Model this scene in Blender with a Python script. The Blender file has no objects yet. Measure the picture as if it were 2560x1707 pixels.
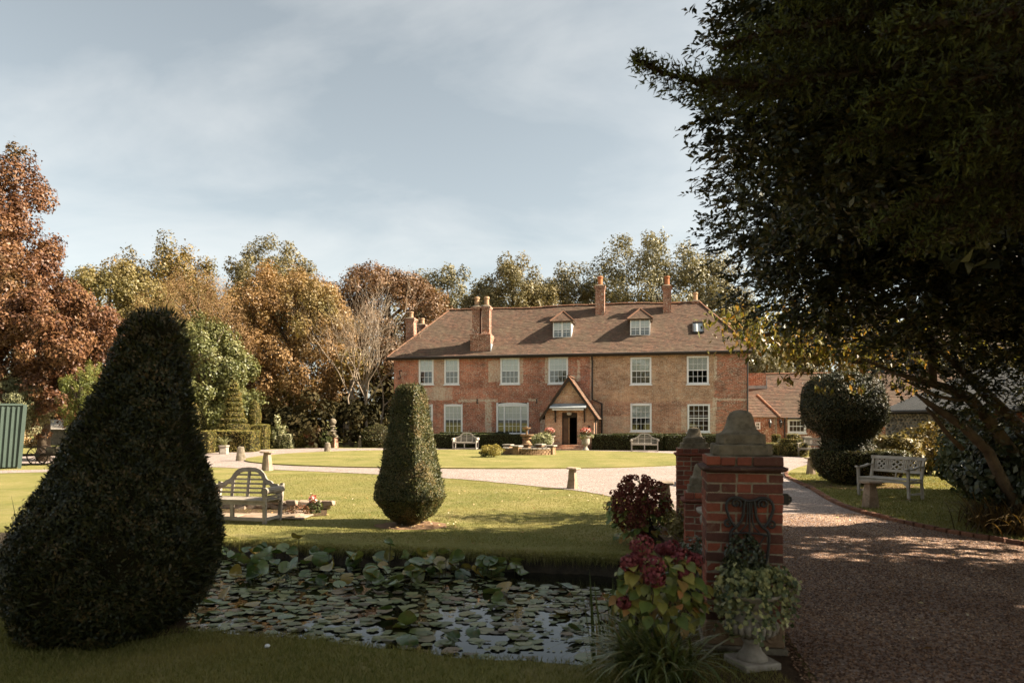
import bpy, bmesh, math, random
import numpy as np
from mathutils import Vector, Matrix, Euler

# ------------------------------------------------------------------ scene, camera, sky, sun
SC = bpy.context.scene
COL = SC.collection
F_PX, CAM_H, HORIZON, CX = 1707.0, 1.75, 1050.0, 1280.0

cam_data = bpy.data.cameras.new('camera')
cam_data.sensor_width = 36.0
cam_data.lens = 36.0 * F_PX / 2560.0
cam_data.shift_y = (HORIZON - 853.5) / 2560.0
cam_data.clip_start = 0.05
cam_data.clip_end = 3000.0
cam_data.dof.use_dof = True
cam_data.dof.focus_distance = 36.0
cam_data.dof.aperture_fstop = 2.6
cam = bpy.data.objects.new('camera', cam_data)
COL.objects.link(cam)
cam.location = (0.0, 0.0, CAM_H)
cam.rotation_euler = (math.radians(90), 0, 0)
SC.camera = cam

SUN_EL = 36.0
SUN_AZ = -4.0      # degrees counter-clockwise from +X, seen from above
sun_dir = Vector((math.cos(math.radians(SUN_EL)) * math.cos(math.radians(SUN_AZ)),
                  math.cos(math.radians(SUN_EL)) * math.sin(math.radians(SUN_AZ)),
                  math.sin(math.radians(SUN_EL))))
sun_data = bpy.data.lights.new('sun', 'SUN')
sun_data.energy = 5.0
sun_data.angle = math.radians(0.6)
sun_data.color = (1.0, 0.875, 0.70)
sun = bpy.data.objects.new('sun', sun_data)
COL.objects.link(sun)
sun.rotation_euler = sun_dir.to_track_quat('Z', 'Y').to_euler()
sun.location = (60, 0, 60)

world = bpy.data.worlds.new('World')
SC.world = world
world.use_nodes = True
wn, wl = world.node_tree.nodes, world.node_tree.links
wn.clear()
w_out = wn.new('ShaderNodeOutputWorld')
w_bg = wn.new('ShaderNodeBackground')
w_bg.inputs['Strength'].default_value = 0.05
w_sky = wn.new('ShaderNodeTexSky')
w_sky.sky_type = 'NISHITA'
w_sky.sun_disc = False
w_sky.sun_elevation = math.radians(SUN_EL)
w_sky.sun_rotation = math.radians(90.0 - SUN_AZ)
w_sky.air_density = 1.0
w_sky.dust_density = 1.5
w_sky.ozone_density = 1.0
w_hsv = wn.new('ShaderNodeHueSaturation')
w_hsv.inputs['Saturation'].default_value = 0.40
w_hsv.inputs['Value'].default_value = 0.95
wl.new(w_sky.outputs[0], w_hsv.inputs['Color'])
# thin veils of cloud, laid out on a flat cloud layer above the place
w_tc = wn.new('ShaderNodeTexCoord')
w_sep = wn.new('ShaderNodeSeparateXYZ')
wl.new(w_tc.outputs['Generated'], w_sep.inputs[0])
w_zc = wn.new('ShaderNodeMath'); w_zc.operation = 'MAXIMUM'; w_zc.inputs[1].default_value = 0.0
wl.new(w_sep.outputs['Z'], w_zc.inputs[0])
w_za = wn.new('ShaderNodeMath'); w_za.operation = 'ADD'; w_za.inputs[1].default_value = 0.22
wl.new(w_zc.outputs[0], w_za.inputs[0])
w_dx = wn.new('ShaderNodeMath'); w_dx.operation = 'DIVIDE'
w_dy = wn.new('ShaderNodeMath'); w_dy.operation = 'DIVIDE'
wl.new(w_sep.outputs['X'], w_dx.inputs[0]); wl.new(w_za.outputs[0], w_dx.inputs[1])
wl.new(w_sep.outputs['Y'], w_dy.inputs[0]); wl.new(w_za.outputs[0], w_dy.inputs[1])
w_cb = wn.new('ShaderNodeCombineXYZ')
wl.new(w_dx.outputs[0], w_cb.inputs[0]); wl.new(w_dy.outputs[0], w_cb.inputs[1])
w_nz = wn.new('ShaderNodeTexNoise')
w_nz.inputs['Scale'].default_value = 1.25
w_nz.inputs['Detail'].default_value = 7.0
w_nz.inputs['Roughness'].default_value = 0.55
w_nz.inputs['Distortion'].default_value = 0.35
w_map = wn.new('ShaderNodeMapping')
w_map.inputs['Scale'].default_value = (1.0, 1.6, 1.0)
w_map.inputs['Rotation'].default_value = (0, 0, 0.5)
w_map.inputs['Location'].default_value = (2.6, 3.9, 0.0)
wl.new(w_cb.outputs[0], w_map.inputs[0]); wl.new(w_map.outputs[0], w_nz.inputs['Vector'])
w_rmp = wn.new('ShaderNodeValToRGB')
w_rmp.color_ramp.elements[0].position = 0.40
w_rmp.color_ramp.elements[0].color = (0, 0, 0, 1)
w_rmp.color_ramp.elements[1].position = 0.85
w_rmp.color_ramp.elements[1].color = (0.55, 0.55, 0.55, 1)
wl.new(w_nz.outputs['Fac'], w_rmp.inputs[0])
w_mix = wn.new('ShaderNodeMix'); w_mix.data_type = 'RGBA'
wl.new(w_rmp.outputs[0], w_mix.inputs['Factor'])
w_tint = wn.new('ShaderNodeMix'); w_tint.data_type = 'RGBA'; w_tint.blend_type = 'MULTIPLY'
w_tint.inputs['Factor'].default_value = 1.0
w_tint.inputs['B'].default_value = (0.97, 1.01, 0.95, 1)
wl.new(w_hsv.outputs[0], w_tint.inputs['A'])
wl.new(w_tint.outputs['Result'], w_mix.inputs['A'])
w_mix.inputs['B'].default_value = (6.0, 5.95, 5.75, 1)
wl.new(w_mix.outputs['Result'], w_bg.inputs['Color'])
wl.new(w_bg.outputs[0], w_out.inputs['Surface'])

SC.view_settings.view_transform = 'Standard'
SC.view_settings.look = 'None'
SC.view_settings.gamma = 1.0
SC.view_settings.use_curve_mapping = False
SC.view_settings.exposure = 2.0
SC.render.engine = 'CYCLES'
SC.cycles.max_bounces = 6
SC.cycles.transparent_max_bounces = 12
SC.cycles.use_denoising = True
SC.cycles.sample_clamp_indirect = 6.0

# ------------------------------------------------------------------ helpers
def G(px, py, z=0.0):
    """the point of the photograph (px, py) on the level z"""
    d = F_PX * (CAM_H - z) / (py - HORIZON)
    return ((px - CX) / F_PX * d, d)

def P(px, py, d):
    return ((px - CX) / F_PX * d, d, CAM_H - (py - HORIZON) / F_PX * d)

HROT = math.radians(-12.0)
HC, HS = math.cos(math.radians(12)), math.sin(math.radians(12))
HX, HY = -7.95, 46.0
def fu(px, v=0.0):
    """distance along the house front for an image column, on the plane v behind the front"""
    k = (px - CX) / F_PX
    return (k * (HY + HC * v) - HX - HS * v) / (HC + HS * k)
def fd(u, v=0.0):
    return HY - HS * u + HC * v
def fz(py, u, v=0.0):
    return CAM_H - (py - HORIZON) / F_PX * fd(u, v)
def hw(u, v, z=0.0):
    return (HX + HC * u + HS * v, HY - HS * u + HC * v, z)

def mesh_np(name, V, F, tint=None, smooth=False):
    V = np.asarray(V, dtype=np.float32); F = np.asarray(F, dtype=np.int32)
    me = bpy.data.meshes.new(name)
    n, k = F.shape
    me.vertices.add(len(V)); me.vertices.foreach_set('co', V.ravel())
    me.loops.add(n * k); me.loops.foreach_set('vertex_index', F.ravel())
    me.polygons.add(n)
    me.polygons.foreach_set('loop_start', np.arange(0, n * k, k, dtype=np.int32))
    me.polygons.foreach_set('loop_total', np.full(n, k, dtype=np.int32))
    if smooth:
        me.polygons.foreach_set('use_smooth', np.ones(n, dtype=bool))
    if tint is not None:
        a = me.attributes.new('tint', 'FLOAT', 'FACE')
        a.data.foreach_set('value', np.asarray(tint, dtype=np.float32))
    me.update(calc_edges=True)
    return me

def link(name, me, mat=None, parent=None, loc=None):
    o = bpy.data.objects.new(name, me)
    COL.objects.link(o)
    if mat is not None and me is not None and len(me.materials) == 0:
        me.materials.append(mat)
    if parent is not None:
        o.parent = parent
    if loc is not None:
        o.location = loc
    return o

def tag(o, label=None, cat=None, group=None, kind=None):
    if label: o['label'] = label
    if cat: o['category'] = cat
    if group: o['group'] = group
    if kind: o['kind'] = kind
    return o

def thing(name, label, cat, loc=(0, 0, 0), rotz=0.0, group=None):
    o = bpy.data.objects.new(name, None)
    COL.objects.link(o)
    o.empty_display_size = 0.2
    o.location = loc; o.rotation_euler = (0, 0, rotz)
    return tag(o, label, cat, group)

class MB:
    """collects simple solids into one mesh"""
    def __init__(s): s.v = []; s.f = []
    def add(s, vs, fs):
        b = len(s.v); s.v.extend([tuple(x) for x in vs]); s.f.extend([tuple(b + i for i in f) for f in fs]); return s
    def box(s, x0, x1, y0, y1, z0, z1):
        return s.add([(x0,y0,z0),(x1,y0,z0),(x1,y1,z0),(x0,y1,z0),(x0,y0,z1),(x1,y0,z1),(x1,y1,z1),(x0,y1,z1)],
                     [(0,3,2,1),(4,5,6,7),(0,1,5,4),(1,2,6,5),(2,3,7,6),(3,0,4,7)])
    def obox(s, p, q, w, h, up=(0,0,1)):
        """a bar from p to q, w wide, h high"""
        p = Vector(p); q = Vector(q); d = (q - p).normalized(); up = Vector(up)
        sd = d.cross(up)
        if sd.length < 1e-4: sd = d.cross(Vector((1,0,0)))
        sd.normalize(); u = sd.cross(d).normalized()
        a, b = sd * w / 2, u * h / 2
        vs = [p-a-b, p+a-b, p+a+b, p-a+b, q-a-b, q+a-b, q+a+b, q-a+b]
        return s.add(vs, [(0,3,2,1),(4,5,6,7),(0,1,5,4),(1,2,6,5),(2,3,7,6),(3,0,4,7)])
    def tube(s, path, radii, n=8, cap=True):
        path = [Vector(p) for p in path]
        if not hasattr(radii, '__len__'): radii = [radii] * len(path)
        rings = []
        prev = None
        for i, p in enumerate(path):
            d = (path[min(i+1, len(path)-1)] - path[max(i-1, 0)]).normalized()
            ref = prev if prev is not None else (Vector((1,0,0)) if abs(d.x) < 0.8 else Vector((0,1,0)))
            a = ref - d * ref.dot(d); a.normalize(); b = d.cross(a); prev = a
            rings.append([p + (a * math.cos(t) + b * math.sin(t)) * radii[i] for t in [2*math.pi*k/n for k in range(n)]])
        base = len(s.v)
        for r in rings: s.v.extend([tuple(x) for x in r])
        for i in range(len(rings)-1):
            for k in range(n):
                a = base + i*n + k; b = base + i*n + (k+1) % n
                s.f.append((a, b, b+n, a+n))
        if cap:
            s.f.append(tuple(base + k for k in reversed(range(n))))
            s.f.append(tuple(base + (len(rings)-1)*n + k for k in range(n)))
        return s
    def lathe(s, prof, n=24, c=(0,0,0), e=2.0):
        """prof: (radius, z); e>2 squares the plan"""
        base = len(s.v)
        for r, z in prof:
            for k in range(n):
                t = 2*math.pi*(k+0.5)/n
                ct, st = math.cos(t), math.sin(t)
                m = (abs(ct)**e + abs(st)**e) ** (-1.0/e)
                s.v.append((c[0]+r*m*ct, c[1]+r*m*st, c[2]+z))
        for i in range(len(prof)-1):
            for k in range(n):
                a = base+i*n+k; b = base+i*n+(k+1) % n
                s.f.append((a, b, b+n, a+n))
        s.f.append(tuple(base+k for k in reversed(range(n))))
        s.f.append(tuple(base+(len(prof)-1)*n+k for k in range(n)))
        return s
    def quad(s, a, b, c, d): return s.add([a, b, c, d], [(0,1,2,3)])
    def tri(s, a, b, c): return s.add([a, b, c], [(0,1,2)])
    def prism(s, pts, y0, y1):
        """outline in x,z extruded along y"""
        n = len(pts)
        vs = [(x, y0, z) for x, z in pts] + [(x, y1, z) for x, z in pts]
        fs = [tuple(range(n)), tuple(reversed(range(n, 2*n)))]
        fs += [(i, i+n, (i+1) % n + n, (i+1) % n) for i in range(n)]
        return s.add(vs, fs)
    def jitter(s, a, seed=0):
        r = random.Random(seed)
        s.v = [(x+r.uniform(-a,a), y+r.uniform(-a,a), z+r.uniform(-a,a)) for x,y,z in s.v]; return s
    def xf(s, M):
        s.v = [tuple(M @ Vector(v)) for v in s.v]; return s
    def mesh(s, name, smooth=False, bevel=0.0, recalc=False):
        me = bpy.data.meshes.new(name)
        me.from_pydata(s.v, [], s.f)
        if bevel > 0 or recalc:
            bm = bmesh.new(); bm.from_mesh(me)
            if recalc: bmesh.ops.recalc_face_normals(bm, faces=bm.faces)
            if bevel > 0:
                bmesh.ops.bevel(bm, geom=list(bm.edges), offset=bevel, segments=1, affect='EDGES', clamp_overlap=True)
            bm.to_mesh(me); bm.free()
        if smooth:
            me.polygons.foreach_set('use_smooth', [True]*len(me.polygons))
        me.update()
        return me
    def build(s, name, mat, parent=None, smooth=False, bevel=0.0, loc=None, recalc=False):
        return link(name, s.mesh(name, smooth, bevel, recalc), mat, parent, loc)

def smooth_by_angle(o, deg=40):
    me = o.data
    me.polygons.foreach_set('use_smooth', [True]*len(me.polygons))
    me.set_sharp_from_angle(angle=math.radians(deg))

# ------------------------------------------------------------------ leaves
def unit(n, rng):
    v = rng.normal(size=(n, 3)); return v / np.linalg.norm(v, axis=1, keepdims=True)
def norm(v): return v / np.maximum(np.linalg.norm(v, axis=1, keepdims=True), 1e-9)

def leaf_cards(Pt, N, L, W, rng, droop=0.0, T=None, fold=0.18, curl=0.0, tri=False):
    n = len(Pt)
    if T is None:
        T = unit(n, rng); T[:, 2] -= droop; T = norm(T)
    T = norm(T - N * np.sum(T*N, axis=1, keepdims=True))
    S = np.cross(N, T)
    L = np.broadcast_to(np.asarray(L, dtype=float).reshape(-1,1), (n,1)); W = np.broadcast_to(np.asarray(W, dtype=float).reshape(-1,1), (n,1))
    b = Pt - T*L/2; t = Pt + T*L/2 - N*L*curl
    r = Pt + S*W/2 + N*W*fold - T*L*0.06; l = Pt - S*W/2 + N*W*fold - T*L*0.06
    if tri:
        V = np.stack([b + S*W*0.55, t, b - S*W*0.55], axis=1).reshape(-1, 3)
        return V, np.arange(3*n).reshape(n, 3)
    V = np.stack([b, r, t, l], axis=1).reshape(-1, 3)
    F = np.arange(4*n).reshape(n, 4)
    return V, F

def join_np(parts):
    Vs, Fs, Ts, b = [], [], [], 0
    for V, F, t in parts:
        Vs.append(V); Fs.append(F+b); Ts.append(t); b += len(V)
    return np.concatenate(Vs), np.concatenate(Fs), np.concatenate(Ts)

def tri_sample(V, F, n, rng):
    """n points spread evenly over a surface, with normals; F triangles or quads"""
    V = np.asarray(V, float); T = []
    for f in F:
        for i in range(1, len(f)-1): T.append((f[0], f[i], f[i+1]))
    T = np.array(T)
    a, b, c = V[T[:,0]], V[T[:,1]], V[T[:,2]]
    nn = np.cross(b-a, c-a); ar = np.linalg.norm(nn, axis=1)
    nn = nn / np.maximum(ar, 1e-12)[:, None]
    idx = rng.choice(len(T), size=n, p=ar/ar.sum())
    r1 = np.sqrt(rng.random(n))[:, None]; r2 = rng.random(n)[:, None]
    return a[idx]*(1-r1) + b[idx]*r1*(1-r2) + c[idx]*r1*r2, nn[idx]

def bump3(Pt, s, seed):
    """cheap smooth noise in [-1,1]"""
    r = np.random.default_rng(seed); o = np.zeros(len(Pt))
    for k in range(5):
        d = r.normal(size=3); d /= np.linalg.norm(d)
        o += np.sin(Pt @ d * s * (0.7 + 0.35*k) + r.random()*6.28)
    return o / 3.2
# ------------------------------------------------------------------ materials
def new_mat(name):
    m = bpy.data.materials.new(name); m.use_nodes = True
    nt = m.node_tree
    b = nt.nodes['Principled BSDF']
    return m, nt, b

def N_(nt, t, **kw):
    n = nt.nodes.new(t)
    for k, v in kw.items(): setattr(n, k, v)
    return n

def noise(nt, vec, scale, detail=4, rough=0.55, dist=0.0):
    n = N_(nt, 'ShaderNodeTexNoise')
    n.inputs['Scale'].default_value = scale; n.inputs['Detail'].default_value = detail
    n.inputs['Roughness'].default_value = rough; n.inputs['Distortion'].default_value = dist
    if vec is not None: nt.links.new(vec, n.inputs['Vector'])
    return n.outputs['Fac']

def ramp(nt, fac, stops):
    r = N_(nt, 'ShaderNodeValToRGB')
    e = r.color_ramp.elements
    while len(e) > 1: e.remove(e[-1])
    for i, (p, c) in enumerate(stops):
        el = e[0] if i == 0 else e.new(p)
        el.position = p; el.color = (c[0], c[1], c[2], 1) if hasattr(c, '__len__') else (c, c, c, 1)
    nt.links.new(fac, r.inputs[0])
    return r.outputs[0]

def mixc(nt, fac, a, b, mode='MIX'):
    m = N_(nt, 'ShaderNodeMix', data_type='RGBA', blend_type=mode)
    for sock, v in ((m.inputs['Factor'], fac), (m.inputs['A'], a), (m.inputs['B'], b)):
        if isinstance(v, (int, float)): sock.default_value = v
        elif isinstance(v, tuple): sock.default_value = (v[0], v[1], v[2], 1)
        else: nt.links.new(v, sock)
    return m.outputs['Result']

def math_(nt, op, a, b=None, clamp=False):
    m = N_(nt, 'ShaderNodeMath', operation=op); m.use_clamp = clamp
    for i, v in enumerate((a, b)):
        if v is None: continue
        if isinstance(v, (int, float)): m.inputs[i].default_value = v
        else: nt.links.new(v, m.inputs[i])
    return m.outputs[0]

def bump(nt, b, h, strength=0.4, dist=0.02):
    n = N_(nt, 'ShaderNodeBump'); n.inputs['Strength'].default_value = strength; n.inputs['Distance'].default_value = dist
    nt.links.new(h, n.inputs['Height']); nt.links.new(n.outputs[0], b.inputs['Normal'])

def objvec(nt): return N_(nt, 'ShaderNodeTexCoord').outputs['Object']
def posvec(nt): return N_(nt, 'ShaderNodeNewGeometry').outputs['Position']

def leaf_mat(name, cols, rough=0.55, spec=0.25, trans=0.22, patch=None):
    """leaf colours spread by the leaf's own tint; part of the light passes through"""
    m, nt, b = new_mat(name)
    at = N_(nt, 'ShaderNodeAttribute', attribute_name='tint')
    n = len(cols)
    c = ramp(nt, at.outputs['Fac'], [(i/(n-1), cols[i]) for i in range(n)])
    if patch is not None:
        sc, col, lo, hi = patch
        f = ramp(nt, noise(nt, posvec(nt), sc, 3), [(lo, 0.0), (hi, 1.0)])
        c = mixc(nt, f, c, col)
    nt.links.new(c, b.inputs['Base Color'])
    b.inputs['Roughness'].default_value = rough
    b.inputs['Specular IOR Level'].default_value = spec
    tr = N_(nt, 'ShaderNodeBsdfTranslucent')
    cc = mixc(nt, 1.0, c, (1.25, 1.15, 0.6), 'MULTIPLY')
    nt.links.new(cc, tr.inputs['Color'])
    mx = N_(nt, 'ShaderNodeMixShader'); mx.inputs[0].default_value = trans
    out = nt.nodes['Material Output']
    nt.links.new(b.outputs[0], mx.inputs[1]); nt.links.new(tr.outputs[0], mx.inputs[2])
    nt.links.new(mx.outputs[0], out.inputs['Surface'])
    return m

def rough_mat(name, cols, scale=6.0, rough=0.8, spec=0.3, bs=0.3, bd=0.01, fine=40.0, metal=0.0, stain=None, rnd=0.0):
    """mottled surface: broad patches plus fine grain; rnd shifts the tone from one object to the next"""
    m, nt, b = new_mat(name)
    v = objvec(nt)
    f = noise(nt, v, scale, 5, 0.6)
    n = len(cols)
    c = ramp(nt, f, [(0.3 + 0.4*i/max(n-1,1), cols[i]) for i in range(n)])
    g = noise(nt, v, fine, 3, 0.6)
    c = mixc(nt, 0.35, c, ramp(nt, g, [(0.25, 0.35), (0.75, 1.0)]), 'MULTIPLY')
    if stain is not None:
        sc, col, lo, hi = stain
        c = mixc(nt, ramp(nt, noise(nt, v, sc, 5, 0.65), [(lo, 0.0), (hi, 1.0)]), c, col)
    if rnd > 0:
        oi = N_(nt, 'ShaderNodeObjectInfo')
        c = mixc(nt, 1.0, c, ramp(nt, oi.outputs['Random'], [(0.0, 1-rnd), (1.0, 1+rnd*0.5)]), 'MULTIPLY')
    nt.links.new(c, b.inputs['Base Color'])
    b.inputs['Roughness'].default_value = rough; b.inputs['Specular IOR Level'].default_value = spec
    b.inputs['Metallic'].default_value = metal
    if bs > 0: bump(nt, b, math_(nt, 'ADD', f, math_(nt, 'MULTIPLY', g, 0.5)), bs, bd)
    return m

def brick_wall_mat(name, zones, base, mortar=(0.50, 0.43, 0.34), lime=0.5, boxes=(), cream=(0.60, 0.52, 0.40)):
    """far brickwork, too fine to build: x+y runs along the wall, z up.  zones: (x0,x1,z0,z1,colours)"""
    m, nt, b = new_mat(name)
    v = objvec(nt)
    sp = N_(nt, 'ShaderNodeSeparateXYZ'); nt.links.new(v, sp.inputs[0])
    nz = noise(nt, v, 2.6, 4, 0.6)
    nz2 = noise(nt, v, 7.0, 3, 0.6)
    xx = math_(nt, 'ADD', sp.outputs['X'], sp.outputs['Y'])
    cb = N_(nt, 'ShaderNodeCombineXYZ')
    nt.links.new(xx, cb.inputs[0]); nt.links.new(sp.outputs['Z'], cb.inputs[1])
    def bricks(c1, c2, dark):
        t = N_(nt, 'ShaderNodeTexBrick')
        t.inputs['Scale'].default_value = 1.0
        t.inputs['Brick Width'].default_value = 0.235; t.inputs['Row Height'].default_value = 0.078
        t.inputs['Mortar Size'].default_value = 0.008; t.inputs['Mortar Smooth'].default_value = 0.2
        t.inputs['Bias'].default_value = 0.0
        t.inputs['Color1'].default_value = (*c1, 1); t.inputs['Color2'].default_value = (*c2, 1)
        t.inputs['Mortar'].default_value = (*mortar, 1)
        nt.links.new(cb.outputs[0], t.inputs['Vector'])
        t2 = N_(nt, 'ShaderNodeTexBrick')          # a second, offset pick for burnt bricks
        t2.inputs['Scale'].default_value = 1.0
        t2.inputs['Brick Width'].default_value = 0.235; t2.inputs['Row Height'].default_value = 0.078
        t2.inputs['Mortar Size'].default_value = 0.0; t2.inputs['Bias'].default_value = -0.35
        t2.inputs['Color1'].default_value = (0, 0, 0, 1); t2.inputs['Color2'].default_value = (1, 1, 1, 1)
        t2.offset_frequency = 2; t2.squash = 1.0
        nt.links.new(cb.outputs[0], t2.inputs['Vector'])
        k = ramp(nt, t2.outputs['Color'], [(0.45, 0.0), (0.75, 1.0)])
        k = math_(nt, 'MULTIPLY', k, math_(nt, 'SUBTRACT', 1.0, t.outputs['Fac']))
        return mixc(nt, math_(nt, 'MULTIPLY', k, 0.75), t.outputs['Color'], dark), t.outputs['Fac']
    def inbox(x0, x1, z0, z1, wob):
        w = math_(nt, 'MULTIPLY', math_(nt, 'SUBTRACT', nz2, 0.5), wob)
        xs = math_(nt, 'ADD', sp.outputs['X'], w); zs = math_(nt, 'ADD', sp.outputs['Z'], w)
        a = math_(nt, 'MULTIPLY', math_(nt, 'GREATER_THAN', xs, x0), math_(nt, 'LESS_THAN', xs, x1))
        c = math_(nt, 'MULTIPLY', math_(nt, 'GREATER_THAN', zs, z0), math_(nt, 'LESS_THAN', zs, z1))
        return math_(nt, 'MULTIPLY', a, c)
    c, fac = bricks(*base)
    for x0, x1, z0, z1, cols in zones:
        c2, _ = bricks(*cols)
        c = mixc(nt, inbox(x0, x1, z0, z1, 0.25), c, c2)
    # large weather tone and limey joints
    c = mixc(nt, 0.5, c, ramp(nt, noise(nt, v, 0.55, 4, 0.6), [(0.3, 0.55), (0.7, 1.2)]), 'MULTIPLY')
    c = mixc(nt, ramp(nt, noise(nt, v, 1.7, 5, 0.7), [(0.54, 0.0), (0.70, 0.35)]), c, (0.42, 0.20, 0.115))
    c = mixc(nt, 0.75, c, ramp(nt, noise(nt, v, 1.05, 6, 0.7, 0.4), [(0.36, 0.5), (0.6, 1.1)]), 'MULTIPLY')
    c = mixc(nt, 0.55, c, ramp(nt, noise(nt, v, 16, 2, 0.6), [(0.3, 0.45), (0.7, 1.4)]), 'MULTIPLY')
    lm = ramp(nt, nz, [(0.50, 0.0), (0.68, lime)])
    lm = math_(nt, 'MULTIPLY', lm, ramp(nt, nz2, [(0.42, 0.15), (0.62, 1.0)]))
    c = mixc(nt, lm, c, cream)
    sk = math_(nt, 'MULTIPLY', ramp(nt, noise(nt, v, 13.0, 2, 0.5), [(0.565, 0.0), (0.64, 0.85)]), ramp(nt, noise(nt, v, 0.75, 4, 0.65), [(0.40, 0.25), (0.62, 1.0)]))
    c = mixc(nt, sk, c, (0.62, 0.52, 0.42))
    for bx in boxes:
        k = math_(nt, 'MULTIPLY', inbox(*bx[:4], 0.22), ramp(nt, noise(nt, v, 9.0, 3), [(0.36, 0.15), (0.6, bx[4] if len(bx) > 4 else 0.9)]))
        c = mixc(nt, k, c, cream)
    nt.links.new(c, b.inputs['Base Color'])
    b.inputs['Roughness'].default_value = 0.9; b.inputs['Specular IOR Level'].default_value = 0.15
    bump(nt, b, math_(nt, 'SUBTRACT', math_(nt, 'MULTIPLY', nz2, 0.3), fac), 0.5, 0.012)
    return m

M = {}
# ground surfaces
def ground_mats():
    m, nt, b = new_mat('lawn_grass'); v = posvec(nt)
    f1 = noise(nt, v, 0.55, 5, 0.6); f2 = noise(nt, v, 9.0, 4, 0.65); f3 = noise(nt, v, 90.0, 3, 0.6)
    c = ramp(nt, f1, [(0.32, (0.14, 0.142, 0.040)), (0.5, (0.20, 0.182, 0.058)), (0.68, (0.265, 0.22, 0.085))])
    c = mixc(nt, ramp(nt, f2, [(0.45, 0.0), (0.75, 0.55)]), c, (0.125, 0.122, 0.030))
    c = mixc(nt, ramp(nt, noise(nt, v, 1.7, 5, 0.7, 0.6), [(0.52, 0.0), (0.72, 0.6)]), c, (0.30, 0.235, 0.115))
    c = mixc(nt, 0.6, c, ramp(nt, f3, [(0.25, 0.45), (0.75, 1.25)]), 'MULTIPLY')
    nt.links.new(c, b.inputs['Base Color']); b.inputs['Roughness'].default_value = 0.9; b.inputs['Specular IOR Level'].default_value = 0.1
    bump(nt, b, math_(nt, 'ADD', f2, math_(nt, 'MULTIPLY', f3, 1.0)), 0.7, 0.03); M['lawn'] = m
    m, nt, b = new_mat('pond_mud'); v = posvec(nt)
    c = ramp(nt, noise(nt, v, 6, 6, 0.7), [(0.3, (0.012, 0.009, 0.005)), (0.6, (0.05, 0.035, 0.018)), (0.8, (0.09, 0.07, 0.035))])
    nt.links.new(c, b.inputs['Base Color']); b.inputs['Roughness'].default_value = 0.95
    bump(nt, b, noise(nt, v, 18, 6, 0.7), 1.0, 0.06); M['mud'] = m
    m, nt, b = new_mat('gravel_surface'); v = posvec(nt)
    vo = N_(nt, 'ShaderNodeTexVoronoi'); vo.inputs['Scale'].default_value = 42.0; nt.links.new(v, vo.inputs['Vector'])
    hs = N_(nt, 'ShaderNodeSeparateColor'); nt.links.new(vo.outputs['Color'], hs.inputs[0])
    c = ramp(nt, hs.outputs[0], [(0.0, (0.15, 0.105, 0.085)), (0.35, (0.34, 0.265, 0.225)), (0.7, (0.46, 0.375, 0.33)), (1.0, (0.62, 0.53, 0.48))])
    c = mixc(nt, 0.75, c, ramp(nt, vo.outputs['Distance'], [(0.0, 1.1), (0.75, 0.35)]), 'MULTIPLY')
    c = mixc(nt, ramp(nt, noise(nt, v, 0.9, 5, 0.6), [(0.45, 0.0), (0.7, 0.4)]), c, (0.19, 0.14, 0.11))
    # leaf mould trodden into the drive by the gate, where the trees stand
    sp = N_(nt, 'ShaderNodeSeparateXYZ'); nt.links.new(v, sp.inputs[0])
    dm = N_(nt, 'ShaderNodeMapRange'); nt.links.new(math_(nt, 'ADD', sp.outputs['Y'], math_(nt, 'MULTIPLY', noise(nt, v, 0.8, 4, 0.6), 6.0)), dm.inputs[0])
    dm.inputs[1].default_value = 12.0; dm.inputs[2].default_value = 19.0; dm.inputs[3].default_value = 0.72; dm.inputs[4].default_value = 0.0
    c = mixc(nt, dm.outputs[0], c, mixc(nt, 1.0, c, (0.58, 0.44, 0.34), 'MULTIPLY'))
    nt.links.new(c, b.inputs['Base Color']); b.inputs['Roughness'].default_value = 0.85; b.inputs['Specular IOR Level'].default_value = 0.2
    bump(nt, b, math_(nt, 'SUBTRACT', 1.0, vo.outputs['Distance']), 0.7, 0.02); M['gravel'] = m
    m, nt, b = new_mat('pond_water'); v = posvec(nt)
    b.inputs['Base Color'].default_value = (0.010, 0.010, 0.006, 1); b.inputs['Roughness'].default_value = 0.03
    b.inputs['Specular IOR Level'].default_value = 0.5; b.inputs['IOR'].default_value = 1.33
    bump(nt, b, noise(nt, v, 5.0, 2, 0.5), 0.05, 0.02); M['water'] = m
ground_mats()
M['grass'] = leaf_mat('grass_blade', [(0.086, 0.104, 0.022), (0.158, 0.154, 0.040), (0.230, 0.206, 0.068), (0.298, 0.260, 0.105)], 0.6, 0.2, 0.3, (0.7, (0.25, 0.205, 0.068), 0.5, 0.75))
M['pebble'] = leaf_mat('pebble', [(0.071, 0.034, 0.018), (0.171, 0.089, 0.049), (0.271, 0.157, 0.092), (0.475, 0.331, 0.222)], 0.75, 0.2, 0.0)
# foliage
M['yew_dark'] = leaf_mat('yew_dark', [(0.011, 0.014, 0.005), (0.025, 0.031, 0.009), (0.050, 0.049, 0.015), (0.108, 0.072, 0.030)], 0.5, 0.3, 0.10)
M['yew_mid'] = leaf_mat('yew_clipped', [(0.030, 0.036, 0.010), (0.062, 0.066, 0.018), (0.10, 0.095, 0.028), (0.17, 0.115, 0.045)], 0.5, 0.3, 0.14)
M['box'] = leaf_mat('box_hedge', [(0.077, 0.077, 0.013), (0.146, 0.135, 0.026), (0.224, 0.186, 0.045), (0.328, 0.229, 0.073)], 0.5, 0.3, 0.16, (1.2, (0.15, 0.075, 0.03), 0.58, 0.8))
M['hedge'] = leaf_mat('clipped_hedge', [(0.028, 0.036, 0.009), (0.050, 0.060, 0.015), (0.082, 0.085, 0.024)], 0.5, 0.3, 0.14)
M['inner'] = rough_mat('inner_growth', [(0.010, 0.009, 0.004), (0.022, 0.018, 0.008)], 8, 0.95, 0.05, 0.5)
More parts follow.
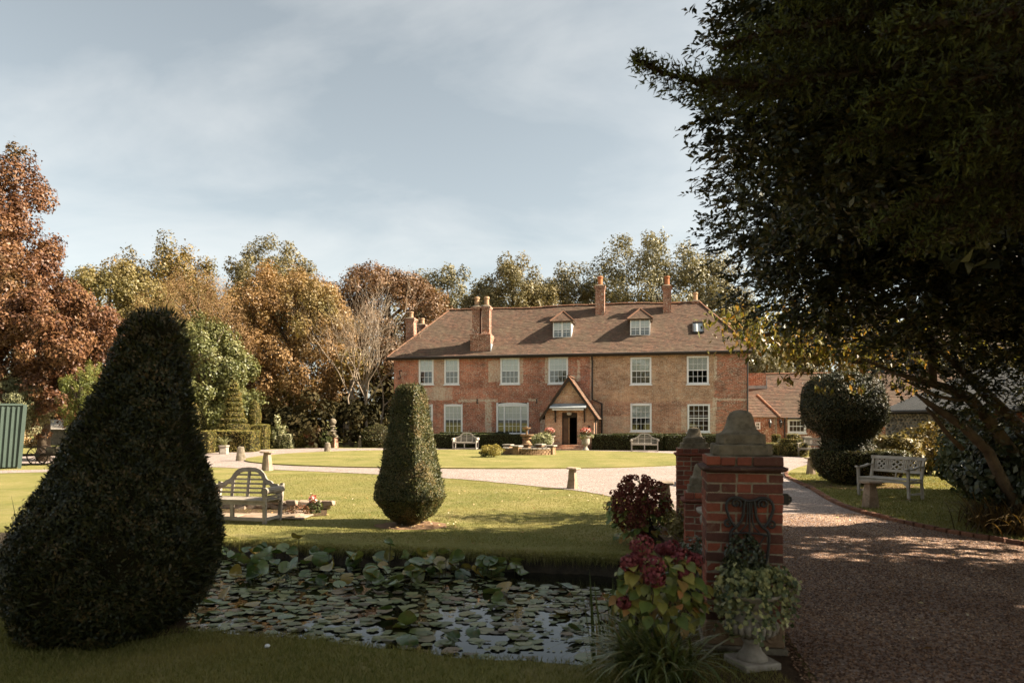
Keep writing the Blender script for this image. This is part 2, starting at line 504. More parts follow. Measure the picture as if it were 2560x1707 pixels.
M['copper'] = leaf_mat('copper_beech', [(0.045, 0.019, 0.010), (0.096, 0.040, 0.019), (0.158, 0.072, 0.030), (0.226, 0.123, 0.053)], 0.5, 0.3, 0.18, (0.30, (0.12, 0.088, 0.028), 0.58, 0.85))
M['copper_b'] = leaf_mat('copper_far', [(0.053, 0.028, 0.014), (0.110, 0.056, 0.028), (0.165, 0.093, 0.046), (0.220, 0.137, 0.066)], 0.5, 0.3, 0.2)
M['bronze'] = leaf_mat('bronze_leaves', [(0.085, 0.047, 0.017), (0.169, 0.094, 0.036), (0.262, 0.153, 0.061), (0.354, 0.219, 0.096)], 0.5, 0.3, 0.22, (0.25, (0.15, 0.13, 0.04), 0.5, 0.75))
M['olive'] = leaf_mat('olive_leaves', [(0.063, 0.058, 0.024), (0.119, 0.102, 0.044), (0.183, 0.151, 0.068), (0.243, 0.195, 0.097)], 0.5, 0.3, 0.22, (0.2, (0.20, 0.145, 0.05), 0.5, 0.8))
M['oak'] = leaf_mat('oak_leaves', [(0.053, 0.045, 0.013), (0.112, 0.090, 0.025), (0.188, 0.131, 0.040), (0.288, 0.181, 0.056)], 0.5, 0.3, 0.2)
M['goldgreen'] = leaf_mat('gold_green_leaves', [(0.074, 0.064, 0.020), (0.136, 0.111, 0.034), (0.204, 0.157, 0.055), (0.272, 0.204, 0.089)], 0.5, 0.3, 0.22)
M['brightgreen'] = leaf_mat('bright_green_leaves', [(0.059, 0.071, 0.020), (0.108, 0.115, 0.034), (0.162, 0.160, 0.056), (0.227, 0.206, 0.092)], 0.45, 0.4, 0.22)
M['greygreen'] = leaf_mat('grey_green_leaves', [(0.067, 0.063, 0.029), (0.123, 0.109, 0.053), (0.185, 0.159, 0.081), (0.246, 0.207, 0.107)], 0.5, 0.3, 0.2)
M['twiggy'] = leaf_mat('twiggy_brown', [(0.106, 0.059, 0.028), (0.197, 0.114, 0.052), (0.281, 0.173, 0.077), (0.211, 0.167, 0.049)], 0.6, 0.2, 0.15)
M['willow'] = leaf_mat('willow_leaves', [(0.11, 0.115, 0.045), (0.18, 0.18, 0.085), (0.26, 0.25, 0.13), (0.34, 0.32, 0.18)], 0.5, 0.3, 0.22)
M['conifer_gold'] = leaf_mat('golden_conifer', [(0.05, 0.065, 0.012), (0.12, 0.13, 0.026), (0.22, 0.20, 0.05)], 0.5, 0.3, 0.15)
M['pale_conifer'] = leaf_mat('pale_conifer', [(0.12, 0.105, 0.055), (0.21, 0.18, 0.10), (0.29, 0.25, 0.15)], 0.6, 0.2, 0.15)
M['wood_far'] = leaf_mat('undergrowth', [(0.012, 0.012, 0.005), (0.032, 0.027, 0.010), (0.062, 0.046, 0.018)], 0.7, 0.1, 0.1)
M['bay'] = leaf_mat('evergreen_leaves', [(0.022, 0.027, 0.010), (0.041, 0.047, 0.016), (0.065, 0.068, 0.025), (0.149, 0.111, 0.027)], 0.32, 0.55, 0.12)
M['cherry'] = leaf_mat('drooping_leaves', [(0.045, 0.05, 0.012), (0.11, 0.105, 0.024), (0.19, 0.16, 0.036), (0.30, 0.15, 0.04)], 0.4, 0.4, 0.4)
M['cypress'] = leaf_mat('cypress_spray', [(0.050, 0.018, 0.008), (0.034, 0.026, 0.009), (0.050, 0.058, 0.014), (0.085, 0.098, 0.022)], 0.6, 0.2, 0.22)
M['variegated'] = leaf_mat('variegated_leaves', [(0.055, 0.07, 0.02), (0.16, 0.17, 0.065), (0.36, 0.34, 0.18), (0.52, 0.49, 0.32)], 0.5, 0.3, 0.2)
M['ivy'] = leaf_mat('ivy_leaves', [(0.034, 0.050, 0.017), (0.086, 0.106, 0.037), (0.230, 0.235, 0.089), (0.460, 0.414, 0.168)], 0.4, 0.4, 0.15)
M['ivy_dark'] = leaf_mat('dark_ivy', [(0.014, 0.020, 0.009), (0.032, 0.042, 0.017), (0.07, 0.08, 0.032)], 0.4, 0.4, 0.1)
M['golden_bush'] = leaf_mat('golden_bush', [(0.10, 0.085, 0.014), (0.22, 0.175, 0.035), (0.36, 0.28, 0.075)], 0.5, 0.3, 0.22)
M['shrub_red'] = leaf_mat('red_shrub', [(0.05, 0.028, 0.012), (0.10, 0.06, 0.022), (0.17, 0.06, 0.028)], 0.5, 0.3, 0.2)
M['shrub_green'] = leaf_mat('shrub_green', [(0.025, 0.032, 0.009), (0.055, 0.066, 0.018), (0.10, 0.11, 0.03)], 0.45, 0.4, 0.2)
M['blade'] = leaf_mat('strap_leaves', [(0.051, 0.069, 0.019), (0.099, 0.122, 0.036), (0.162, 0.178, 0.057), (0.255, 0.181, 0.063)], 0.35, 0.5, 0.2)
M['fern'] = leaf_mat('brown_fern', [(0.04, 0.026, 0.010), (0.085, 0.055, 0.02), (0.14, 0.09, 0.03)], 0.6, 0.2, 0.2)
M['litter'] = leaf_mat('fallen_leaf', [(0.16, 0.075, 0.025), (0.30, 0.17, 0.06), (0.42, 0.30, 0.14), (0.55, 0.48, 0.36)], 0.6, 0.3, 0.1)
M['blossom'] = leaf_mat('blossom', [(0.30, 0.05, 0.035), (0.42, 0.09, 0.07), (0.55, 0.20, 0.16), (0.62, 0.50, 0.46)], 0.6, 0.2, 0.2)

def obj_leaf_mat(name, cols, rough=0.4, spec=0.45, trans=0.25, edge=None):
    """single big leaves: colour picked per object, veins and blotches by noise"""
    m, nt, b = new_mat(name)
    oi = N_(nt, 'ShaderNodeObjectInfo'); n = len(cols)
    c = ramp(nt, oi.outputs['Random'], [(i/(n-1), cols[i]) for i in range(n)])
    v = objvec(nt)
    c = mixc(nt, 0.6, c, ramp(nt, noise(nt, v, 14, 4, 0.6), [(0.3, 0.55), (0.7, 1.25)]), 'MULTIPLY')
    if edge is not None:
        c = mixc(nt, ramp(nt, noise(nt, v, 9, 3, 0.6), [(0.56, 0.0), (0.72, 0.8)]), c, edge)
    nt.links.new(c, b.inputs['Base Color']); b.inputs['Roughness'].default_value = rough; b.inputs['Specular IOR Level'].default_value = spec
    tr = N_(nt, 'ShaderNodeBsdfTranslucent'); nt.links.new(mixc(nt, 1.0, c, (1.2, 1.1, 0.6), 'MULTIPLY'), tr.inputs['Color'])
    mx = N_(nt, 'ShaderNodeMixShader'); mx.inputs[0].default_value = trans
    nt.links.new(b.outputs[0], mx.inputs[1]); nt.links.new(tr.outputs[0], mx.inputs[2])
    nt.links.new(mx.outputs[0], nt.nodes['Material Output'].inputs['Surface'])
    return m
M['lily'] = obj_leaf_mat('lily_leaf', [(0.044, 0.081, 0.020), (0.088, 0.137, 0.042), (0.163, 0.215, 0.085), (0.138, 0.163, 0.035), (0.300, 0.195, 0.040), (0.100, 0.143, 0.045)], 0.26, 0.7, 0.22, (0.17, 0.11, 0.045))
M['lily_flat'] = obj_leaf_mat('lily_pad', [(0.062, 0.086, 0.025), (0.119, 0.143, 0.048), (0.188, 0.202, 0.081), (0.150, 0.078, 0.025), (0.100, 0.130, 0.040), (0.225, 0.163, 0.048)], 0.40, 0.42, 0.0, (0.14, 0.085, 0.03))
M['lily_rest'] = leaf_mat('lily_pad_small', [(0.060, 0.034, 0.011), (0.066, 0.081, 0.023), (0.114, 0.137, 0.043), (0.204, 0.195, 0.076)], 0.42, 0.4, 0.0)
M['hyd_leaf'] = obj_leaf_mat('hydrangea_leaf', [(0.094, 0.132, 0.031), (0.150, 0.192, 0.041), (0.263, 0.270, 0.060), (0.400, 0.324, 0.072), (0.112, 0.150, 0.042), (0.475, 0.204, 0.060)], 0.45, 0.35, 0.25, (0.25, 0.16, 0.03))
M['hyd_flower'] = leaf_mat('hydrangea_flower', [(0.081, 0.017, 0.021), (0.169, 0.034, 0.043), (0.270, 0.065, 0.070), (0.378, 0.143, 0.119)], 0.65, 0.2, 0.2)
M['sedum_flower'] = leaf_mat('dry_flower', [(0.069, 0.017, 0.013), (0.150, 0.038, 0.028), (0.237, 0.078, 0.052), (0.325, 0.144, 0.098)], 0.7, 0.15, 0.15)
# hard things
M['bark'] = rough_mat('bark', [(0.045, 0.032, 0.022), (0.085, 0.062, 0.042), (0.12, 0.09, 0.06)], 4, 0.9, 0.2, 0.8, 0.03, 25)
M['bark_pale'] = rough_mat('pale_bark', [(0.20, 0.15, 0.105), (0.30, 0.235, 0.17)], 3, 0.9, 0.2, 0.5, 0.03, 20)
M['stem'] = rough_mat('plant_stem', [(0.07, 0.06, 0.022), (0.10, 0.085, 0.03)], 5, 0.7, 0.2, 0.0)
M['teak'] = rough_mat('weathered_teak', [(0.20, 0.165, 0.13), (0.31, 0.265, 0.215), (0.40, 0.35, 0.29)], 5, 0.75, 0.25, 0.3, 0.006, 60, rnd=0.15)
M['teak_pale'] = rough_mat('pale_painted_teak', [(0.33, 0.285, 0.235), (0.43, 0.38, 0.32), (0.52, 0.465, 0.40)], 5, 0.7, 0.25, 0.3, 0.006, 60, rnd=0.12)
M['stone'] = rough_mat('weathered_stone', [(0.11, 0.088, 0.06), (0.19, 0.155, 0.11), (0.27, 0.225, 0.165)], 7, 0.9, 0.15, 0.6, 0.012, 45, stain=(11, (0.09, 0.075, 0.05), 0.52, 0.72), rnd=0.12)
M['stone_red'] = rough_mat('staddle_stone', [(0.20, 0.135, 0.09), (0.30, 0.22, 0.155), (0.36, 0.28, 0.21)], 6, 0.9, 0.15, 0.5, 0.01, 40, stain=(14, (0.12, 0.10, 0.07), 0.55, 0.75), rnd=0.12)
M['stone_pale'] = rough_mat('pale_stone', [(0.25, 0.21, 0.165), (0.35, 0.30, 0.245), (0.44, 0.385, 0.32)], 8, 0.85, 0.2, 0.4, 0.008, 40, stain=(9, (0.20, 0.17, 0.12), 0.55, 0.75), rnd=0.1)
M['stone_brown'] = rough_mat('brown_stone', [(0.15, 0.088, 0.045), (0.25, 0.155, 0.085), (0.33, 0.22, 0.13)], 10, 0.9, 0.15, 0.5, 0.01, 50, rnd=0.2)
M['terracotta'] = rough_mat('terracotta', [(0.38, 0.13, 0.055), (0.48, 0.19, 0.085)], 5, 0.85, 0.2, 0.2, 0.006, 30, rnd=0.2)
M['pot_buff'] = rough_mat('buff_pot', [(0.40, 0.24, 0.14), (0.52, 0.34, 0.21)], 5, 0.85, 0.2, 0.2, 0.006, 30, rnd=0.2)
M['white'] = rough_mat('white_paint', [(0.80, 0.79, 0.78), (0.88, 0.87, 0.86)], 5, 0.5, 0.35, 0.05, 0.003, 30)
M['lead'] = rough_mat('lead_sheet', [(0.20, 0.22, 0.23), (0.36, 0.38, 0.39)], 4, 0.6, 0.4, 0.2, 0.006, 25)
M['iron'] = rough_mat('black_iron', [(0.012, 0.011, 0.010), (0.028, 0.025, 0.022)], 20, 0.55, 0.5, 0.3, 0.004, 80)
M['gutter'] = rough_mat('dark_gutter', [(0.020, 0.016, 0.013), (0.04, 0.032, 0.026)], 6, 0.5, 0.4, 0.1)
M['darkwood'] = rough_mat('dark_timber', [(0.028, 0.018, 0.012), (0.055, 0.036, 0.024)], 8, 0.7, 0.3, 0.3, 0.006, 40)
M['hall'] = rough_mat('dim_interior', [(0.10, 0.075, 0.055), (0.14, 0.105, 0.08)], 2, 0.9, 0.1, 0.0)
M['blind'] = rough_mat('window_blind', [(0.84, 0.82, 0.78), (0.90, 0.88, 0.85)], 3, 0.9, 0.1, 0.05, 0.004, 60)
M['net'] = rough_mat('window_net', [(0.19, 0.16, 0.13), (0.25, 0.215, 0.175)], 3, 0.9, 0.1, 0.0)
M['curtain'] = rough_mat('brown_curtain', [(0.10, 0.06, 0.04), (0.16, 0.10, 0.065)], 3, 0.9, 0.1, 0.1)
M['lampglass'] = rough_mat('lamp_glass', [(0.40, 0.34, 0.26), (0.5, 0.44, 0.35)], 3, 0.2, 0.5, 0.0)
M['green_steel'] = rough_mat('green_sheet_metal', [(0.053, 0.075, 0.060), (0.065, 0.090, 0.072)], 2, 0.5, 0.4, 0.05, 0.004, 20)
M['darkroof'] = rough_mat('dark_metal_roof', [(0.020, 0.021, 0.021), (0.036, 0.036, 0.035)], 1.5, 0.6, 0.25, 0.1, 0.006, 12)
M['mortar'] = rough_mat('mortar', [(0.204, 0.162, 0.115), (0.396, 0.330, 0.241)], 14, 0.95, 0.1, 0.6, 0.008, 60)
M['soil'] = rough_mat('soil', [(0.050, 0.030, 0.017), (0.10, 0.062, 0.036)], 9, 0.95, 0.1, 0.8, 0.03, 40)
M['earth_red'] = rough_mat('bare_earth', [(0.16, 0.09, 0.05), (0.25, 0.16, 0.095)], 9, 0.95, 0.1, 0.6, 0.02, 40)
M['carved'] = rough_mat('carved_stone', [(0.19, 0.12, 0.07), (0.29, 0.195, 0.12)], 8, 0.9, 0.15, 0.4, 0.01, 40)

def brick_obj_mat(name, cols, lime=0.35):
    m, nt, b = new_mat(name)
    oi = N_(nt, 'ShaderNodeObjectInfo'); n = len(cols)
    c = ramp(nt, oi.outputs['Random'], [(i/(n-1), cols[i]) for i in range(n)])
    v = posvec(nt)
    c = mixc(nt, 0.6, c, ramp(nt, noise(nt, v, 28, 4, 0.65), [(0.25, 0.5), (0.75, 1.25)]), 'MULTIPLY')
    c = mixc(nt, ramp(nt, noise(nt, v, 11, 5, 0.7), [(0.58, 0.0), (0.78, lime)]), c, (0.30, 0.245, 0.18))
    nt.links.new(c, b.inputs['Base Color']); b.inputs['Roughness'].default_value = 0.88; b.inputs['Specular IOR Level'].default_value = 0.2
    bump(nt, b, noise(nt, v, 60, 4, 0.7), 0.5, 0.006)
    return m
M['brick'] = brick_obj_mat('pier_brick', [(0.258, 0.071, 0.043), (0.105, 0.046, 0.034), (0.338, 0.094, 0.052), (0.081, 0.043, 0.034), (0.274, 0.076, 0.046), (0.161, 0.060, 0.042)], 0.5)
M['edging'] = brick_obj_mat('edging_brick', [(0.18, 0.075, 0.042), (0.14, 0.07, 0.045), (0.25, 0.11, 0.06), (0.19, 0.10, 0.065)], 0.3)
M['ridge'] = brick_obj_mat('ridge_tile_clay', [(0.22, 0.10, 0.056), (0.16, 0.085, 0.055), (0.27, 0.13, 0.075), (0.19, 0.115, 0.075)], 0.35)
M['flint'] = brick_obj_mat('flint', [(0.06, 0.055, 0.05), (0.19, 0.17, 0.145), (0.33, 0.30, 0.255), (0.11, 0.10, 0.088), (0.25, 0.22, 0.18)], 0.1)

def tile_mat():
    m, nt, b = new_mat('clay_tiles')
    v = objvec(nt)
    sp = N_(nt, 'ShaderNodeSeparateXYZ'); nt.links.new(v, sp.inputs[0])
    cb = N_(nt, 'ShaderNodeCombineXYZ')
    nt.links.new(math_(nt, 'ADD', sp.outputs['X'], math_(nt, 'MULTIPLY', sp.outputs['Y'], 0.13)), cb.inputs[0])
    nt.links.new(sp.outputs['Z'], cb.inputs[1])
    t = N_(nt, 'ShaderNodeTexBrick')
    t.inputs['Scale'].default_value = 1.0; t.inputs['Brick Width'].default_value = 0.17; t.inputs['Row Height'].default_value = 0.0915
    t.inputs['Mortar Size'].default_value = 0.004; t.inputs['Mortar'].default_value = (0.03, 0.02, 0.014, 1)
    t.inputs['Color1'].default_value = (0.185, 0.105, 0.072, 1); t.inputs['Color2'].default_value = (0.10, 0.066, 0.050, 1)
    nt.links.new(cb.outputs[0], t.inputs['Vector'])
    c = mixc(nt, ramp(nt, noise(nt, v, 0.8, 5, 0.65), [(0.40, 0.0), (0.60, 0.8)]), t.outputs['Color'], (0.115, 0.083, 0.058))
    c = mixc(nt, ramp(nt, noise(nt, v, 3.0, 5, 0.7), [(0.54, 0.0), (0.74, 0.7)]), c, (0.20, 0.155, 0.10))
    c = mixc(nt, ramp(nt, noise(nt, v, 1.4, 4, 0.6, 0.5), [(0.60, 0.0), (0.75, 0.4)]), c, (0.21, 0.10, 0.062))
    c = mixc(nt, 0.5, c, ramp(nt, noise(nt, v, 14, 3, 0.6), [(0.25, 0.5), (0.75, 1.3)]), 'MULTIPLY')
    nt.links.new(c, b.inputs['Base Color']); b.inputs['Roughness'].default_value = 0.9; b.inputs['Specular IOR Level'].default_value = 0.15
    bump(nt, b, noise(nt, v, 9, 3), 0.4, 0.02)
    return m
M['tile'] = tile_mat()

def glass_mat():
    m, nt, b = new_mat('window_glass')
    fr = N_(nt, 'ShaderNodeFresnel'); fr.inputs['IOR'].default_value = 1.5
    tr = N_(nt, 'ShaderNodeBsdfTransparent'); tr.inputs['Color'].default_value = (0.93, 0.95, 0.94, 1)
    gl = N_(nt, 'ShaderNodeBsdfGlossy'); gl.inputs['Roughness'].default_value = 0.02
    gl.inputs['Color'].default_value = (1, 1, 1, 1)
    mx = N_(nt, 'ShaderNodeMixShader')
    nt.links.new(math_(nt, 'ADD', math_(nt, 'MULTIPLY', fr.outputs[0], 1.0), 0.03), mx.inputs[0])
    nt.links.new(tr.outputs[0], mx.inputs[1]); nt.links.new(gl.outputs[0], mx.inputs[2])
    nt.links.new(mx.outputs[0], nt.nodes['Material Output'].inputs['Surface'])
    nt.nodes.remove(b)
    return m
M['glass'] = glass_mat()
# ------------------------------------------------------------------ ground, pond, gravel, lawns
def interp(x, pts):
    xs = [p[0] for p in pts]; ys = [p[1] for p in pts]
    return float(np.interp(x, xs, ys))
FAR = [(-14, 12.0), (-8, 11.0), (-4.4, 10.23), (-2.17, 9.5), (-0.21, 9.16), (1.15, 8.89), (1.78, 8.76), (3, 8.6)]
NEAR = [(-14, 7.6), (-8, 6.7), (-3.04, 5.9), (-1.9, 5.62), (-0.82, 5.30), (-0.19, 5.12), (0.50, 4.98), (0.78, 5.12), (0.98, 5.55), (1.25, 6.5), (1.55, 7.7), (1.70, 8.45), (1.78, 8.72), (3, 8.6)]
POND_R = 1.78
def pond_edges(x):
    n, f = interp(x, NEAR), interp(x, FAR)
    t = min(1.0, max(0.0, (POND_R - x) / 0.12)) * min(1.0, max(0.0, (x + 16) / 1.0))
    t = math.sqrt(t)
    m, h = (n + f) / 2, (f - n) / 2 * t
    wob = 0.035*math.sin(x*3.1) + 0.025*math.sin(x*7.3+1) + 0.012*math.sin(x*19)
    return m - h + wob*0.6, m + h + wob, t

def build_ground():
    xs = sorted(set([-900, -300, -120, -70, -45, -30, -22] + [round(-17 + 0.2*i, 3) for i in range(50)] + [round(-7 + 0.08*i, 3) for i in range(109)] + [2, 3, 5, 8, 12, 20, 35, 70, 120, 300, 900]))
    V, Fq, mud = [], [], []
    rows = None
    for x in xs:
        n, f, t = pond_edges(x)
        ins = x > -16 and x < POND_R
        D = 0.55 * (t if ins else 0.0)
        j = 0.5*math.sin(x*23) + 0.5*math.sin(x*41+2)
        col = [(-300, 0), (-20, 0), (0, 0), (2.5, 0), (3.6, 0), (n-0.5, 0), (n-0.18, 0.0), (n-0.05, -0.02*t), (n, -0.06*t), (n+0.05, -0.28*t - 0.05*t), (n+0.12, -D),
               ((n+f)/2, -D*1.1), (f-0.34, -D), (f-0.24+0.04*j*t, -0.30*t), (f-0.13+0.03*j*t, -0.17*t), (f-0.045, -0.05*t), (f, 0.0), (f+0.2, 0.01*t), (f+0.7, 0), (14, 0), (20, 0), (30, 0), (45, 0), (70, 0), (120, 0), (400, 0), (1500, 0)]
        rows = len(col)
        V += [(x, y, z) for y, z in col]
    for i in range(len(xs)-1):
        for k in range(rows-1):
            a = i*rows + k
            Fq.append((a, a+rows, a+rows+1, a+1)); mud.append(1 if 8 <= k < 15 else 0)
    me = mesh_np('ground', V, Fq)
    me.materials.append(M['lawn']); me.materials.append(M['mud'])
    me.polygons.foreach_set('material_index', np.array(mud, dtype=np.int32))
    o = link('ground', me); tag(o, 'mown grass ground of the whole garden', 'ground', kind='structure')
    wv, wf = [], []
    wx = [-15.8 + 0.4*i for i in range(44)]
    wx = [x for x in wx if x < POND_R - 0.02] + [POND_R - 0.02]
    for x in wx:
        n, f, t = pond_edges(x); wv += [(x, n - 0.0 + 0.02, -0.235), (x, f - 0.06, -0.235)]
    for i in range(len(wx)-1): wf.append((2*i, 2*i+2, 2*i+3, 2*i+1))
    w = link('pond_water', mesh_np('pond_water', wv, wf), M['water'])
    tag(w, 'dark pond water between the two lawns', 'water', kind='structure')

def poly_sheet(name, pts, z, mat, skirt=0.0, label=None, cat=None):
    bm = bmesh.new()
    vs = [bm.verts.new((x, y, z)) for x, y in pts]
    f = bm.faces.new(vs)
    if f.normal.z < 0: f.normal_flip()
    bm.normal_update()
    if f.normal.z < 0: f.normal_flip()
    if skirt > 0:
        lo = [bm.verts.new((x, y, z - skirt)) for x, y in pts]
        n = len(pts)
        for i in range(n): bm.faces.new((vs[i], vs[(i+1) % n], lo[(i+1) % n], lo[i]))
    bmesh.ops.triangulate(bm, faces=[f])
    me = bpy.data.meshes.new(name); bm.to_mesh(me); bm.free()
    o = link(name, me, mat); tag(o, label, cat, kind='structure'); return o

def smooth_line(pts, n=6):
    """Catmull-Rom through the points"""
    out = []
    P_ = [pts[0]] + list(pts) + [pts[-1]]
    for i in range(1, len(P_)-2):
        p0, p1, p2, p3 = [np.array(q, float) for q in P_[i-1:i+3]]
        for k in range(n):
            t = k / n
            out.append(tuple(0.5*((2*p1) + (-p0+p2)*t + (2*p0-5*p1+4*p2-p3)*t*t + (-p0+3*p1-3*p2+p3)*t**3)))
    out.append(tuple(pts[-1]))
    return out

EDGE = smooth_line([(10.6, 25.2), (9.3, 23.0), (8.45, 21.0), (8.0, 19.2), (7.55, 17.2), (6.95, 15.0), (6.60, 13.2), (6.60, 11.7), (6.80, 10.4), (7.3, 9.1), (8.2, 7.8), (9.8, 6.2)], 8)
LAWN_EDGE = smooth_line([(-12.6, 26.1), (-8.1, 23.9), (-4.25, 21.96), (-1.54, 20.2), (0.53, 18.1), (1.67, 16.8), (2.35, 15.4), (2.85, 14.0), (3.2, 12.6), (3.32, 11.4)], 6)
def jig(pts, a, seed):
    r = random.Random(seed)
    return [(x + r.uniform(-a, a), y + r.uniform(-a, a)) for x, y in pts]

def build_surfaces():
    out = jig(LAWN_EDGE, 0.035, 1) + [(3.3, 10.8), (2.9, 8.6), (2.4, 6.4), (2.05, 4.6), (1.9, 3.0), (1.7, -2), (14, -2), (13, 3)] + list(reversed(EDGE)) + \
          [(12.0, 27.5), (13.4, 31.0), (14.2, 35), (14.9, 40.2)] + [hw(23.3, -1.2)[:2], hw(22.8, -3.6)[:2], hw(0.2, -3.6)[:2], (-12.5, 42.4), (-15.5, 39.5), (-17.0, 36.4), (-18.0, 34), (-34, 33), (-34, 27.5), (-17, 27.2)]
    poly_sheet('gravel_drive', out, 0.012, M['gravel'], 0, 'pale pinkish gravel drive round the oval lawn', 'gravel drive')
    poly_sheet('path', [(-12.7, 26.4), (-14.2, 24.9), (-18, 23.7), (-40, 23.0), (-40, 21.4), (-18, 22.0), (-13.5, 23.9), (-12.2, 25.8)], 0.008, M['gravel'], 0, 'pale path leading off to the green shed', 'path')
    ov = []
    for i in range(90):
        t = 2*math.pi*i/90; ct, st = math.cos(t), math.sin(t)
        m = (abs(ct)**2.3 + abs(st)**2.3) ** (-1/2.3)
        x, y = 10.4*m*ct, 7.5*m*st
        a = math.radians(-5)
        ov.append((-1.6 + x*math.cos(a) - y*math.sin(a), 31.9 + x*math.sin(a) + y*math.cos(a)))
    poly_sheet('lawn', jig(ov, 0.04, 2), 0.055, M['lawn'], 0.06, 'oval lawn inside the gravel drive', 'lawn')
    EG = EDGE
    poly_sheet('lawn_verge', [(x + 0.06, y) for x, y in EG] + [(30, 5), (30, 26), (14, 26.8)], 0.05, M['lawn'], 0.05, 'shaded grass verge under the bench', 'lawn')
    # bare earth rings under the clipped yews, and the bed by the gate piers
    def ring(cx, cy, rx, ry, z, seed, mat, label):
        r = random.Random(seed)
        pts = [(cx + rx*math.cos(t)*r.uniform(.82, 1.1), cy + ry*math.sin(t)*r.uniform(.82, 1.1)) for t in [2*math.pi*i/28 for i in range(28)]]
        poly_sheet('soil', pts, z, mat, 0, label, 'soil')
    ring(-1.66, 11.35, 0.62, 0.5, 0.006, 3, M['earth_red'], 'bare reddish earth under the small clipped yew')
    ring(-3.3, 5.75, 0.62, 0.42, 0.005, 4, M['soil'], 'dark bare earth under the big clipped yew')
    ring(9.0, 17.8, 1.5, 1.1, 0.056, 5, M['earth_red'], 'bare earth under the mushroom yew')
    poly_sheet('flower_bed', [(1.0, 4.2), (1.9, 4.15), (2.15, 5.2), (2.6, 8.0), (3.2, 11.6), (2.2, 11.6), (1.9, 9.2), (1.85, 8.4), (1.5, 7.0), (1.12, 5.4)], 0.007, M['soil'], 0, 'dark flower bed at the foot of the brick piers', 'flower bed')

build_ground()
build_surfaces()

def edging():
    t = thing('brick_edging', 'row of red bricks edging the curved drive beside the bench verge', 'edging', (0, 0, 0))
    me = MB().box(-0.1, 0.1, -0.052, 0.052, -0.04, 0.075).jitter(0.003, 1).mesh('brick', bevel=0.008)
    me.materials.append(M['edging'])
    pts = [Vector((x, y, 0)) for x, y in EDGE]
    s = 0.0; nxt = 0.0; r = random.Random(5); seg = 0
    for a, b in zip(pts[:-1], pts[1:]):
        L = (b - a).length
        while nxt <= s + L:
            p = a + (b - a) * ((nxt - s) / L)
            if p.y > 7.4 and p.y < 22.5:
                o = link('brick', me, None, t, (p.x, p.y, r.uniform(-0.012, 0.008)))
                ang = math.atan2((b - a).y, (b - a).x)
                o.rotation_euler = (r.uniform(-.04, .04), r.uniform(-.04, .04), ang + r.uniform(-.06, .06))
            nxt += 0.225
        s += L
edging()

# grass blades and pebbles where they are near enough to see
def grass_field(name, pts, label, h, w, seed):
    rng = np.random.default_rng(seed)
    n = len(pts)
    a = rng.random(n)*2*np.pi
    lean = rng.normal(size=(n, 2))*0.45
    H = h*(0.5 + rng.random(n))
    b0 = np.c_[pts[:,0]-np.cos(a)*w/2, pts[:,1]-np.sin(a)*w/2, pts[:,2]]
    b1 = np.c_[pts[:,0]+np.cos(a)*w/2, pts[:,1]+np.sin(a)*w/2, pts[:,2]]
    tp = np.c_[pts[:,0]+lean[:,0]*H, pts[:,1]+lean[:,1]*H, pts[:,2]+H]
    V = np.stack([b0, b1, tp], axis=1).reshape(-1, 3)
    o = link(name, mesh_np(name, V, np.arange(3*n).reshape(n, 3), rng.random(n)**1.3), M['grass'])
    tag(o, label, 'grass', kind='stuff')

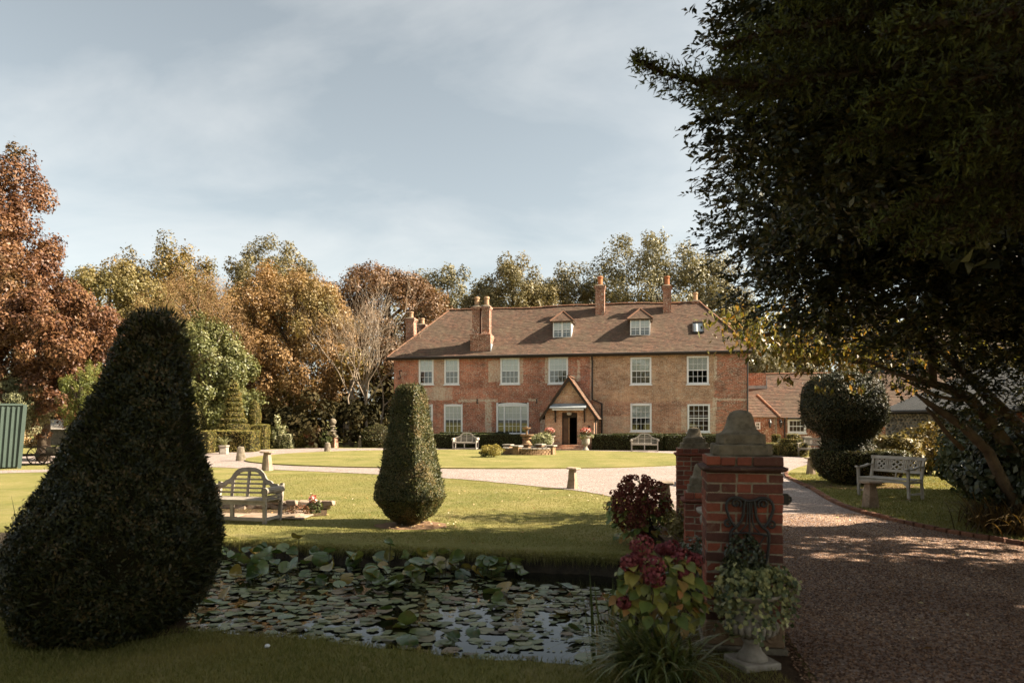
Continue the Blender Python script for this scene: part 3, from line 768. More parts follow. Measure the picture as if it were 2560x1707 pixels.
def build_grass():
    rng = np.random.default_rng(11)
    # the near lawn, this side of the pond
    n = 165000
    x = rng.uniform(-6.2, 2.0, n); y = rng.uniform(3.3, 6.6, n)
    ne = np.array([pond_edges(v)[0] for v in np.linspace(-6.2, 2.0, 240)])
    lim = np.interp(x, np.linspace(-6.2, 2.0, 240), ne)
    ok = (y < lim + 0.0) & (x < 1.85 - 0.0*y) & (x > -1.05*y) & (((x+3.3)/0.62)**2 + ((y-5.75)/0.4)**2 > rng.random(n)*1.2) 
    bald = bump3(np.c_[x, y, x*0], 1.9, 3); ok &= (bald + rng.normal(size=n)*0.5 > -0.75)
    p = np.c_[x, y, np.where(y > lim - 0.12, -0.015, 0.0)][ok]
    grass_field('grass', p, 'short grass of the shaded near lawn', 0.032, 0.006, 1)
    # the lawn beyond the pond
    n = 165000
    y = 8.8 + (rng.random(n)**1.6)*13.5; x = rng.uniform(-8.0, 3.4, n)
    xs = np.linspace(-8, 3.4, 300); fa = np.array([pond_edges(v)[1] for v in xs])
    le = np.interp(x, [q[0] for q in LAWN_EDGE], [q[1] for q in LAWN_EDGE])
    ok = (y > np.interp(x, xs, fa) - 0.02) & (y < le - 0.03) & (x > -0.62*y) & (((x+1.66)/0.6)**2 + ((y-11.35)/0.5)**2 > 1)
    ok &= ~((x > 1.75) & (y < 11.6))
    p = np.c_[x, y, np.zeros(n)][ok]
    grass_field('grass', p, 'sunlit grass of the lawn beyond the pond', 0.020, 0.008, 2)
    # fringe hanging over the far bank
    n = 22000
    x = rng.uniform(-6.5, 1.5, n); fa2 = np.interp(x, xs, fa)
    p = np.c_[x, fa2 + rng.uniform(-0.12, 0.05, n), rng.uniform(-0.07, 0.0, n)]
    a = rng.random(n)*6.28
    L = rng.uniform(0.05, 0.16, n)
    b0 = p + np.c_[np.cos(a)*.004, np.sin(a)*.004, np.zeros(n)]; b1 = p - np.c_[np.cos(a)*.004, np.sin(a)*.004, np.zeros(n)]
    tp = p + np.c_[rng.normal(size=n)*0.03, -L*0.45, -L*rng.uniform(-0.5, 1.0, n)]
    V = np.stack([b0, b1, tp], axis=1).reshape(-1, 3)
    o = link('grass', mesh_np('grass', V, np.arange(3*n).reshape(n, 3), rng.random(n)), M['grass'])
    tag(o, 'long grass hanging over the far pond bank', 'grass', kind='stuff')
    # verge under the bench
    n = 45000
    y = rng.uniform(8.5, 22, n); ex = np.interp(y, [q[1] for q in reversed(EDGE)], [q[0] for q in reversed(EDGE)])
    x = ex + 0.1 + rng.random(n)*4.5
    p = np.c_[x, y, np.full(n, 0.05)]
    grass_field('grass', p, 'grass of the verge round the lattice bench', 0.04, 0.012, 4)
    # pebbles of the near drive
    n = 125000
    y = 3.2 + (rng.random(n)**1.3)*9.5; x = rng.uniform(1.9, 9.0, n)
    ex = np.interp(y, [q[1] for q in reversed(EDGE)], [q[0] for q in reversed(EDGE)])
    lx = np.interp(y, [3.0, 4.6, 6.4, 8.6, 10.8, 12.6, 14], [1.9, 2.05, 2.4, 2.9, 3.3, 3.2, 2.85])
    ok = (x < ex - 0.03) & (x > lx - 0.1) & (x < y*0.78 + 0.3)
    x, y = x[ok], y[ok]; n = len(x)
    s = rng.uniform(0.006, 0.0135, n); a = rng.random(n)*6.28
    q = []
    for k in range(4):
        t = a + k*np.pi/2; r_ = s*rng.uniform(0.7, 1.3, n)
        q.append(np.c_[x + np.cos(t)*r_, y + np.sin(t)*r_, np.full(n, 0.012)])
    q.append(np.c_[x + rng.normal(size=n)*s*.3, y + rng.normal(size=n)*s*.3, 0.012 + s*rng.uniform(0.5, 1.1, n)])
    V = np.stack(q, axis=1).reshape(-1, 3)
    b = (np.arange(n)*5)[:, None]
    Fq = np.concatenate([b + np.array([[k, (k+1) % 4, 4]]) for k in range(4)])
    mid = (np.interp(y, [q[1] for q in reversed(EDGE)], [q[0] for q in reversed(EDGE)]) + np.interp(y, [3.0, 4.6, 6.4, 8.6, 10.8, 12.6, 14], [1.9, 2.05, 2.4, 2.9, 3.3, 3.2, 2.85]))/2
    off = np.abs(np.abs(x - mid) - 0.75)        # two pale wheel tracks, darker crown and margins
    tn = np.clip(rng.random(n)**1.15 + np.where(off < 0.28, 0.10, -0.10) + 0.10*bump3(np.c_[x, y, x*0], 2.2, 8), 0, 1)
    o = link('gravel', mesh_np('gravel', V, Fq, np.tile(tn, 4)), M['pebble'])
    tag(o, 'loose pebbles of the near drive', 'gravel', kind='stuff')
    # fallen leaves
    n = 520
    x = np.concatenate([rng.uniform(3, 9, 160), rng.uniform(7, 10.5, 140), rng.uniform(-5.0, 2.5, 160), rng.uniform(-1.9, -0.9, 60)])
    y = np.concatenate([rng.uniform(5, 13, 160), rng.uniform(8.8, 15, 140), rng.uniform(9.5, 17, 160), rng.uniform(11.0, 11.9, 60)])
    z = np.concatenate([np.full(160, .03), np.full(140, .085), np.full(160, .028), np.full(60, .02)])
    Nn = norm(np.c_[rng.normal(size=n)*.35, rng.normal(size=n)*.35, np.ones(n)])
    L = rng.uniform(0.03, 0.075, n)
    V, Fq = leaf_cards(np.c_[x, y, z], Nn, L, L*0.55, rng)
    o = link('fallen_leaves', mesh_np('fallen_leaves', V, Fq, rng.random(n)), M['litter'])
    tag(o, 'scattered fallen leaves on grass and gravel', 'fallen leaves', kind='stuff')
build_grass()
# ------------------------------------------------------------------ the house
HZ_EAVE, H_DEPTH, H_LEN = 5.95, 7.2, 22.74
V_RIDGE, Z_RIDGE, OVER = 3.6, 9.6, 0.35
SLOPE = (Z_RIDGE - HZ_EAVE) / (V_RIDGE + OVER)
RED = ((0.56, 0.175, 0.092), (0.41, 0.122, 0.068), (0.17, 0.08, 0.06))
BUFF = ((0.58, 0.345, 0.205), (0.46, 0.245, 0.135), (0.26, 0.135, 0.08))
BROWN = ((0.56, 0.275, 0.165), (0.42, 0.19, 0.115), (0.19, 0.10, 0.072))

def roof_plane(mb, e0, e1, r0, r1, nc, ns, seed, lift=0.022, sag=None):
    """overlapping courses from the eave line e0-e1 to the ridge line r0-r1"""
    rng = random.Random(seed)
    e0, e1, r0, r1 = [Vector(p) for p in (e0, e1, r0, r1)]
    nrm = (e1 - e0).cross(r0 - e0)
    if nrm.length < 1e-6: nrm = (e1 - e0).cross(r1 - e0)
    nrm.normalize()
    if nrm.z < 0: nrm = -nrm
    def pt(t, s, l):
        a = e0.lerp(r0, t); b = e1.lerp(r1, t); p = a.lerp(b, s)
        if sag: p = p + Vector((0, 0, sag(t, p.x)))
        return p + nrm * l
    for c in range(nc):
        t0, t1 = c/nc, min(1.0, (c+1.15)/nc)
        js = [lift*rng.uniform(0.6, 1.35) for _ in range(ns+1)]
        low = [pt(t0, i/ns, js[i]) for i in range(ns+1)]
        bot = [pt(t0, i/ns, -0.01) for i in range(ns+1)]
        top = [pt(t1, i/ns, 0.0) for i in range(ns+1)]
        base = len(mb.v)
        mb.v.extend([tuple(p) for p in bot + low + top])
        n = ns+1
        for i in range(ns):
            mb.f.append((base+i, base+i+1, base+n+i+1, base+n+i))
            mb.f.append((base+n+i, base+n+i+1, base+2*n+i+1, base+2*n+i))

def wall_holes(mb, x0, x1, z0, z1, y, holes, depth, flip=False):
    """a wall face in the plane y with openings; reveals run back by depth"""
    xs = sorted(set([x0, x1] + [v for h in holes for v in h[:2]])); zs = sorted(set([z0, z1] + [v for h in holes for v in h[2:4]]))
    for i in range(len(xs)-1):
        for k in range(len(zs)-1):
            cx, cz = (xs[i]+xs[i+1])/2, (zs[k]+zs[k+1])/2
            if cx < x0 or cx > x1 or cz < z0 or cz > z1: continue
            if any(h[0] < cx < h[1] and h[2] < cz < h[3] for h in holes): continue
            mb.quad((xs[i], y, zs[k]), (xs[i+1], y, zs[k]), (xs[i+1], y, zs[k+1]), (xs[i], y, zs[k+1]))
    for a, b, c, d in [h[:4] for h in holes]:
        mb.quad((a, y, c), (a, y, d), (a, y+depth, d), (a, y+depth, c))
        mb.quad((b, y, c), (b, y+depth, c), (b, y+depth, d), (b, y, d))
        mb.quad((a, y, c), (a, y+depth, c), (b, y+depth, c), (b, y, c))
        mb.quad((a, y, d), (b, y, d), (b, y+depth, d), (a, y+depth, d))

PANE = {}
def pane_mesh(w, h):
    k = (round(w, 3), round(h, 3))
    if k not in PANE:
        PANE[k] = MB().box(-w/2, w/2, -0.002, 0.002, -h/2, h/2).mesh('pane'); PANE[k].materials.append(M['glass'])
    return PANE[k]

def window(parent, x0, x1, z0, z1, cols, rows, y=0.0, fr=0.11, arch=0.0, blind=0.5, low=None, mull=None, sill=True, label=None):
    """sash window: white frame with glazing bars, one pane per opening, a blind behind the upper sash"""
    mb = MB()
    yf, yb = y - 0.025, y + 0.10
    mb.box(x0, x0+fr, yf, yb, z0, z1); mb.box(x1-fr, x1, yf, yb, z0, z1)
    mb.box(x0+fr, x1-fr, yf, yb, z0, z0+fr*0.9)
    if arch > 0:
        n = 10; pts = []
        for i in range(n+1):
            s = i/n; pts.append((x0 + (x1-x0)*s, z1 - arch + arch*math.sin(math.pi*(0.12+0.76*s))/1.0))
        pts[0] = (x0, z1-arch*0.75); pts[-1] = (x1, z1-arch*0.75)
        mb.prism([(x0+fr, z1-fr-arch*0.9), (x1-fr, z1-fr-arch*0.9)] + [(x1-0.002, z1-arch*0.75)] + list(reversed(pts[1:-1])) + [(x0+0.002, z1-arch*0.75)], yf, yb)
        zt = z1 - fr - arch*0.9
    else:
        mb.box(x0+fr, x1-fr, yf, yb, z1-fr*0.9, z1); zt = z1 - fr*0.9
    zb = z0 + fr*0.9
    w = mb.build('window', M['white'], parent)
    if label: w['label'] = label
    fields = [(x0+fr, x1-fr, cols)]
    if mull:
        m0, m1 = x0 + fr + mull, x1 - fr - mull; mw = 0.09
        MB().box(m0-mw/2, m0+mw/2, yf+0.01, yb, zb, zt).box(m1-mw/2, m1+mw/2, yf+0.01, yb, zb, zt).build('mullion', M['white'], w)
        fields = [(x0+fr, m0-mw/2, 1), (m0+mw/2, m1-mw/2, cols), (m1+mw/2, x1-fr, 1)]
    bars = MB(); bw = 0.024
    zm = zb + (zt - zb)*0.5
    bars.box(fields[0][0], fields[-1][1], y+0.012, y+0.06, zm-0.028, zm+0.028)
    for a, b, c in fields:
        for i in range(1, c):
            xx = a + (b-a)*i/c; bars.box(xx-bw/2, xx+bw/2, y+0.016, y+0.056, zb, zt)
        for k in range(1, rows):
            zz = zb + (zt-zb)*k/rows
            if abs(zz - zm) > 0.05: bars.box(a, b, y+0.02, y+0.052, zz-bw/2, zz+bw/2)
        for i in range(c):
            for k in range(rows):
                pw, ph = (b-a)/c - bw*0.6, (zt-zb)/rows - bw*0.6
                link('pane', pane_mesh(pw, ph), None, w, (a + (b-a)*(i+.5)/c, y+0.036, zb + (zt-zb)*(k+.5)/rows))
    bars.build('glazing_bars', M['white'], w)
    if sill:
        MB().box(x0-0.06, x1+0.06, y-0.09, y+0.02, z0-0.07, z0-0.004).build('sill', M['white'], w)
    if blind > 0:
        zl = zt - (zt-zb)*blind
        MB().box(x0+fr*0.8, x1-fr*0.8, y+0.062, y+0.070, zl, zt+0.05).build('blind', M['blind'], w)
    if low is not None:
        MB().box(x0+fr*0.8, x1-fr*0.8, y+0.085, y+0.093, zb-0.03, zt).build('curtain', M[low], w)
    return w

def chimney(parent, u, v, w, d, z0, z1, pots, mat, pot_mat='terracotta', pot_h=0.6, pot_r=0.15, cap=0.07, base=None, name='chimney'):
    mb = MB()
    if base:   # (width, depth, z0, z1) : a broad lower block with sloped shoulders
        bw_, bd_, b0, b1 = base
        mb.box(u-bw_/2, u+bw_/2, v-bd_/2, v+bd_/2, b0, b1)
    mb.box(u-w/2, u+w/2, v-d/2, v+d/2, z0, z1-0.22)
    mb.box(u-w/2-cap*0.5, u+w/2+cap*0.5, v-d/2-cap*0.5, v+d/2+cap*0.5, z1-0.218, z1-0.12)
    mb.box(u-w/2-cap, u+w/2+cap, v-d/2-cap, v+d/2+cap, z1-0.118, z1)
    c = mb.build(name, mat, parent)
    MB().lathe([(w*0.62, z1), (w*0.5, z1+0.06), (w*0.3, z1+0.1)], 4 if False else 12, (u, v, 0), 6).build('flaunching', M['stone'], c)
    for du in pots:
        MB().lathe([(pot_r, z1+0.04), (pot_r*0.92, z1+pot_h*0.82), (pot_r*1.18, z1+pot_h*0.84), (pot_r*1.18, z1+pot_h*0.93), (pot_r, z1+pot_h), (pot_r*0.75, z1+pot_h), (pot_r*0.75, z1+pot_h-0.15)], 14, (u+du, v, 0)).build('chimney_pot', M[pot_mat], c, smooth=False)
    return c

def tile_row(parent, p, q, n, name, r=0.12, seed=0, up=Vector((0, 0, 1))):
    """half-round ridge or hip tiles, one by one"""
    p, q = Vector(p), Vector(q); L = (q-p).length/n
    mb = MB(); ns = 6
    for e, rr in ((0, r), (1, r*0.92)):
        for k in range(ns+1):
            t = math.pi*k/ns
            mb.v.append((e*L*1.06, math.cos(t)*rr, math.sin(t)*rr*0.8))
    for k in range(ns): mb.f.append((k, k+1, ns+2+k, ns+1+k))
    me = mb.mesh(name); me.materials.append(M['ridge'])
    d = (q-p).normalized(); rnd = random.Random(seed)
    sd = up.cross(d).normalized(); u2 = d.cross(sd)
    R = Matrix((d, sd, u2)).transposed().to_euler()
    for i in range(n):
        o = link(name, me, None, parent, p + d*L*i + Vector((0, 0, rnd.uniform(-.012, .012))))
        o.rotation_euler = (R.x + rnd.uniform(-.05, .05), R.y + rnd.uniform(-.02, .02), R.z + rnd.uniform(-.03, .03))

def main_sag(t, u):
    return t*(0.035*math.sin(u*0.55+0.4) + 0.025*math.sin(u*1.3)) - 0.05*math.sin(math.pi*min(1, max(0, u/H_LEN)))*math.sin(math.pi*t)

def house():
    H = thing('manor_house', 'long two-storey red brick manor house with hipped tiled roof and gabled porch', 'house', (HX, HY, 0), HROT)
    # window openings from the photograph, on the plane of the front
    def opn(px0, px1, py0, py1):
        a, b = fu(px0), fu(px1); m = (a+b)/2
        return (a, b, fz(py1, m), fz(py0, m))
    up = [opn(1047, 1084, 895, 961), opn(1111, 1148, 895, 961), opn(1251, 1299, 894, 960), opn(1371, 1420, 892, 959), opn(1576, 1628.5, 893, 961), opn(1717, 1772, 890, 960)]
    lo = [opn(1036, 1082, 1010, 1084), opn(1110, 1156.5, 1010, 1084), opn(1241, 1322, 1006, 1085), opn(1576, 1629, 1008, 1078), opn(1718.5, 1775, 1010, 1080)]
    ud = fu(1436)
    door = (ud-0.6, ud+0.6, 0.15, 2.35)
    holes = up + lo + [door]
    mb = MB()
    wall_holes(mb, 0, H_LEN, 0, HZ_EAVE-0.02, 0.0, holes, 0.12)
    mb.quad((0, H_DEPTH, 0), (0, 0, 0), (0, 0, HZ_EAVE-0.02), (0, H_DEPTH, HZ_EAVE-0.02))
    mb.quad((H_LEN, 0, 0), (H_LEN, H_DEPTH, 0), (H_LEN, H_DEPTH, HZ_EAVE-0.02), (H_LEN, 0, HZ_EAVE-0.02))
    mb.quad((H_LEN, H_DEPTH, 0), (0, H_DEPTH, 0), (0, H_DEPTH, HZ_EAVE-0.02), (H_LEN, H_DEPTH, HZ_EAVE-0.02))
    U = fu
    z = lambda py, px: fz(py, fu(px))
    zones = [(U(1482), U(1786), z(1003, 1600), 9, BUFF), (U(1482), U(1786), 0, z(1003, 1600), BROWN), (U(1786), 30, 0, 9, (RED[0], (0.27, 0.115, 0.066), RED[2]))]
    boxes = [(U(1145), U(1244), z(1004.5, 1200), z(997.5, 1200)), (U(1213), U(1229), z(1086, 1220), z(1000, 1220)), (U(1221), U(1229), z(955, 1225), z(903, 1225)),
             (U(1229), U(1250), z(955, 1235), z(900, 1235), 0.7), (U(1300), U(1308), z(958, 1300), z(896, 1300), 0.8), (U(1362), U(1371), z(958, 1366), z(895, 1366)), (U(1422), U(1450), z(953, 1440), z(938, 1440)),
             (U(1443), U(1450), z(945, 1446), z(900, 1446)), (U(1475), U(1481), z(1000, 1480), z(890, 1480)), (U(1084), U(1112), z(1000, 1095), z(893, 1095), 0.55), (U(1060), U(1130), z(1000, 1095), z(968, 1095), 0.6),
             (U(1785), U(1792), z(950, 1788), z(890, 1788)), (U(1781), U(1792), z(1025, 1788), z(993, 1788)), (U(1790), U(1868), z(1001, 1830), z(996, 1830)), (U(1703), U(1717), z(1075, 1710), z(1020, 1710), 0.7), (U(1775), U(1790), z(1080, 1780), z(1020, 1780), 0.7),
             (U(1322), U(1345), z(1003, 1330), z(997, 1330)), (U(1350), U(1362), z(1095, 1355), z(1030, 1355), 0.75), (U(1505), U(1575), z(1085, 1540), z(1040, 1540), 0.45)]
    brick = brick_wall_mat('house_brick', zones, RED, lime=0.55, boxes=boxes)
    mb.build('wall', brick, H)
    M['chim_brick'] = brick_wall_mat('chimney_brick', [], ((0.34, 0.115, 0.06), (0.24, 0.08, 0.045), (0.11, 0.05, 0.036)), lime=0.2)
    M['annex_brick'] = brick_wall_mat('annex_brick', [], ((0.42, 0.14, 0.07), (0.30, 0.095, 0.053), (0.13, 0.055, 0.04)), lime=0.4)
    M['porch_brick'] = brick_wall_mat('porch_brick', [], ((0.60, 0.35, 0.21), (0.48, 0.21, 0.115), (0.26, 0.13, 0.085)), lime=0.35)
    # a dim room behind the windows
    MB().quad((0.05, 3.2, 0), (H_LEN-0.05, 3.2, 0), (H_LEN-0.05, 3.2, HZ_EAVE-0.1), (0.05, 3.2, HZ_EAVE-0.1)).box(0.05, H_LEN-0.05, 0.2, 3.19, 2.85, 2.95).box(0.05, H_LEN-0.05, 0.2, 3.19, 0.0, 0.06).build('interior', M['hall'], H)
    spec = [(3, 4, 0.0, 0.5, None), (3, 4, 0.0, 0.5, 'net'), (4, 4, 0.0, 0.5, 'net'), (4, 4, 0.0, 0.5, 'net'), (4, 4, 0.0, 0.52, 'net'), (4, 4, 0.0, 0.5, None)]
    for h, (c, r, ar, bl, lw) in zip(up, spec):
        window(H, *h, c, r, blind=bl, low=lw)
    spec = [(4, 4, 0.05, 0.52, None), (4, 4, 0.05, 0.52, None), (4, 4, 0.16, 0.5, None), (4, 4, 0.04, 0.5, None), (4, 5, 0.0, 0.0, 'curtain')]
    for i, (h, (c, r, ar, bl, lw)) in enumerate(zip(lo, spec)):
        window(H, *h, c, r, arch=ar, blind=bl, low=lw, mull=0.42 if i == 2 else None, sill=True)
    # small lead weathering boards over the two left upper windows
    for h in up[:2]:
        MB().box(h[0]-0.12, h[1]+0.2, -0.06, -0.003, h[3]+0.01, h[3]+0.07).build('weather_board', M['stone_brown'], H)
    # ---- roof
    E = OVER
    rl, rr = 2.8, H_LEN - 2.7
    mb = MB()
    roof_plane(mb, (-E, -E, HZ_EAVE), (H_LEN+E, -E, HZ_EAVE), (rl, V_RIDGE, Z_RIDGE), (rr, V_RIDGE, Z_RIDGE), 40, 90, 1, sag=main_sag)
    roof_plane(mb, (H_LEN+E, H_DEPTH+E, HZ_EAVE), (-E, H_DEPTH+E, HZ_EAVE), (rr, V_RIDGE, Z_RIDGE), (rl, V_RIDGE, Z_RIDGE), 14, 20, 2, sag=main_sag)
    roof_plane(mb, (-E, H_DEPTH+E, HZ_EAVE), (-E, -E, HZ_EAVE), (rl, V_RIDGE, Z_RIDGE), (rl, V_RIDGE, Z_RIDGE), 40, 24, 3)
    roof_plane(mb, (H_LEN+E, -E, HZ_EAVE), (H_LEN+E, H_DEPTH+E, HZ_EAVE), (rr, V_RIDGE, Z_RIDGE), (rr, V_RIDGE, Z_RIDGE), 40, 24, 4)
    mb.box(-E+0.05, H_LEN+E-0.05, -E+0.05, H_DEPTH+E-0.05, HZ_EAVE-0.07, HZ_EAVE-0.03)
    roof = mb.build('roof', M['tile'], H)
    n = 38
    for i in range(n):   # ridge follows the settled roof
        a = rl + (rr-rl)*i/n; b = rl + (rr-rl)*(i+1)/n
        tile_row(roof, (a, V_RIDGE, Z_RIDGE+0.02+main_sag(1, a)), (b, V_RIDGE, Z_RIDGE+0.02+main_sag(1, b)), 1, 'ridge_tile', 0.10, i)
    tile_row(roof, (-E, -E, HZ_EAVE+0.02), (rl, V_RIDGE, Z_RIDGE+0.03), 17, 'hip_tile', 0.085, 3)
    tile_row(roof, (H_LEN+E, -E, HZ_EAVE+0.02), (rr, V_RIDGE, Z_RIDGE+0.03), 17, 'hip_tile', 0.08, 4)
    # ---- gutter and pipes
    MB().tube([(-E-0.02, -E-0.07, HZ_EAVE-0.05), (H_LEN+E+0.02, -E-0.07, HZ_EAVE-0.06)], 0.065, 8).build('gutter', M['gutter'], H)
    MB().box(-E, H_LEN+E, -E+0.02, -E+0.045, HZ_EAVE-0.2, HZ_EAVE-0.035).build('fascia', M['darkwood'], H)
    up_ = fu(1481); u2 = fu(1505)
    pz = fz(998, up_)
    MB().tube([(up_, -E-0.05, HZ_EAVE-0.1), (up_, -0.1, HZ_EAVE-0.45), (up_, -0.1, pz), (u2, -0.1, pz-0.28), (u2, -0.1, 0.1)], 0.05, 8).build('downpipe', M['gutter'], H)
    MB().tube([(H_LEN-0.06, -E-0.05, HZ_EAVE-0.1), (H_LEN-0.06, -0.1, HZ_EAVE-0.5), (H_LEN-0.06, -0.1, 0.1)], 0.045, 8).build('downpipe', M['gutter'], H)
    # wall irons: an S plate and two straight bars
    us, zs = fu(1000), fz(937, fu(1000))
    pts = [(us - 0.09*math.cos(a), -0.04, zs + 0.26 + 0.12*math.sin(a)) for a in [math.pi*1.3 - i*0.45 for i in range(10)]]
    pts = [(us+0.14, -0.04, zs+0.22), (us+0.08, -0.04, zs+0.30), (us, -0.04, zs+0.28), (us-0.05, -0.04, zs+0.16), (us, -0.04, zs+0.02), (us+0.05, -0.04, zs-0.14), (us, -0.04, zs-0.26), (us-0.09, -0.04, zs-0.28), (us-0.14, -0.04, zs-0.2)]
    MB().tube(pts, 0.024, 6).build('tie_iron', M['iron'], H)
    for px in (1193, 1342):
        u = fu(px); MB().box(u-0.03, u+0.03, -0.05, -0.003, fz(1009, u), fz(997, u)).build('tie_iron', M['iron'], H)
    # ---- chimneys
    cu = fu(1207, 0.4)
    c = MB()
    c.box(cu-0.74, cu+0.62, -0.02, 1.0, 6.0, 7.35)
    for du in (-0.42, 0.28):
        c.add([(cu+du-0.40, -0.018, 7.352), (cu+du+0.34, -0.018, 7.352), (cu+du+0.34, 0.8, 7.352), (cu+du-0.40, 0.8, 7.352), (cu+du-0.03, 0.1, 7.62), (cu+du-0.03, 0.7, 7.62)], [(0,1,4), (1,2,5,4), (2,3,5), (3,0,4,5)])
    base = c.build('chimney', M['chim_brick'], H, recalc=True)
    for du in (-0.40, 0.27):
        s = MB()
        x = cu + du
        s.lathe([(0.31, 7.36), (0.31, 9.05)], 4, (x, 0.42, 0)) if False else None
        s.box(x-0.245, x+0.245, 0.12, 0.68, 7.3, 9.0); s.box(x-0.28, x+0.28, 0.08, 0.72, 9.002, 9.08); s.box(x-0.32, x+0.32, 0.04, 0.76, 9.082, 9.2)
        s.build('chimney_shaft', M['chim_brick'], base)
        MB().lathe([(0.33, 9.2), (0.27, 9.28), (0.19, 9.34)], 16, (x, 0.40, 0), 4).build('flaunching', M['stone'], base)
        MB().lathe([(0.16, 9.28), (0.145, 9.72), (0.185, 9.74), (0.185, 9.84), (0.155, 9.88), (0.11, 9.88), (0.11, 9.7)], 14, (x, 0.40, 0)).build('chimney_pot', M['pot_buff'], base)
    MB().box(cu-0.80, cu+0.68, -0.06, -0.03, 6.0, 6.22).box(cu+0.63, cu+0.655, -0.05, 1.0, 6.0, 6.75).build('flashing', M['lead'], base)
    for px, v, w, d, pyt, col in ((1500.5, 3.05, 0.60, 0.62, 716, 'terracotta'), (1667.5, 3.05, 0.52, 0.55, 716, 'terracotta')):
        u = fu(px, v); zt = fz(716, u, v)
        ch = chimney(H, u, v, w, d, 8.3, zt, [0], M['chim_brick'], col, 0.66, 0.17)
        MB().box(u-w/2-0.02, u+w/2+0.02, v-d/2-0.02, v-d/2-0.004, 8.55, 8.72).build('flashing', M['lead'], ch)
    u = fu(1739, 3.6); chimney(H, u, 3.7, 0.42, 0.42, 9.3, fz(754, u, 3.7), [0], M['chim_brick'], 'pot_buff', 0.6, 0.14, 0.05)
    for px, v, py, w in ((1028, 3.2, 797, 0.60), (1056, 5.0, 813, 0.60)):
        u = fu(px, v); chimney(H, u, v, w, 0.6, 3.0, fz(py, u, v), [0], M['chim_brick'], 'pot_buff', 0.5, 0.16, 0.08)
    # ---- dormers
    for px0, px1, lw in ((1384, 1427, 'net'), (1577, 1623.5, 'net')):
        v0 = 1.0; a, b = fu(px0, v0), fu(px1, v0); zb, zt = 7.13, 8.20
        vs = lambda zz: (zz - HZ_EAVE)/SLOPE - OVER
        d = MB()
        for x, s in ((a-0.05, 1), (b+0.05, -1)):
            d.add([(x, v0, zb-0.1), (x, v0, zt+0.02), (x, vs(zt)+0.1, zt+0.02)], [(0, 1, 2) if s > 0 else (0, 2, 1)])
        d.box(a-0.06, b+0.06, v0-0.0, v0+0.02, zb-0.12, zb-0.004)
        dm = d.build('dormer', M['white'], H)
        ww = window(dm, a-0.04, b+0.04, zb, zt, 4, 3, y=v0, fr=0.07, blind=0.5, low=lw, sill=False)
        xm = (a+b)/2
        MB().box(xm-0.05, xm+0.05, v0-0.03, v0+0.03, zb+0.06, zt-0.06).build('meeting_stile', M['white'], dm)
        MB().box(a-0.1, b+0.1, v0-0.07, v0-0.03, zb-0.17, zb-0.02).build('flashing', M['lead'], dm)
        ev = 0.22; za = 8.93
        m2 = MB()
        roof_plane(m2, (a-ev, v0-ev, zt+0.0), (b+ev, v0-ev, zt+0.0), (xm, v0+0.5, za), (xm, v0+0.5, za), 9, 8, 7, lift=0.018)
        roof_plane(m2, (a-ev, vs(zt)+0.12, zt), (a-ev, v0-ev, zt), (xm, vs(za)+0.15, za), (xm, v0+0.5, za), 9, 8, 8, lift=0.018)
        roof_plane(m2, (b+ev, v0-ev, zt), (b+ev, vs(zt)+0.12, zt), (xm, v0+0.5, za), (xm, vs(za)+0.15, za), 9, 8, 9, lift=0.018)
        m2.box(a-ev+0.03, b+ev-0.03, v0-ev+0.03, vs(zt), zt-0.07, zt-0.015)
        m2.build('dormer_roof', M['tile'], dm)
        # dormer ridge and hips as thin clay rolls
        mh = MB()
        for p, q in (((a-ev, v0-ev, zt+0.02), (xm, v0+0.5, za+0.02)), ((b+ev, v0-ev, zt+0.02), (xm, v0+0.5, za+0.02)), ((xm, v0+0.5, za+0.02), (xm, vs(za)+0.1, za+0.02))):
            mh.tube([p, q], 0.05, 6)
        mh.build('dormer_hip', M['ridge'], dm)
    # ---- skylight
    u0, u1 = fu(1732, 1.4), fu(1758, 1.4)
    def on(u, v, l): return (u, v - l*SLOPE/math.hypot(1, SLOPE), HZ_EAVE + (v+OVER)*SLOPE + l/math.hypot(1, SLOPE))
    sk = MB(); va, vb = 1.02, 1.80
    for (p, q) in (((u0, va), (u1, va)), ((u0, vb), (u1, vb)), ((u0, va), (u0, vb)), ((u1, va), (u1, vb))):
        sk.obox(on(*p, 0.06), on(*q, 0.06), 0.08, 0.1)
    s = sk.build('skylight', M['gutter'], H)
    um = (u0+u1)/2
    for p, q in ((u0, um), (um, u1)):
        MB().add([on(p+0.03, va, 0.06), on(q-0.03, va, 0.06), on(q-0.03, vb, 0.06), on(p+0.03, vb, 0.06)], [(0, 1, 2, 3)]).build('pane', M['glass'], s)
    MB().add([on(u0, va, 0.035), on(u1, va, 0.035), on(u1, vb, 0.035), on(u0, vb, 0.035)], [(0, 1, 2, 3)]).build('blind', M['blind'], s)
    # ---- porch
    pv = -3.0
    a, b = fu(1363, pv), fu(1485, pv); m = fu(1423, pv)
    da, db = fu(1405, pv), fu(1443, pv)
    ze, zap = 2.2, 4.30
    dz = 0.30; dt = fz(1031, m, pv)
    pw = MB()
    wall_holes(pw, a, b, 0, ze, pv, [(da, db, dz, dt if dt < ze else ze-0.001)], 0.3)
    pw.add([(a, pv, ze), (b, pv, ze), (b - (b-m)*0.06, pv, ze+0.0), (m, pv, zap-0.1)], [(0, 1, 3)])
    pw.quad((b, pv, 0), (b, 0, 0), (b, 0, ze), (b, pv, ze)); pw.quad((a, 0, 0), (a, pv, 0), (a, pv, ze), (a, 0, ze))
    P_ = pw.build('porch', M['porch_brick'], H)
    pr = MB()
    ex = 0.28
    za_ = ze - 0.16
    sl = (zap - ze)/(b - m)
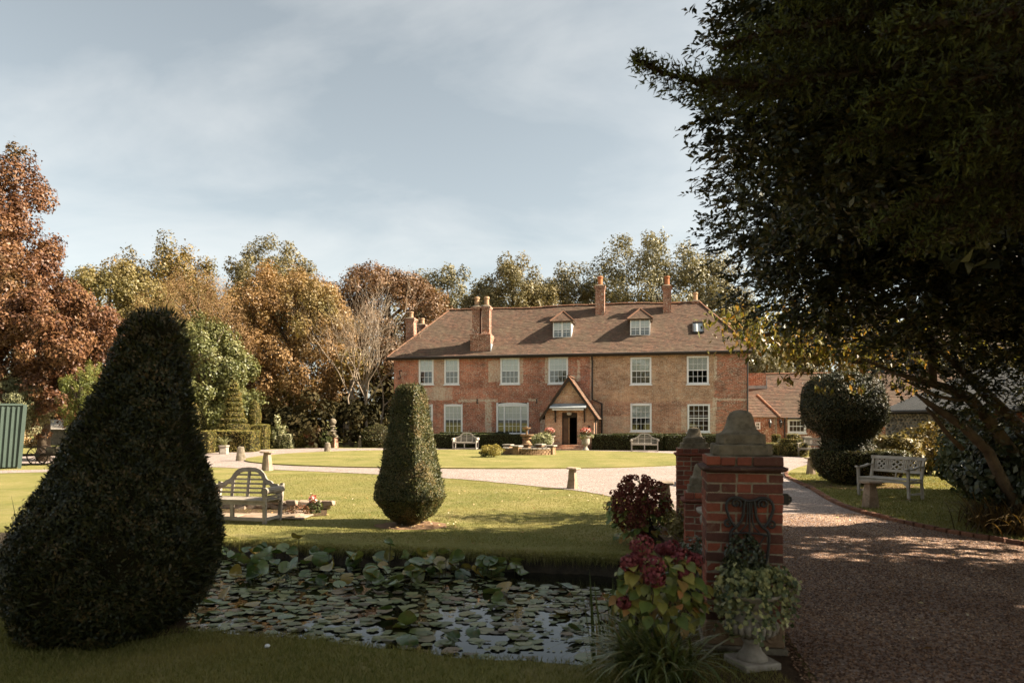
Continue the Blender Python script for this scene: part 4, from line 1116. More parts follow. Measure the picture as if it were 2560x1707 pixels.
    roof_plane(pr, (m-(b-m)-ex, 0.0, ze-ex*sl), (m-(b-m)-ex, pv-0.25, ze-ex*sl), (m, 0.0, zap), (m, pv-0.25, zap), 20, 14, 21)
    roof_plane(pr, (b+ex, pv-0.25, ze-ex*sl), (b+ex, 0.0, ze-ex*sl), (m, pv-0.25, zap), (m, 0.0, zap), 20, 14, 22)
    prf = pr.build('porch_roof', M['tile'], P_)
    bb = MB()
    for s in (-1, 1):
        bb.obox((m, pv-0.26, zap-0.07), (m + s*(b-m+ex), pv-0.26, ze-ex*sl-0.07), 0.04, 0.16, (0, 1, 0)) if False else bb.add(
            [(m, pv-0.27, zap), (m + s*(b-m+ex), pv-0.27, ze-ex*sl), (m + s*(b-m+ex), pv-0.27, ze-ex*sl-0.2), (m, pv-0.27, zap-0.24), (m, pv-0.2, zap), (m + s*(b-m+ex), pv-0.2, ze-ex*sl), (m + s*(b-m+ex), pv-0.2, ze-ex*sl-0.2), (m, pv-0.2, zap-0.24)],
            [(0, 1, 2, 3), (7, 6, 5, 4), (0, 4, 5, 1), (3, 2, 6, 7), (1, 5, 6, 2)])
    bb.build('bargeboard', M['darkwood'], P_, recalc=True)
    for s in (-1, 1):
        tile_row(prf, (m + s*(b-m+ex), pv-0.24, ze-ex*sl+0.02), (m, pv-0.24, zap+0.03), 14, 'verge_tile', 0.06, 5+s)
    tile_row(prf, (m, pv-0.25, zap+0.03), (m, -0.05, zap+0.03), 8, 'ridge_tile', 0.11, 9)
    # lead canopy on brackets
    ca, cb = fu(1374, pv-0.5), fu(1465.5, pv-0.5); czt = fz(1008, m, pv); czb = fz(1018.5, m, pv-0.5)
    MB().add([(ca, pv-0.55, czb), (cb, pv-0.55, czb), (cb-0.06, pv-0.003, czt), (ca+0.06, pv-0.003, czt), (ca, pv-0.55, czb-0.05), (cb, pv-0.55, czb-0.05), (cb-0.06, pv-0.003, czb-0.05), (ca+0.06, pv-0.003, czb-0.05)],
             [(0, 1, 2, 3), (4, 7, 6, 5), (0, 4, 5, 1), (1, 5, 6, 2), (0, 3, 7, 4)]).build('canopy', M['lead'], P_)
    MB().box(ca+0.15, cb-0.15, pv-0.5, pv-0.46, czb-0.15, czb-0.08).build('canopy_rail', M['white'], P_)
    for px in (1387.5, 1460.5):
        u = fu(px, pv-0.2)
        MB().prism([(0, 0), (0.42, 0), (0.36, -0.12), (0.16, -0.28), (0.10, -0.5), (0.06, -0.78), (0, -0.8)], -0.04, 0.04).xf(Matrix.Translation((u, pv-0.003, czb-0.07)) @ Matrix.Rotation(math.radians(-90), 4, 'Z')).build('bracket', M['darkwood'], P_, recalc=True)
    # doorway: open passage with a half-open inner door
    MB().quad((da-0.2, pv+0.301, dz), (da-0.2, 1.5, dz), (da-0.2, 1.5, 2.6), (da-0.2, pv+0.301, 2.6)).quad((db+0.2, pv+0.301, dz), (db+0.2, pv+0.301, 2.6), (db+0.2, 1.5, 2.6), (db+0.2, 1.5, dz)).quad((da-0.2, pv+.301, 2.6), (db+.2, pv+.301, 2.6), (db+.2, 1.5, 2.6), (da-.2, 1.5, 2.6)).quad((da-.2, 1.5, dz), (db+.2, 1.5, dz), (db+.2, 1.5, 2.6), (da-.2, 1.5, 2.6)).quad((da-.2, pv+.301, dz), (da-.2, 1.5, dz), (db+.2, 1.5, dz), (db+.2, pv+.301, dz)).build('passage', M['hall'], P_)
    fr = MB(); fy = pv + 0.1
    fr.box(da, da+0.05, fy, fy+0.1, dz, dt); fr.box(db-0.05, db, fy, fy+0.1, dz, dt); fr.box(da+0.05, db-0.05, fy, fy+0.1, dt-0.3, dt)
    df = fr.build('door_frame', M['darkwood'], P_)
    MB().box(da+0.06, da+0.40, fy+0.02, fy+0.07, dz+0.02, dt-0.32).build('door', M['curtain'], P_)
    MB().box(da+0.37, da+0.44, fy-0.01, fy+0.09, dz+0.01, dt-0.31).build('door_stile', M['stone_brown'], P_)
    MB().lathe([(0.05, -0.12), (0.14, -0.08), (0.14, 0.05), (0.05, 0.08)], 10, ((da+db)/2, pv-0.16, dt-0.05), 5).build('porch_lamp', M['lampglass'], P_)
    st = MB(); n = 14
    st.box(da-0.75, db+0.75, pv-0.75, pv-0.003, 0, 0.13); st.box(da-0.7, db+0.6, pv-0.4, pv-0.002, 0.131, dz-0.01)
    st.build('doorstep', M['porch_brick'], P_)
    MB().tube([(b+0.12, pv+0.1, ze-0.35), (b+0.07, pv+0.12, ze-0.55), (b+0.07, pv+0.12, 0.05)], 0.045, 8).build('downpipe', M['gutter'], P_)
    MB().box(fu(1471, pv), fu(1475, pv), pv-0.05, pv-0.003, fz(1071, m, pv), fz(1064, m, pv)).build('bell_box', M['darkwood'], P_)
    return H
house()

def annex():
    A = thing('brick_annex', 'low red brick outbuilding with long tiled roof beyond the mushroom yew', 'outbuilding', (HX, HY, 0), HROT)
    u0, u1, v0 = H_LEN + 0.02, H_LEN + 17.0, 2.4
    ze, zr, hd = 1.93, 4.85, 3.2
    wa, wb = fu(1969, v0), fu(2015, v0)
    win = (wa, wb, fz(1082, wa, v0), fz(1048, wa, v0))
    mb = MB()
    wall_holes(mb, u0, u1, 0, ze, v0, [win], 0.15)
    mb.quad((u1, v0, 0), (u1, v0+2*hd, 0), (u1, v0+2*hd, ze), (u1, v0, ze)).tri((u1, v0, ze), (u1, v0+2*hd, ze), (u1, v0+hd, zr))
    mb.quad((u1, v0+2*hd, 0), (u0, v0+2*hd, 0), (u0, v0+2*hd, ze), (u1, v0+2*hd, ze))
    mb.build('wall', M['annex_brick'], A)
    window(A, *win, 4, 2, y=v0, fr=0.12, blind=0.0, low='curtain')
    rf = MB()
    roof_plane(rf, (u0, v0-0.2, ze-0.02), (u1+0.2, v0-0.2, ze-0.02), (u0, v0+hd, zr), (u1+0.2, v0+hd, zr), 32, 50, 31, sag=lambda t, u: 0.05*math.sin(u*0.8)*t)
    roof_plane(rf, (u1+.2, v0+2*hd+.2, ze-.02), (u0, v0+2*hd+.2, ze-.02), (u1+.2, v0+hd, zr), (u0, v0+hd, zr), 10, 10, 32)
    r = rf.build('roof', M['tile'], A)
    tile_row(r, (u0, v0+hd, zr+0.02), (u1, v0+hd, zr+0.02), 40, 'ridge_tile', 0.1, 33)
    MB().tube([(u0+2.6, v0-0.27, ze-0.06), (u1, v0-0.27, ze-0.06)], 0.055, 8).build('gutter', M['gutter'], A)
    # hipped projection against the house
    q1 = fu(1941, 1.2); vf = 1.2; zp = 3.35
    sw = (fu(1888, vf), fu(1901, vf), fz(1073, fu(1890, vf), vf), fz(1055, fu(1890, vf), vf))
    pm = MB()
    wall_holes(pm, u0, q1, 0, ze, vf, [sw], 0.12)
    pm.quad((q1, vf, 0), (q1, v0, 0), (q1, v0, ze), (q1, vf, ze))
    pj = pm.build('projection', M['annex_brick'], A)
    window(pj, *sw, 2, 1, y=vf, fr=0.07, blind=0.0, low='curtain', sill=False)
    pr = MB()
    qx = fu(1897, 2.4)
    roof_plane(pr, (u0, vf-0.18, ze), (q1+0.2, vf-0.18, ze), (u0, v0+0.6, zp), (qx, v0+0.6, zp), 14, 12, 34)
    roof_plane(pr, (q1+0.2, vf-0.18, ze), (q1+0.2, v0+1.6, ze), (qx, v0+0.6, zp), (qx, v0+1.8, zp), 14, 8, 35)
    prf = pr.build('projection_roof', M['tile'], pj)
    tile_row(prf, (q1+0.2, vf-0.18, ze+0.02), (qx, v0+0.6, zp+0.03), 10, 'hip_tile', 0.09, 36)
    MB().box(q1-0.05, q1+0.012, vf-0.012, vf+0.1, 0.3, ze-0.02).build('corner_strip', M['stone_pale'], pj)
    # brick stub with lead round its foot
    s0, s1 = u0 + 0.05, fu(1914, v0+2.2)
    vv = v0 + 2.0
    z0_, z1_ = 3.9, fz(932, s1, vv)
    st = MB().box(s0, s1, vv, vv+1.0, 3.4, z1_).build('chimney', M['annex_brick'], A)
    MB().box(s0-0.01, s1+0.06, vv-0.04, vv-0.003, z0_-0.06, z0_+0.14).box(s1+0.003, s1+0.06, vv-0.04, vv+0.6, z0_-0.05, z0_+0.72).build('flashing', M['lead'], st)
    ud = fu(1961, v0)
    MB().tube([(ud, v0-0.25, ze-0.05), (ud, v0-0.08, ze-0.25), (ud, v0-0.08, 0.05)], 0.045, 8).build('downpipe', M['gutter'], A)
    for px, vz in ((1923.5, vf), (1950, v0)):
        u = fu(px, vz); zc = fz(1057, u, vz)
        l = MB().lathe([(0.02, -0.30), (0.07, -0.22), (0.11, 0.0), (0.13, 0.02), (0.05, 0.16), (0.02, 0.24)], 6, (u, vz-0.22, zc)).box(u-0.02, u+0.02, vz-0.2, vz-0.003, zc+0.14, zc+0.18).build('wall_lantern', M['iron'], A)
        MB().lathe([(0.05, -0.2), (0.085, 0.0)], 6, (u, vz-0.24, zc+0.0)).build('lantern_glass', M['lampglass'], l)
annex()

def barn():
    e = Vector((0.37, -0.93, 0)).normalized(); n = Vector((0.93, 0.37, 0)).normalized()
    A = Vector((15.3, 28.0, 0))
    B = thing('flint_barn', 'low flint-walled barn with dark ribbed metal roof behind the tree trunks', 'barn', tuple(A), math.atan2(e.y, e.x))
    # local x runs along the eave, local +y is to the inside of the barn
    def L(p): return p
    ze, zr, L_ = 2.12, 4.0, 12.0
    MB().box(0, L_, 0.02, 0.4, 0, ze).build('wall', M['mortar'], B)
    MB().add([(0, 0.42, 0), (0, 12, 0), (0, 12, ze), (0, 6, zr), (0, 0.42, ze)], [(0, 4, 3, 2, 1)]).build('gable_wall', M['mortar'], B)
    # flint nodules set in the wall, brick pier courses at the near end
    rng = random.Random(8)
    mes = []
    for k in range(5):
        mb = MB().lathe([(0.02, -0.05), (0.06, -0.035), (0.075, 0.0), (0.055, 0.04), (0.015, 0.055)], 6, (0, 0, 0)).jitter(0.014, k)
        me = mb.mesh('flint'); me.materials.append(M['flint']); mes.append(me)
    cnt = 0
    for r in range(14):
        for c in range(30):
            if cnt >= 300: break
            x = 0.1 + c*0.145 + rng.uniform(-.03, .03) + (0.07 if r % 2 else 0); z = 0.45 + r*0.118 + rng.uniform(-.02, .02)
            if x > 3.1: continue
            o = link('flint', mes[rng.randrange(5)], None, B, (x, 0.01, z)); cnt += 1
            o.rotation_euler = (math.radians(90) + rng.uniform(-.3, .3), rng.uniform(-3, 3), 0); s = rng.uniform(0.75, 1.1); o.scale = (s, s*0.8, s)
    bm_ = MB().box(-0.105, 0.105, -0.05, 0.05, -0.033, 0.033).mesh('brick', bevel=0.005); bm_.materials.append(M['brick'])
    for r in range(22):
        for c in range(9):
            o = link('brick', bm_, None, B, (3.35 + c*0.225 + (0.11 if r % 2 else 0), 0.0, 0.45 + r*0.075))
    MB().box(-0.15, L_, -0.25, -0.05, ze-0.10, ze-0.02).build('wall_plate', M['darkwood'], B)
    MB().tube([(-0.2, -0.36, ze-0.03), (L_, -0.36, ze-0.03)], 0.07, 8).build('gutter', M['gutter'], B)
    # ribbed sheets
    rb = MB()
    s = (zr-ze)/6.0
    k = 0; x = -0.3
    while x < L_:
        for (a, b, h) in ((x, x+0.16, 0.0), (x+0.16, x+0.2, 0.05)):
            rb.add([(a, -0.4, ze-0.4*s+h), (b, -0.4, ze-0.4*s+h), (b, 6, zr+h), (a, 6, zr+h)], [(0, 1, 2, 3)])
        rb.add([(x+0.16, -0.4, ze-.4*s), (x+.16, -0.4, ze-.4*s+.05), (x+.16, 6, zr+.05), (x+.16, 6, zr)], [(0, 1, 2, 3)])
        rb.add([(x+0.2, -0.4, ze-.4*s), (x+.2, 6, zr), (x+.2, 6, zr+.05), (x+.2, -0.4, ze-.4*s+.05)], [(0, 1, 2, 3)])
        x += 0.2
    rb.add([(-0.3, 6, zr), (L_, 6, zr), (L_, 12.4, ze), (-0.3, 12.4, ze)], [(0, 1, 2, 3)])
    rb.build('roof', M['darkroof'], B)
barn()
# ------------------------------------------------------------------ staddle stones
def staddle(px, py, hgt, label, rot, cap=True, w=0.2, seed=0, tilt=0.0):
    x, y = G(px, py)
    t = thing('staddle_stone', label, 'staddle stone', (x, y, 0), rot, 'staddle stones along the drive')
    r = random.Random(seed)
    prof = [(w, -0.03), (w*0.97, 0.02), (w*0.8, hgt*0.5), (w*0.62, hgt-0.03), (w*0.55, hgt)] if cap else [(w*1.05, -0.03), (w, 0.03), (w*0.85, hgt*0.5), (w*0.7, hgt*0.92), (w*0.55, hgt)]
    MB().lathe(prof, 12, (0, 0, 0), 5 if cap else 3).jitter(0.008, seed).build('shaft', M['stone_red'] if cap else M['stone'], t)
    if cap:
        c = MB().lathe([(w*1.05, hgt), (w*1.25, hgt+0.012), (w*1.25, hgt+0.035), (w*1.1, hgt+0.05)], 12, (0, 0, 0), 5).jitter(0.005, seed+9).build('cap', M['stone_red'], t)
        c.rotation_euler = (0, tilt, 0)
    return t
staddle(2176, 1275, 0.52, 'tapered staddle stone with flat cap in front of the lattice bench', 0.2, w=0.135, seed=1)
staddle(2027, 1189, 0.53, 'capped staddle stone at the far end of the curved brick edging', 0.1, w=0.13, seed=2)
staddle(668, 1176, 0.62, 'capped staddle stone at the near edge of the gravel behind the arched bench', -0.2, w=0.17, seed=3)
staddle(1431, 1222, 0.50, 'capped staddle stone standing alone on the lawn edge left of the red hydrangea', -0.5, w=0.13, seed=4, tilt=0.06)
staddle(1664, 1278, 0.52, 'capped staddle stone half hidden behind the red hydrangea', -0.2, w=0.13, seed=5)
staddle(602, 1152, 0.62, 'rough capless cone-shaped staddle stone at the tip of the oval lawn', 0.3, False, w=0.2, seed=6)
staddle(819, 1128, 0.5, 'small pale capless staddle stone near the ball finial', 0.1, False, w=0.19, seed=7)

# ------------------------------------------------------------------ benches
def arch_bench(label, loc, rot, W=1.42, Hh=0.92, D=0.52, mat='teak', detail=True):
    """bench with a high arched, stepped back rail and rolled arms"""
    t = thing('garden_bench', label, 'bench', loc, rot, 'arched wooden garden benches')
    m = M[mat]; sh = 0.40*Hh/0.92; x0, x1 = -W/2, W/2
    lg = 0.055
    legx = (x0+0.09, x1-0.09)
    for x in legx:      # front legs reach the arms, rear ones lean back a little
        MB().box(x-lg/2, x+lg/2, -D/2, -D/2+lg, 0, 0.60*Hh).build('leg', m, t)
        MB().obox((x, D/2-0.05, 0), (x, D/2+0.05, 0.70*Hh), lg, lg, (0, 1, 0)).build('leg', m, t)
    MB().box(-lg/2, lg/2, -D/2+0.004, -D/2+lg, 0.102, sh-0.08).build('leg', m, t)
    # aprons and low stretchers
    MB().box(legx[0]+lg/2, legx[1]-lg/2, -D/2+0.008, -D/2+0.035, sh-0.085, sh-0.022).build('apron', m, t)
    MB().box(legx[0]+lg/2, legx[1]-lg/2, -D/2+0.01, -D/2+0.05, 0.05, 0.10).build('stretcher', m, t)
    for x in legx: MB().box(x-0.02, x+0.02, -D/2+lg, D/2-0.06, 0.05, 0.10).build('stretcher', m, t)
    MB().box(legx[0]+lg/2, legx[1]-lg/2, D/2-0.07, D/2-0.03, sh-0.085, sh-0.022).build('apron', m, t)
    ns = 6
    for i in range(ns):
        y = -D/2 - 0.01 + (D-0.02)*i/ns
        MB().box(x0+0.06, x1-0.06, y, y + (D-0.02)/ns - 0.012, sh-0.02, sh+0.005).build('seat_slat', m, t)
    # back outline: half of the arch, mirrored
    half = [(0.0, Hh), (0.14*W*0.7, Hh-0.008), (0.16*W, Hh-0.04), (0.215*W, Hh-0.11), (0.245*W, Hh-0.185), (0.27*W, Hh-0.215), (0.315*W, Hh-0.235), (0.345*W, Hh-0.275), (0.41*W, Hh-0.285), (0.425*W, Hh-0.32), (0.44*W, Hh-0.355)]
    top = [(-x, z) for x, z in reversed(half)] + half[1:]
    back = Matrix.Translation((0, D/2-0.02, 0)) @ Matrix.Rotation(math.radians(-9), 4, 'X') @ Matrix.Translation((0, 0, 0))
    rail = MB()
    th = 0.075
    up_, lo_ = [], []
    for i, (x, z) in enumerate(top):
        a = Vector(top[max(0, i-1)]); b = Vector(top[min(len(top)-1, i+1)]); d = (b-a).normalized(); nn = Vector((d.y, -d.x))
        up_.append((x, z)); lo_.append((x + nn.x*th, z + nn.y*th))
    for i in range(len(top)-1):
        vs = [(*up_[i],), (*up_[i+1],), (*lo_[i+1],), (*lo_[i],)]
        rail.prism([vs[3], vs[2], vs[1], vs[0]], -0.02, 0.02)
    zsq = lambda z: z
    back = Matrix.Translation((0, D/2-0.06, sh)) @ Matrix.Rotation(math.radians(-8), 4, 'X') @ Matrix.Translation((0, 0, -sh))
    rail.xf(back).build('top_rail', m, t)
    xs_, zs_ = [p[0] for p in lo_], [p[1] for p in lo_]
    for x in (-0.22*W, 0.0, 0.22*W):
        zt = float(np.interp(x, xs_, zs_)) + 0.02
        MB().box(x-0.022, x+0.022, -0.018, 0.018, sh+0.0, zt).xf(back).build('back_post', m, t)
    for x in (-0.435*W, 0.435*W):
        MB().box(x-0.025, x+0.025, -0.02, 0.02, sh-0.05, Hh-0.37).xf(back).build('back_post', m, t)
    z = sh + 0.075
    while z < Hh - 0.12:      # horizontal slats stop at the inner edge of the rail
        ins = [x for x, zz in zip(xs_, zs_) if zz > z + 0.01]
        if ins:
            # width at this height by interpolation along the right half
            k = len(xs_)//2
            xr = 0.0
            for i in range(k, len(xs_)-1):
                if zs_[i] >= z > zs_[i+1] or (zs_[i+1] > z): xr = xs_[i+1] if zs_[i+1] > z else xs_[i] + (xs_[i+1]-xs_[i])*(zs_[i]-z)/max(zs_[i]-zs_[i+1], 1e-4)
            xr = min(max(xr, 0.05)+0.015, 0.43*W)
            MB().box(-xr, xr, -0.008, 0.008, z-0.016, z+0.016).xf(back).build('back_slat', m, t)
        z += 0.078
    for s in (-1, 1):
        x = s*(W/2-0.09)
        # rolled arm: slats round a drum, scroll plate at the front
        az, ax = 0.60*Hh, x + s*0.03
        for k in range(9):
            a = math.radians(-30 + k*30)
            cx, cz = ax + 0.052*math.cos(a)*s, az + 0.052*math.sin(a)
            MB().obox((cx, -D/2-0.03, cz), (cx, D/2-0.02, cz), 0.024, 0.02, (math.cos(a)*s, 0, math.sin(a))).build('arm_slat', m, t)
        MB().lathe([(0.062, -0.02), (0.062, 0.02)], 14).xf(Matrix.Translation((ax, -D/2-0.01, az)) @ Matrix.Rotation(math.radians(90), 4, 'X')).build('arm_scroll', m, t)
        for zz in (sh+0.05, sh+0.115):
            MB().box(x-0.012+s*0.012, x+0.012+s*0.012, -D/2+lg, D/2-0.02, zz-0.02, zz+0.02).build('side_slat', m, t)
    return t
bx, by = G(660, 1311)
arch_bench('grey wooden bench with arched slatted back beside the sunken bed on the lawn', (bx - 0.56, by + 0.42, 0.0), math.radians(-13))
for px, py, lab in ((1163, 1124, 'pale arched wooden bench against the hedge left of the porch'), (1614, 1129.5, 'pale arched wooden bench against the hedge right of the porch')):
    x, y = G(px, py); arch_bench(lab, (x + 0.0, y + 0.28, 0.012), HROT, 1.6, 1.02, 0.55, 'teak_pale')

def lattice_bench(label, loc, rot, W=1.22, mat='teak_pale', scale=1.0):
    t = thing('lattice_bench', label, 'bench', loc, rot, 'benches with lattice backs')
    t.scale = (scale,)*3
    m = M[mat]; D = 0.5; sh = 0.42; H_ = 0.9
    for s in (-1, 1):
        x = s*(W/2-0.03)
        MB().obox((x, -D/2+0.03, 0), (x + 0*s, -D/2, 0.64), 0.05, 0.05, (0, 1, 0)).build('leg', m, t)
        MB().obox((x, D/2, 0), (x, D/2-0.04, sh), 0.05, 0.05, (0, 1, 0)).obox((x, D/2-0.04, sh), (x, D/2+0.06, H_-0.02), 0.05, 0.05, (0, 1, 0)).build('leg', m, t)
        # curved arm
        pts = [(x, D/2-0.0, 0.69), (x, D/2-0.14, 0.70), (x, D/2-0.28, 0.665), (x, -D/2+0.06, 0.645), (x, -D/2-0.05, 0.66), (x, -D/2-0.08, 0.645)]
        a = MB()
        for p, q in zip(pts[:-1], pts[1:]): a.obox(p, q, 0.062, 0.036)
        a.build('arm', m, t)
        MB().box(x-0.018, x+0.018, -D/2+0.04, D/2-0.03, sh-0.075, sh-0.02).build('side_rail', m, t)
        MB().box(x-0.015, x+0.015, -D/2+0.05, D/2-0.03, 0.1, 0.14).build('stretcher', m, t)
        MB().prism([(s*-0.0, 0), (-s*0.10, 0), (-s*0.03, -0.05), (0, -0.12)], -0.015, 0.015).xf(Matrix.Translation((x - s*0.025, -D/2+0.02, sh-0.075))).build('corner_bracket', m, t, recalc=True)
    MB().box(-W/2+0.055, W/2-0.055, -D/2+0.0, -D/2+0.03, sh-0.075, sh-0.02).build('apron', m, t)
    for i in range(6):
        y = -D/2 - 0.01 + i*0.082
        MB().box(-W/2+0.03, W/2-0.03, y, y+0.068, sh-0.018 + 0.004*abs(i-2.5), sh+0.006 + 0.004*abs(i-2.5)).build('seat_slat', m, t)
    B = Matrix.Translation((0, D/2-0.04, sh)) @ Matrix.Rotation(math.radians(-12), 4, 'X')
    MB().box(-W/2-0.02, W/2+0.02, -0.028, 0.028, 0.415, 0.485).xf(B).build('top_rail', m, t)
    MB().box(-W/2+0.055, W/2-0.055, -0.02, 0.02, 0.125, 0.185).xf(B).build('back_rail', m, t)
    xs = [-W/2+0.08, -W/6, W/6, W/2-0.08]
    z0, z1 = 0.187, 0.413
    for i in range(3):
        a, b = xs[i]+0.05, xs[i+1]-0.05
        for xx in (a-0.028, b+0.028):
            MB().box(xx-0.011, xx+0.011, -0.012, 0.012, z0, z1).xf(B).build('back_slat', m, t)
        l = MB(); h = z1-z0; w = b-a
        # crossing laths, lattice of diamonds in a frame
        l.box(a, a+0.018, -0.01, 0.01, z0, z1); l.box(b-0.018, b, -0.01, 0.01, z0, z1)
        for fx, fz_, gx, gz in ((0, 0, 1, 1), (0, 1, 1, 0), (0, .5, .5, 1), (.5, 1, 1, .5), (0, .5, .5, 0), (.5, 0, 1, .5)):
            for off in (0,):
                l.obox((a+w*fx, (-.004 if gz > fz_ else .004), z0+h*fz_), (a+w*gx, (-.004 if gz > fz_ else .004), z0+h*gz), 0.014, 0.03, (0, 0, 1))
        l.xf(B).build('lattice_panel', m, t)
    MB().box(-0.012, 0.012, -0.012, 0.012, 0.0, 0.125).xf(B).build('back_slat', m, t)
    return t
lattice_bench('pale wooden bench with three lattice back panels on the shaded verge', (8.32, 15.05, 0.05), math.atan2(-0.89, 0.46))
fx, fy = G(2030, 1143)
lattice_bench('small lattice-backed bench far off beside the clipped boxes of the courtyard', (fx, fy, 0.012), math.radians(-50), W=1.15, scale=1.0, mat='teak')

# ------------------------------------------------------------------ fountain with stone basin
def fountain():
    x, y = G(1318, 1140)
    F = thing('fountain', 'tiered brown stone fountain rising from the low round basin', 'fountain', (x, y + 1.1, 0.05), 0)
    F.scale = (0.74, 0.74, 0.66)
    m = M['stone_brown']; n = 28
    MB().lathe([(0.34, 0), (0.34, 0.30), (0.30, 0.34), (0.29, 0.62), (0.31, 0.66), (0.40, 0.70), (0.40, 0.76), (0.36, 0.79)], 8).build('pedestal', m, F)
    MB().lathe([(0.27, 0.79), (0.30, 0.84), (0.20, 0.98), (0.15, 1.05), (0.2, 1.12), (0.30, 1.17), (0.31, 1.24), (0.14, 1.26)], n).build('column', m, F, smooth=True)
    MB().lathe([(0.14, 1.26), (0.30, 1.30), (0.44, 1.38), (0.475, 1.45), (0.475, 1.50), (0.44, 1.50), (0.36, 1.43), (0.05, 1.42)], n).build('lower_bowl', m, F)
    MB().lathe([(0.06, 1.42), (0.085, 1.50), (0.06, 1.60), (0.05, 1.74), (0.09, 1.82), (0.05, 1.84)], 16).build('stem', m, F, smooth=True)
    MB().lathe([(0.05, 1.84), (0.20, 1.89), (0.275, 1.97), (0.275, 2.02), (0.23, 2.02), (0.05, 1.97)], n).build('upper_bowl', m, F)
    MB().lathe([(0.03, 1.97), (0.06, 2.04), (0.04, 2.1), (0.01, 2.13)], 12).build('finial', m, F, smooth=True)
    # low basin wall of separate stones, round in plan, with capped blocks
    B = thing('fountain_basin', 'low round basin wall of rough stones on the oval lawn', 'basin', (x + 0.12, y + 1.15, 0.05), 0)
    rng = random.Random(4); R = 1.22
    MB().lathe([(R-0.16, 0), (R-0.16, 0.26), (R-0.3, 0.26), (R-0.3, 0.05)], 40).build('lining', M['mortar'], B)
    mes = []
    for k in range(4):
        me = MB().box(-0.1, 0.1, -0.09, 0.09, -0.045, 0.045).jitter(0.012, k).mesh('stone', bevel=0.012); me.materials.append(M['stone_brown']); mes.append(me)
    for row in range(3):
        nn = 36
        for i in range(nn):
            a = 2*math.pi*(i + (0.5 if row % 2 else 0))/nn
            o = link('stone', mes[rng.randrange(4)], None, B, (R*math.cos(a), R*math.sin(a), 0.045 + row*0.097))
            o.rotation_euler = (rng.uniform(-.05, .05), rng.uniform(-.05, .05), a + math.pi/2 + rng.uniform(-.08, .08)); o.scale = (rng.uniform(.9, 1.06), 1, 1)
    me = MB().box(-0.115, 0.115, -0.13, 0.11, -0.02, 0.025).jitter(0.008, 7).mesh('coping', bevel=0.01); me.materials.append(M['stone_pale'])
    for i in range(32):
        a = 2*math.pi*i/32
        o = link('coping', me, None, B, (R*math.cos(a), R*math.sin(a), 0.313)); o.rotation_euler = (0, 0, a - math.pi/2 + rng.uniform(-.05, .05))
    for a in (-120, -28, 60, 150):
        t = math.radians(a); cx, cy = R*math.cos(t), R*math.sin(t)
        b = MB().box(-0.17, 0.17, -0.17, 0.17, 0, 0.40).build('pier_block', M['stone_brown'], B, bevel=0.015, loc=(cx, cy, 0)); b.rotation_euler = (0, 0, t)
        c = MB().box(-0.24, 0.24, -0.22, 0.22, 0.402, 0.47).build('slab', M['stone_pale'], b, bevel=0.012)
    MB().lathe([(0.01, 0.2), (R-0.17, 0.2)], 32).build('basin_water', M['water'], B)
fountain()

# ------------------------------------------------------------------ urns by the door
def leaf_ball(name, parent, c, r, n, L, mat, seed, flat=1.0, W=0.6):
    rng = np.random.default_rng(seed)
    d = unit(n, rng); rr = (0.55 + 0.45*rng.random(n)**0.5)[:, None]
    p = np.array(c) + d*rr*np.array([r, r, r*flat])
    Nn = norm(d + rng.normal(size=(n, 3))*0.6)
    l = L*(0.6 + 0.8*rng.random(n))
    V, Fq = leaf_cards(p, Nn, l, l*W, rng)
    return link(name, mesh_np(name, V, Fq, rng.random(n)), M[mat], parent)

def door_urn(px, py, label, seed, white):
    x, y = G(px, py)
    t = thing('flower_urn', label, 'urn', (x, y, 0.012), 0, 'urns beside the porch')
    MB().lathe([(0.24, 0), (0.24, 0.06)], 4, e=8).build('plinth', M['stone_pale'], t)
    MB().lathe([(0.19, 0.06), (0.17, 0.10), (0.09, 0.22), (0.10, 0.30), (0.19, 0.36), (0.23, 0.44), (0.24, 0.72), (0.32, 0.80), (0.33, 0.84), (0.27, 0.84), (0.2, 0.76)], 20).build('vase', M['stone_pale'], t, smooth=False)
    leaf_ball('foliage', t, (0, 0, 1.0), 0.34, 500, 0.07, 'shrub_green', seed, 0.7)
    leaf_ball('blossom', t, (0, 0, 1.14), 0.32, 420, 0.06, 'blossom', seed+1, 0.6, 0.9)
    if white:
        leaf_ball('trailing_flowers', t, (-0.2, -0.1, 0.82), 0.28, 260, 0.05, 'variegated', seed+2, 0.6, 0.9)
        leaf_ball('trailing_flowers', t, (0.32, 0, 0.84), 0.18, 140, 0.05, 'variegated', seed+3, 0.6, 0.9)
door_urn(1374, 1126, 'pale stone urn of red flowers left of the porch door', 10, False)
door_urn(1464, 1127.5, 'pale stone urn with red and trailing white flowers right of the porch door', 20, True)

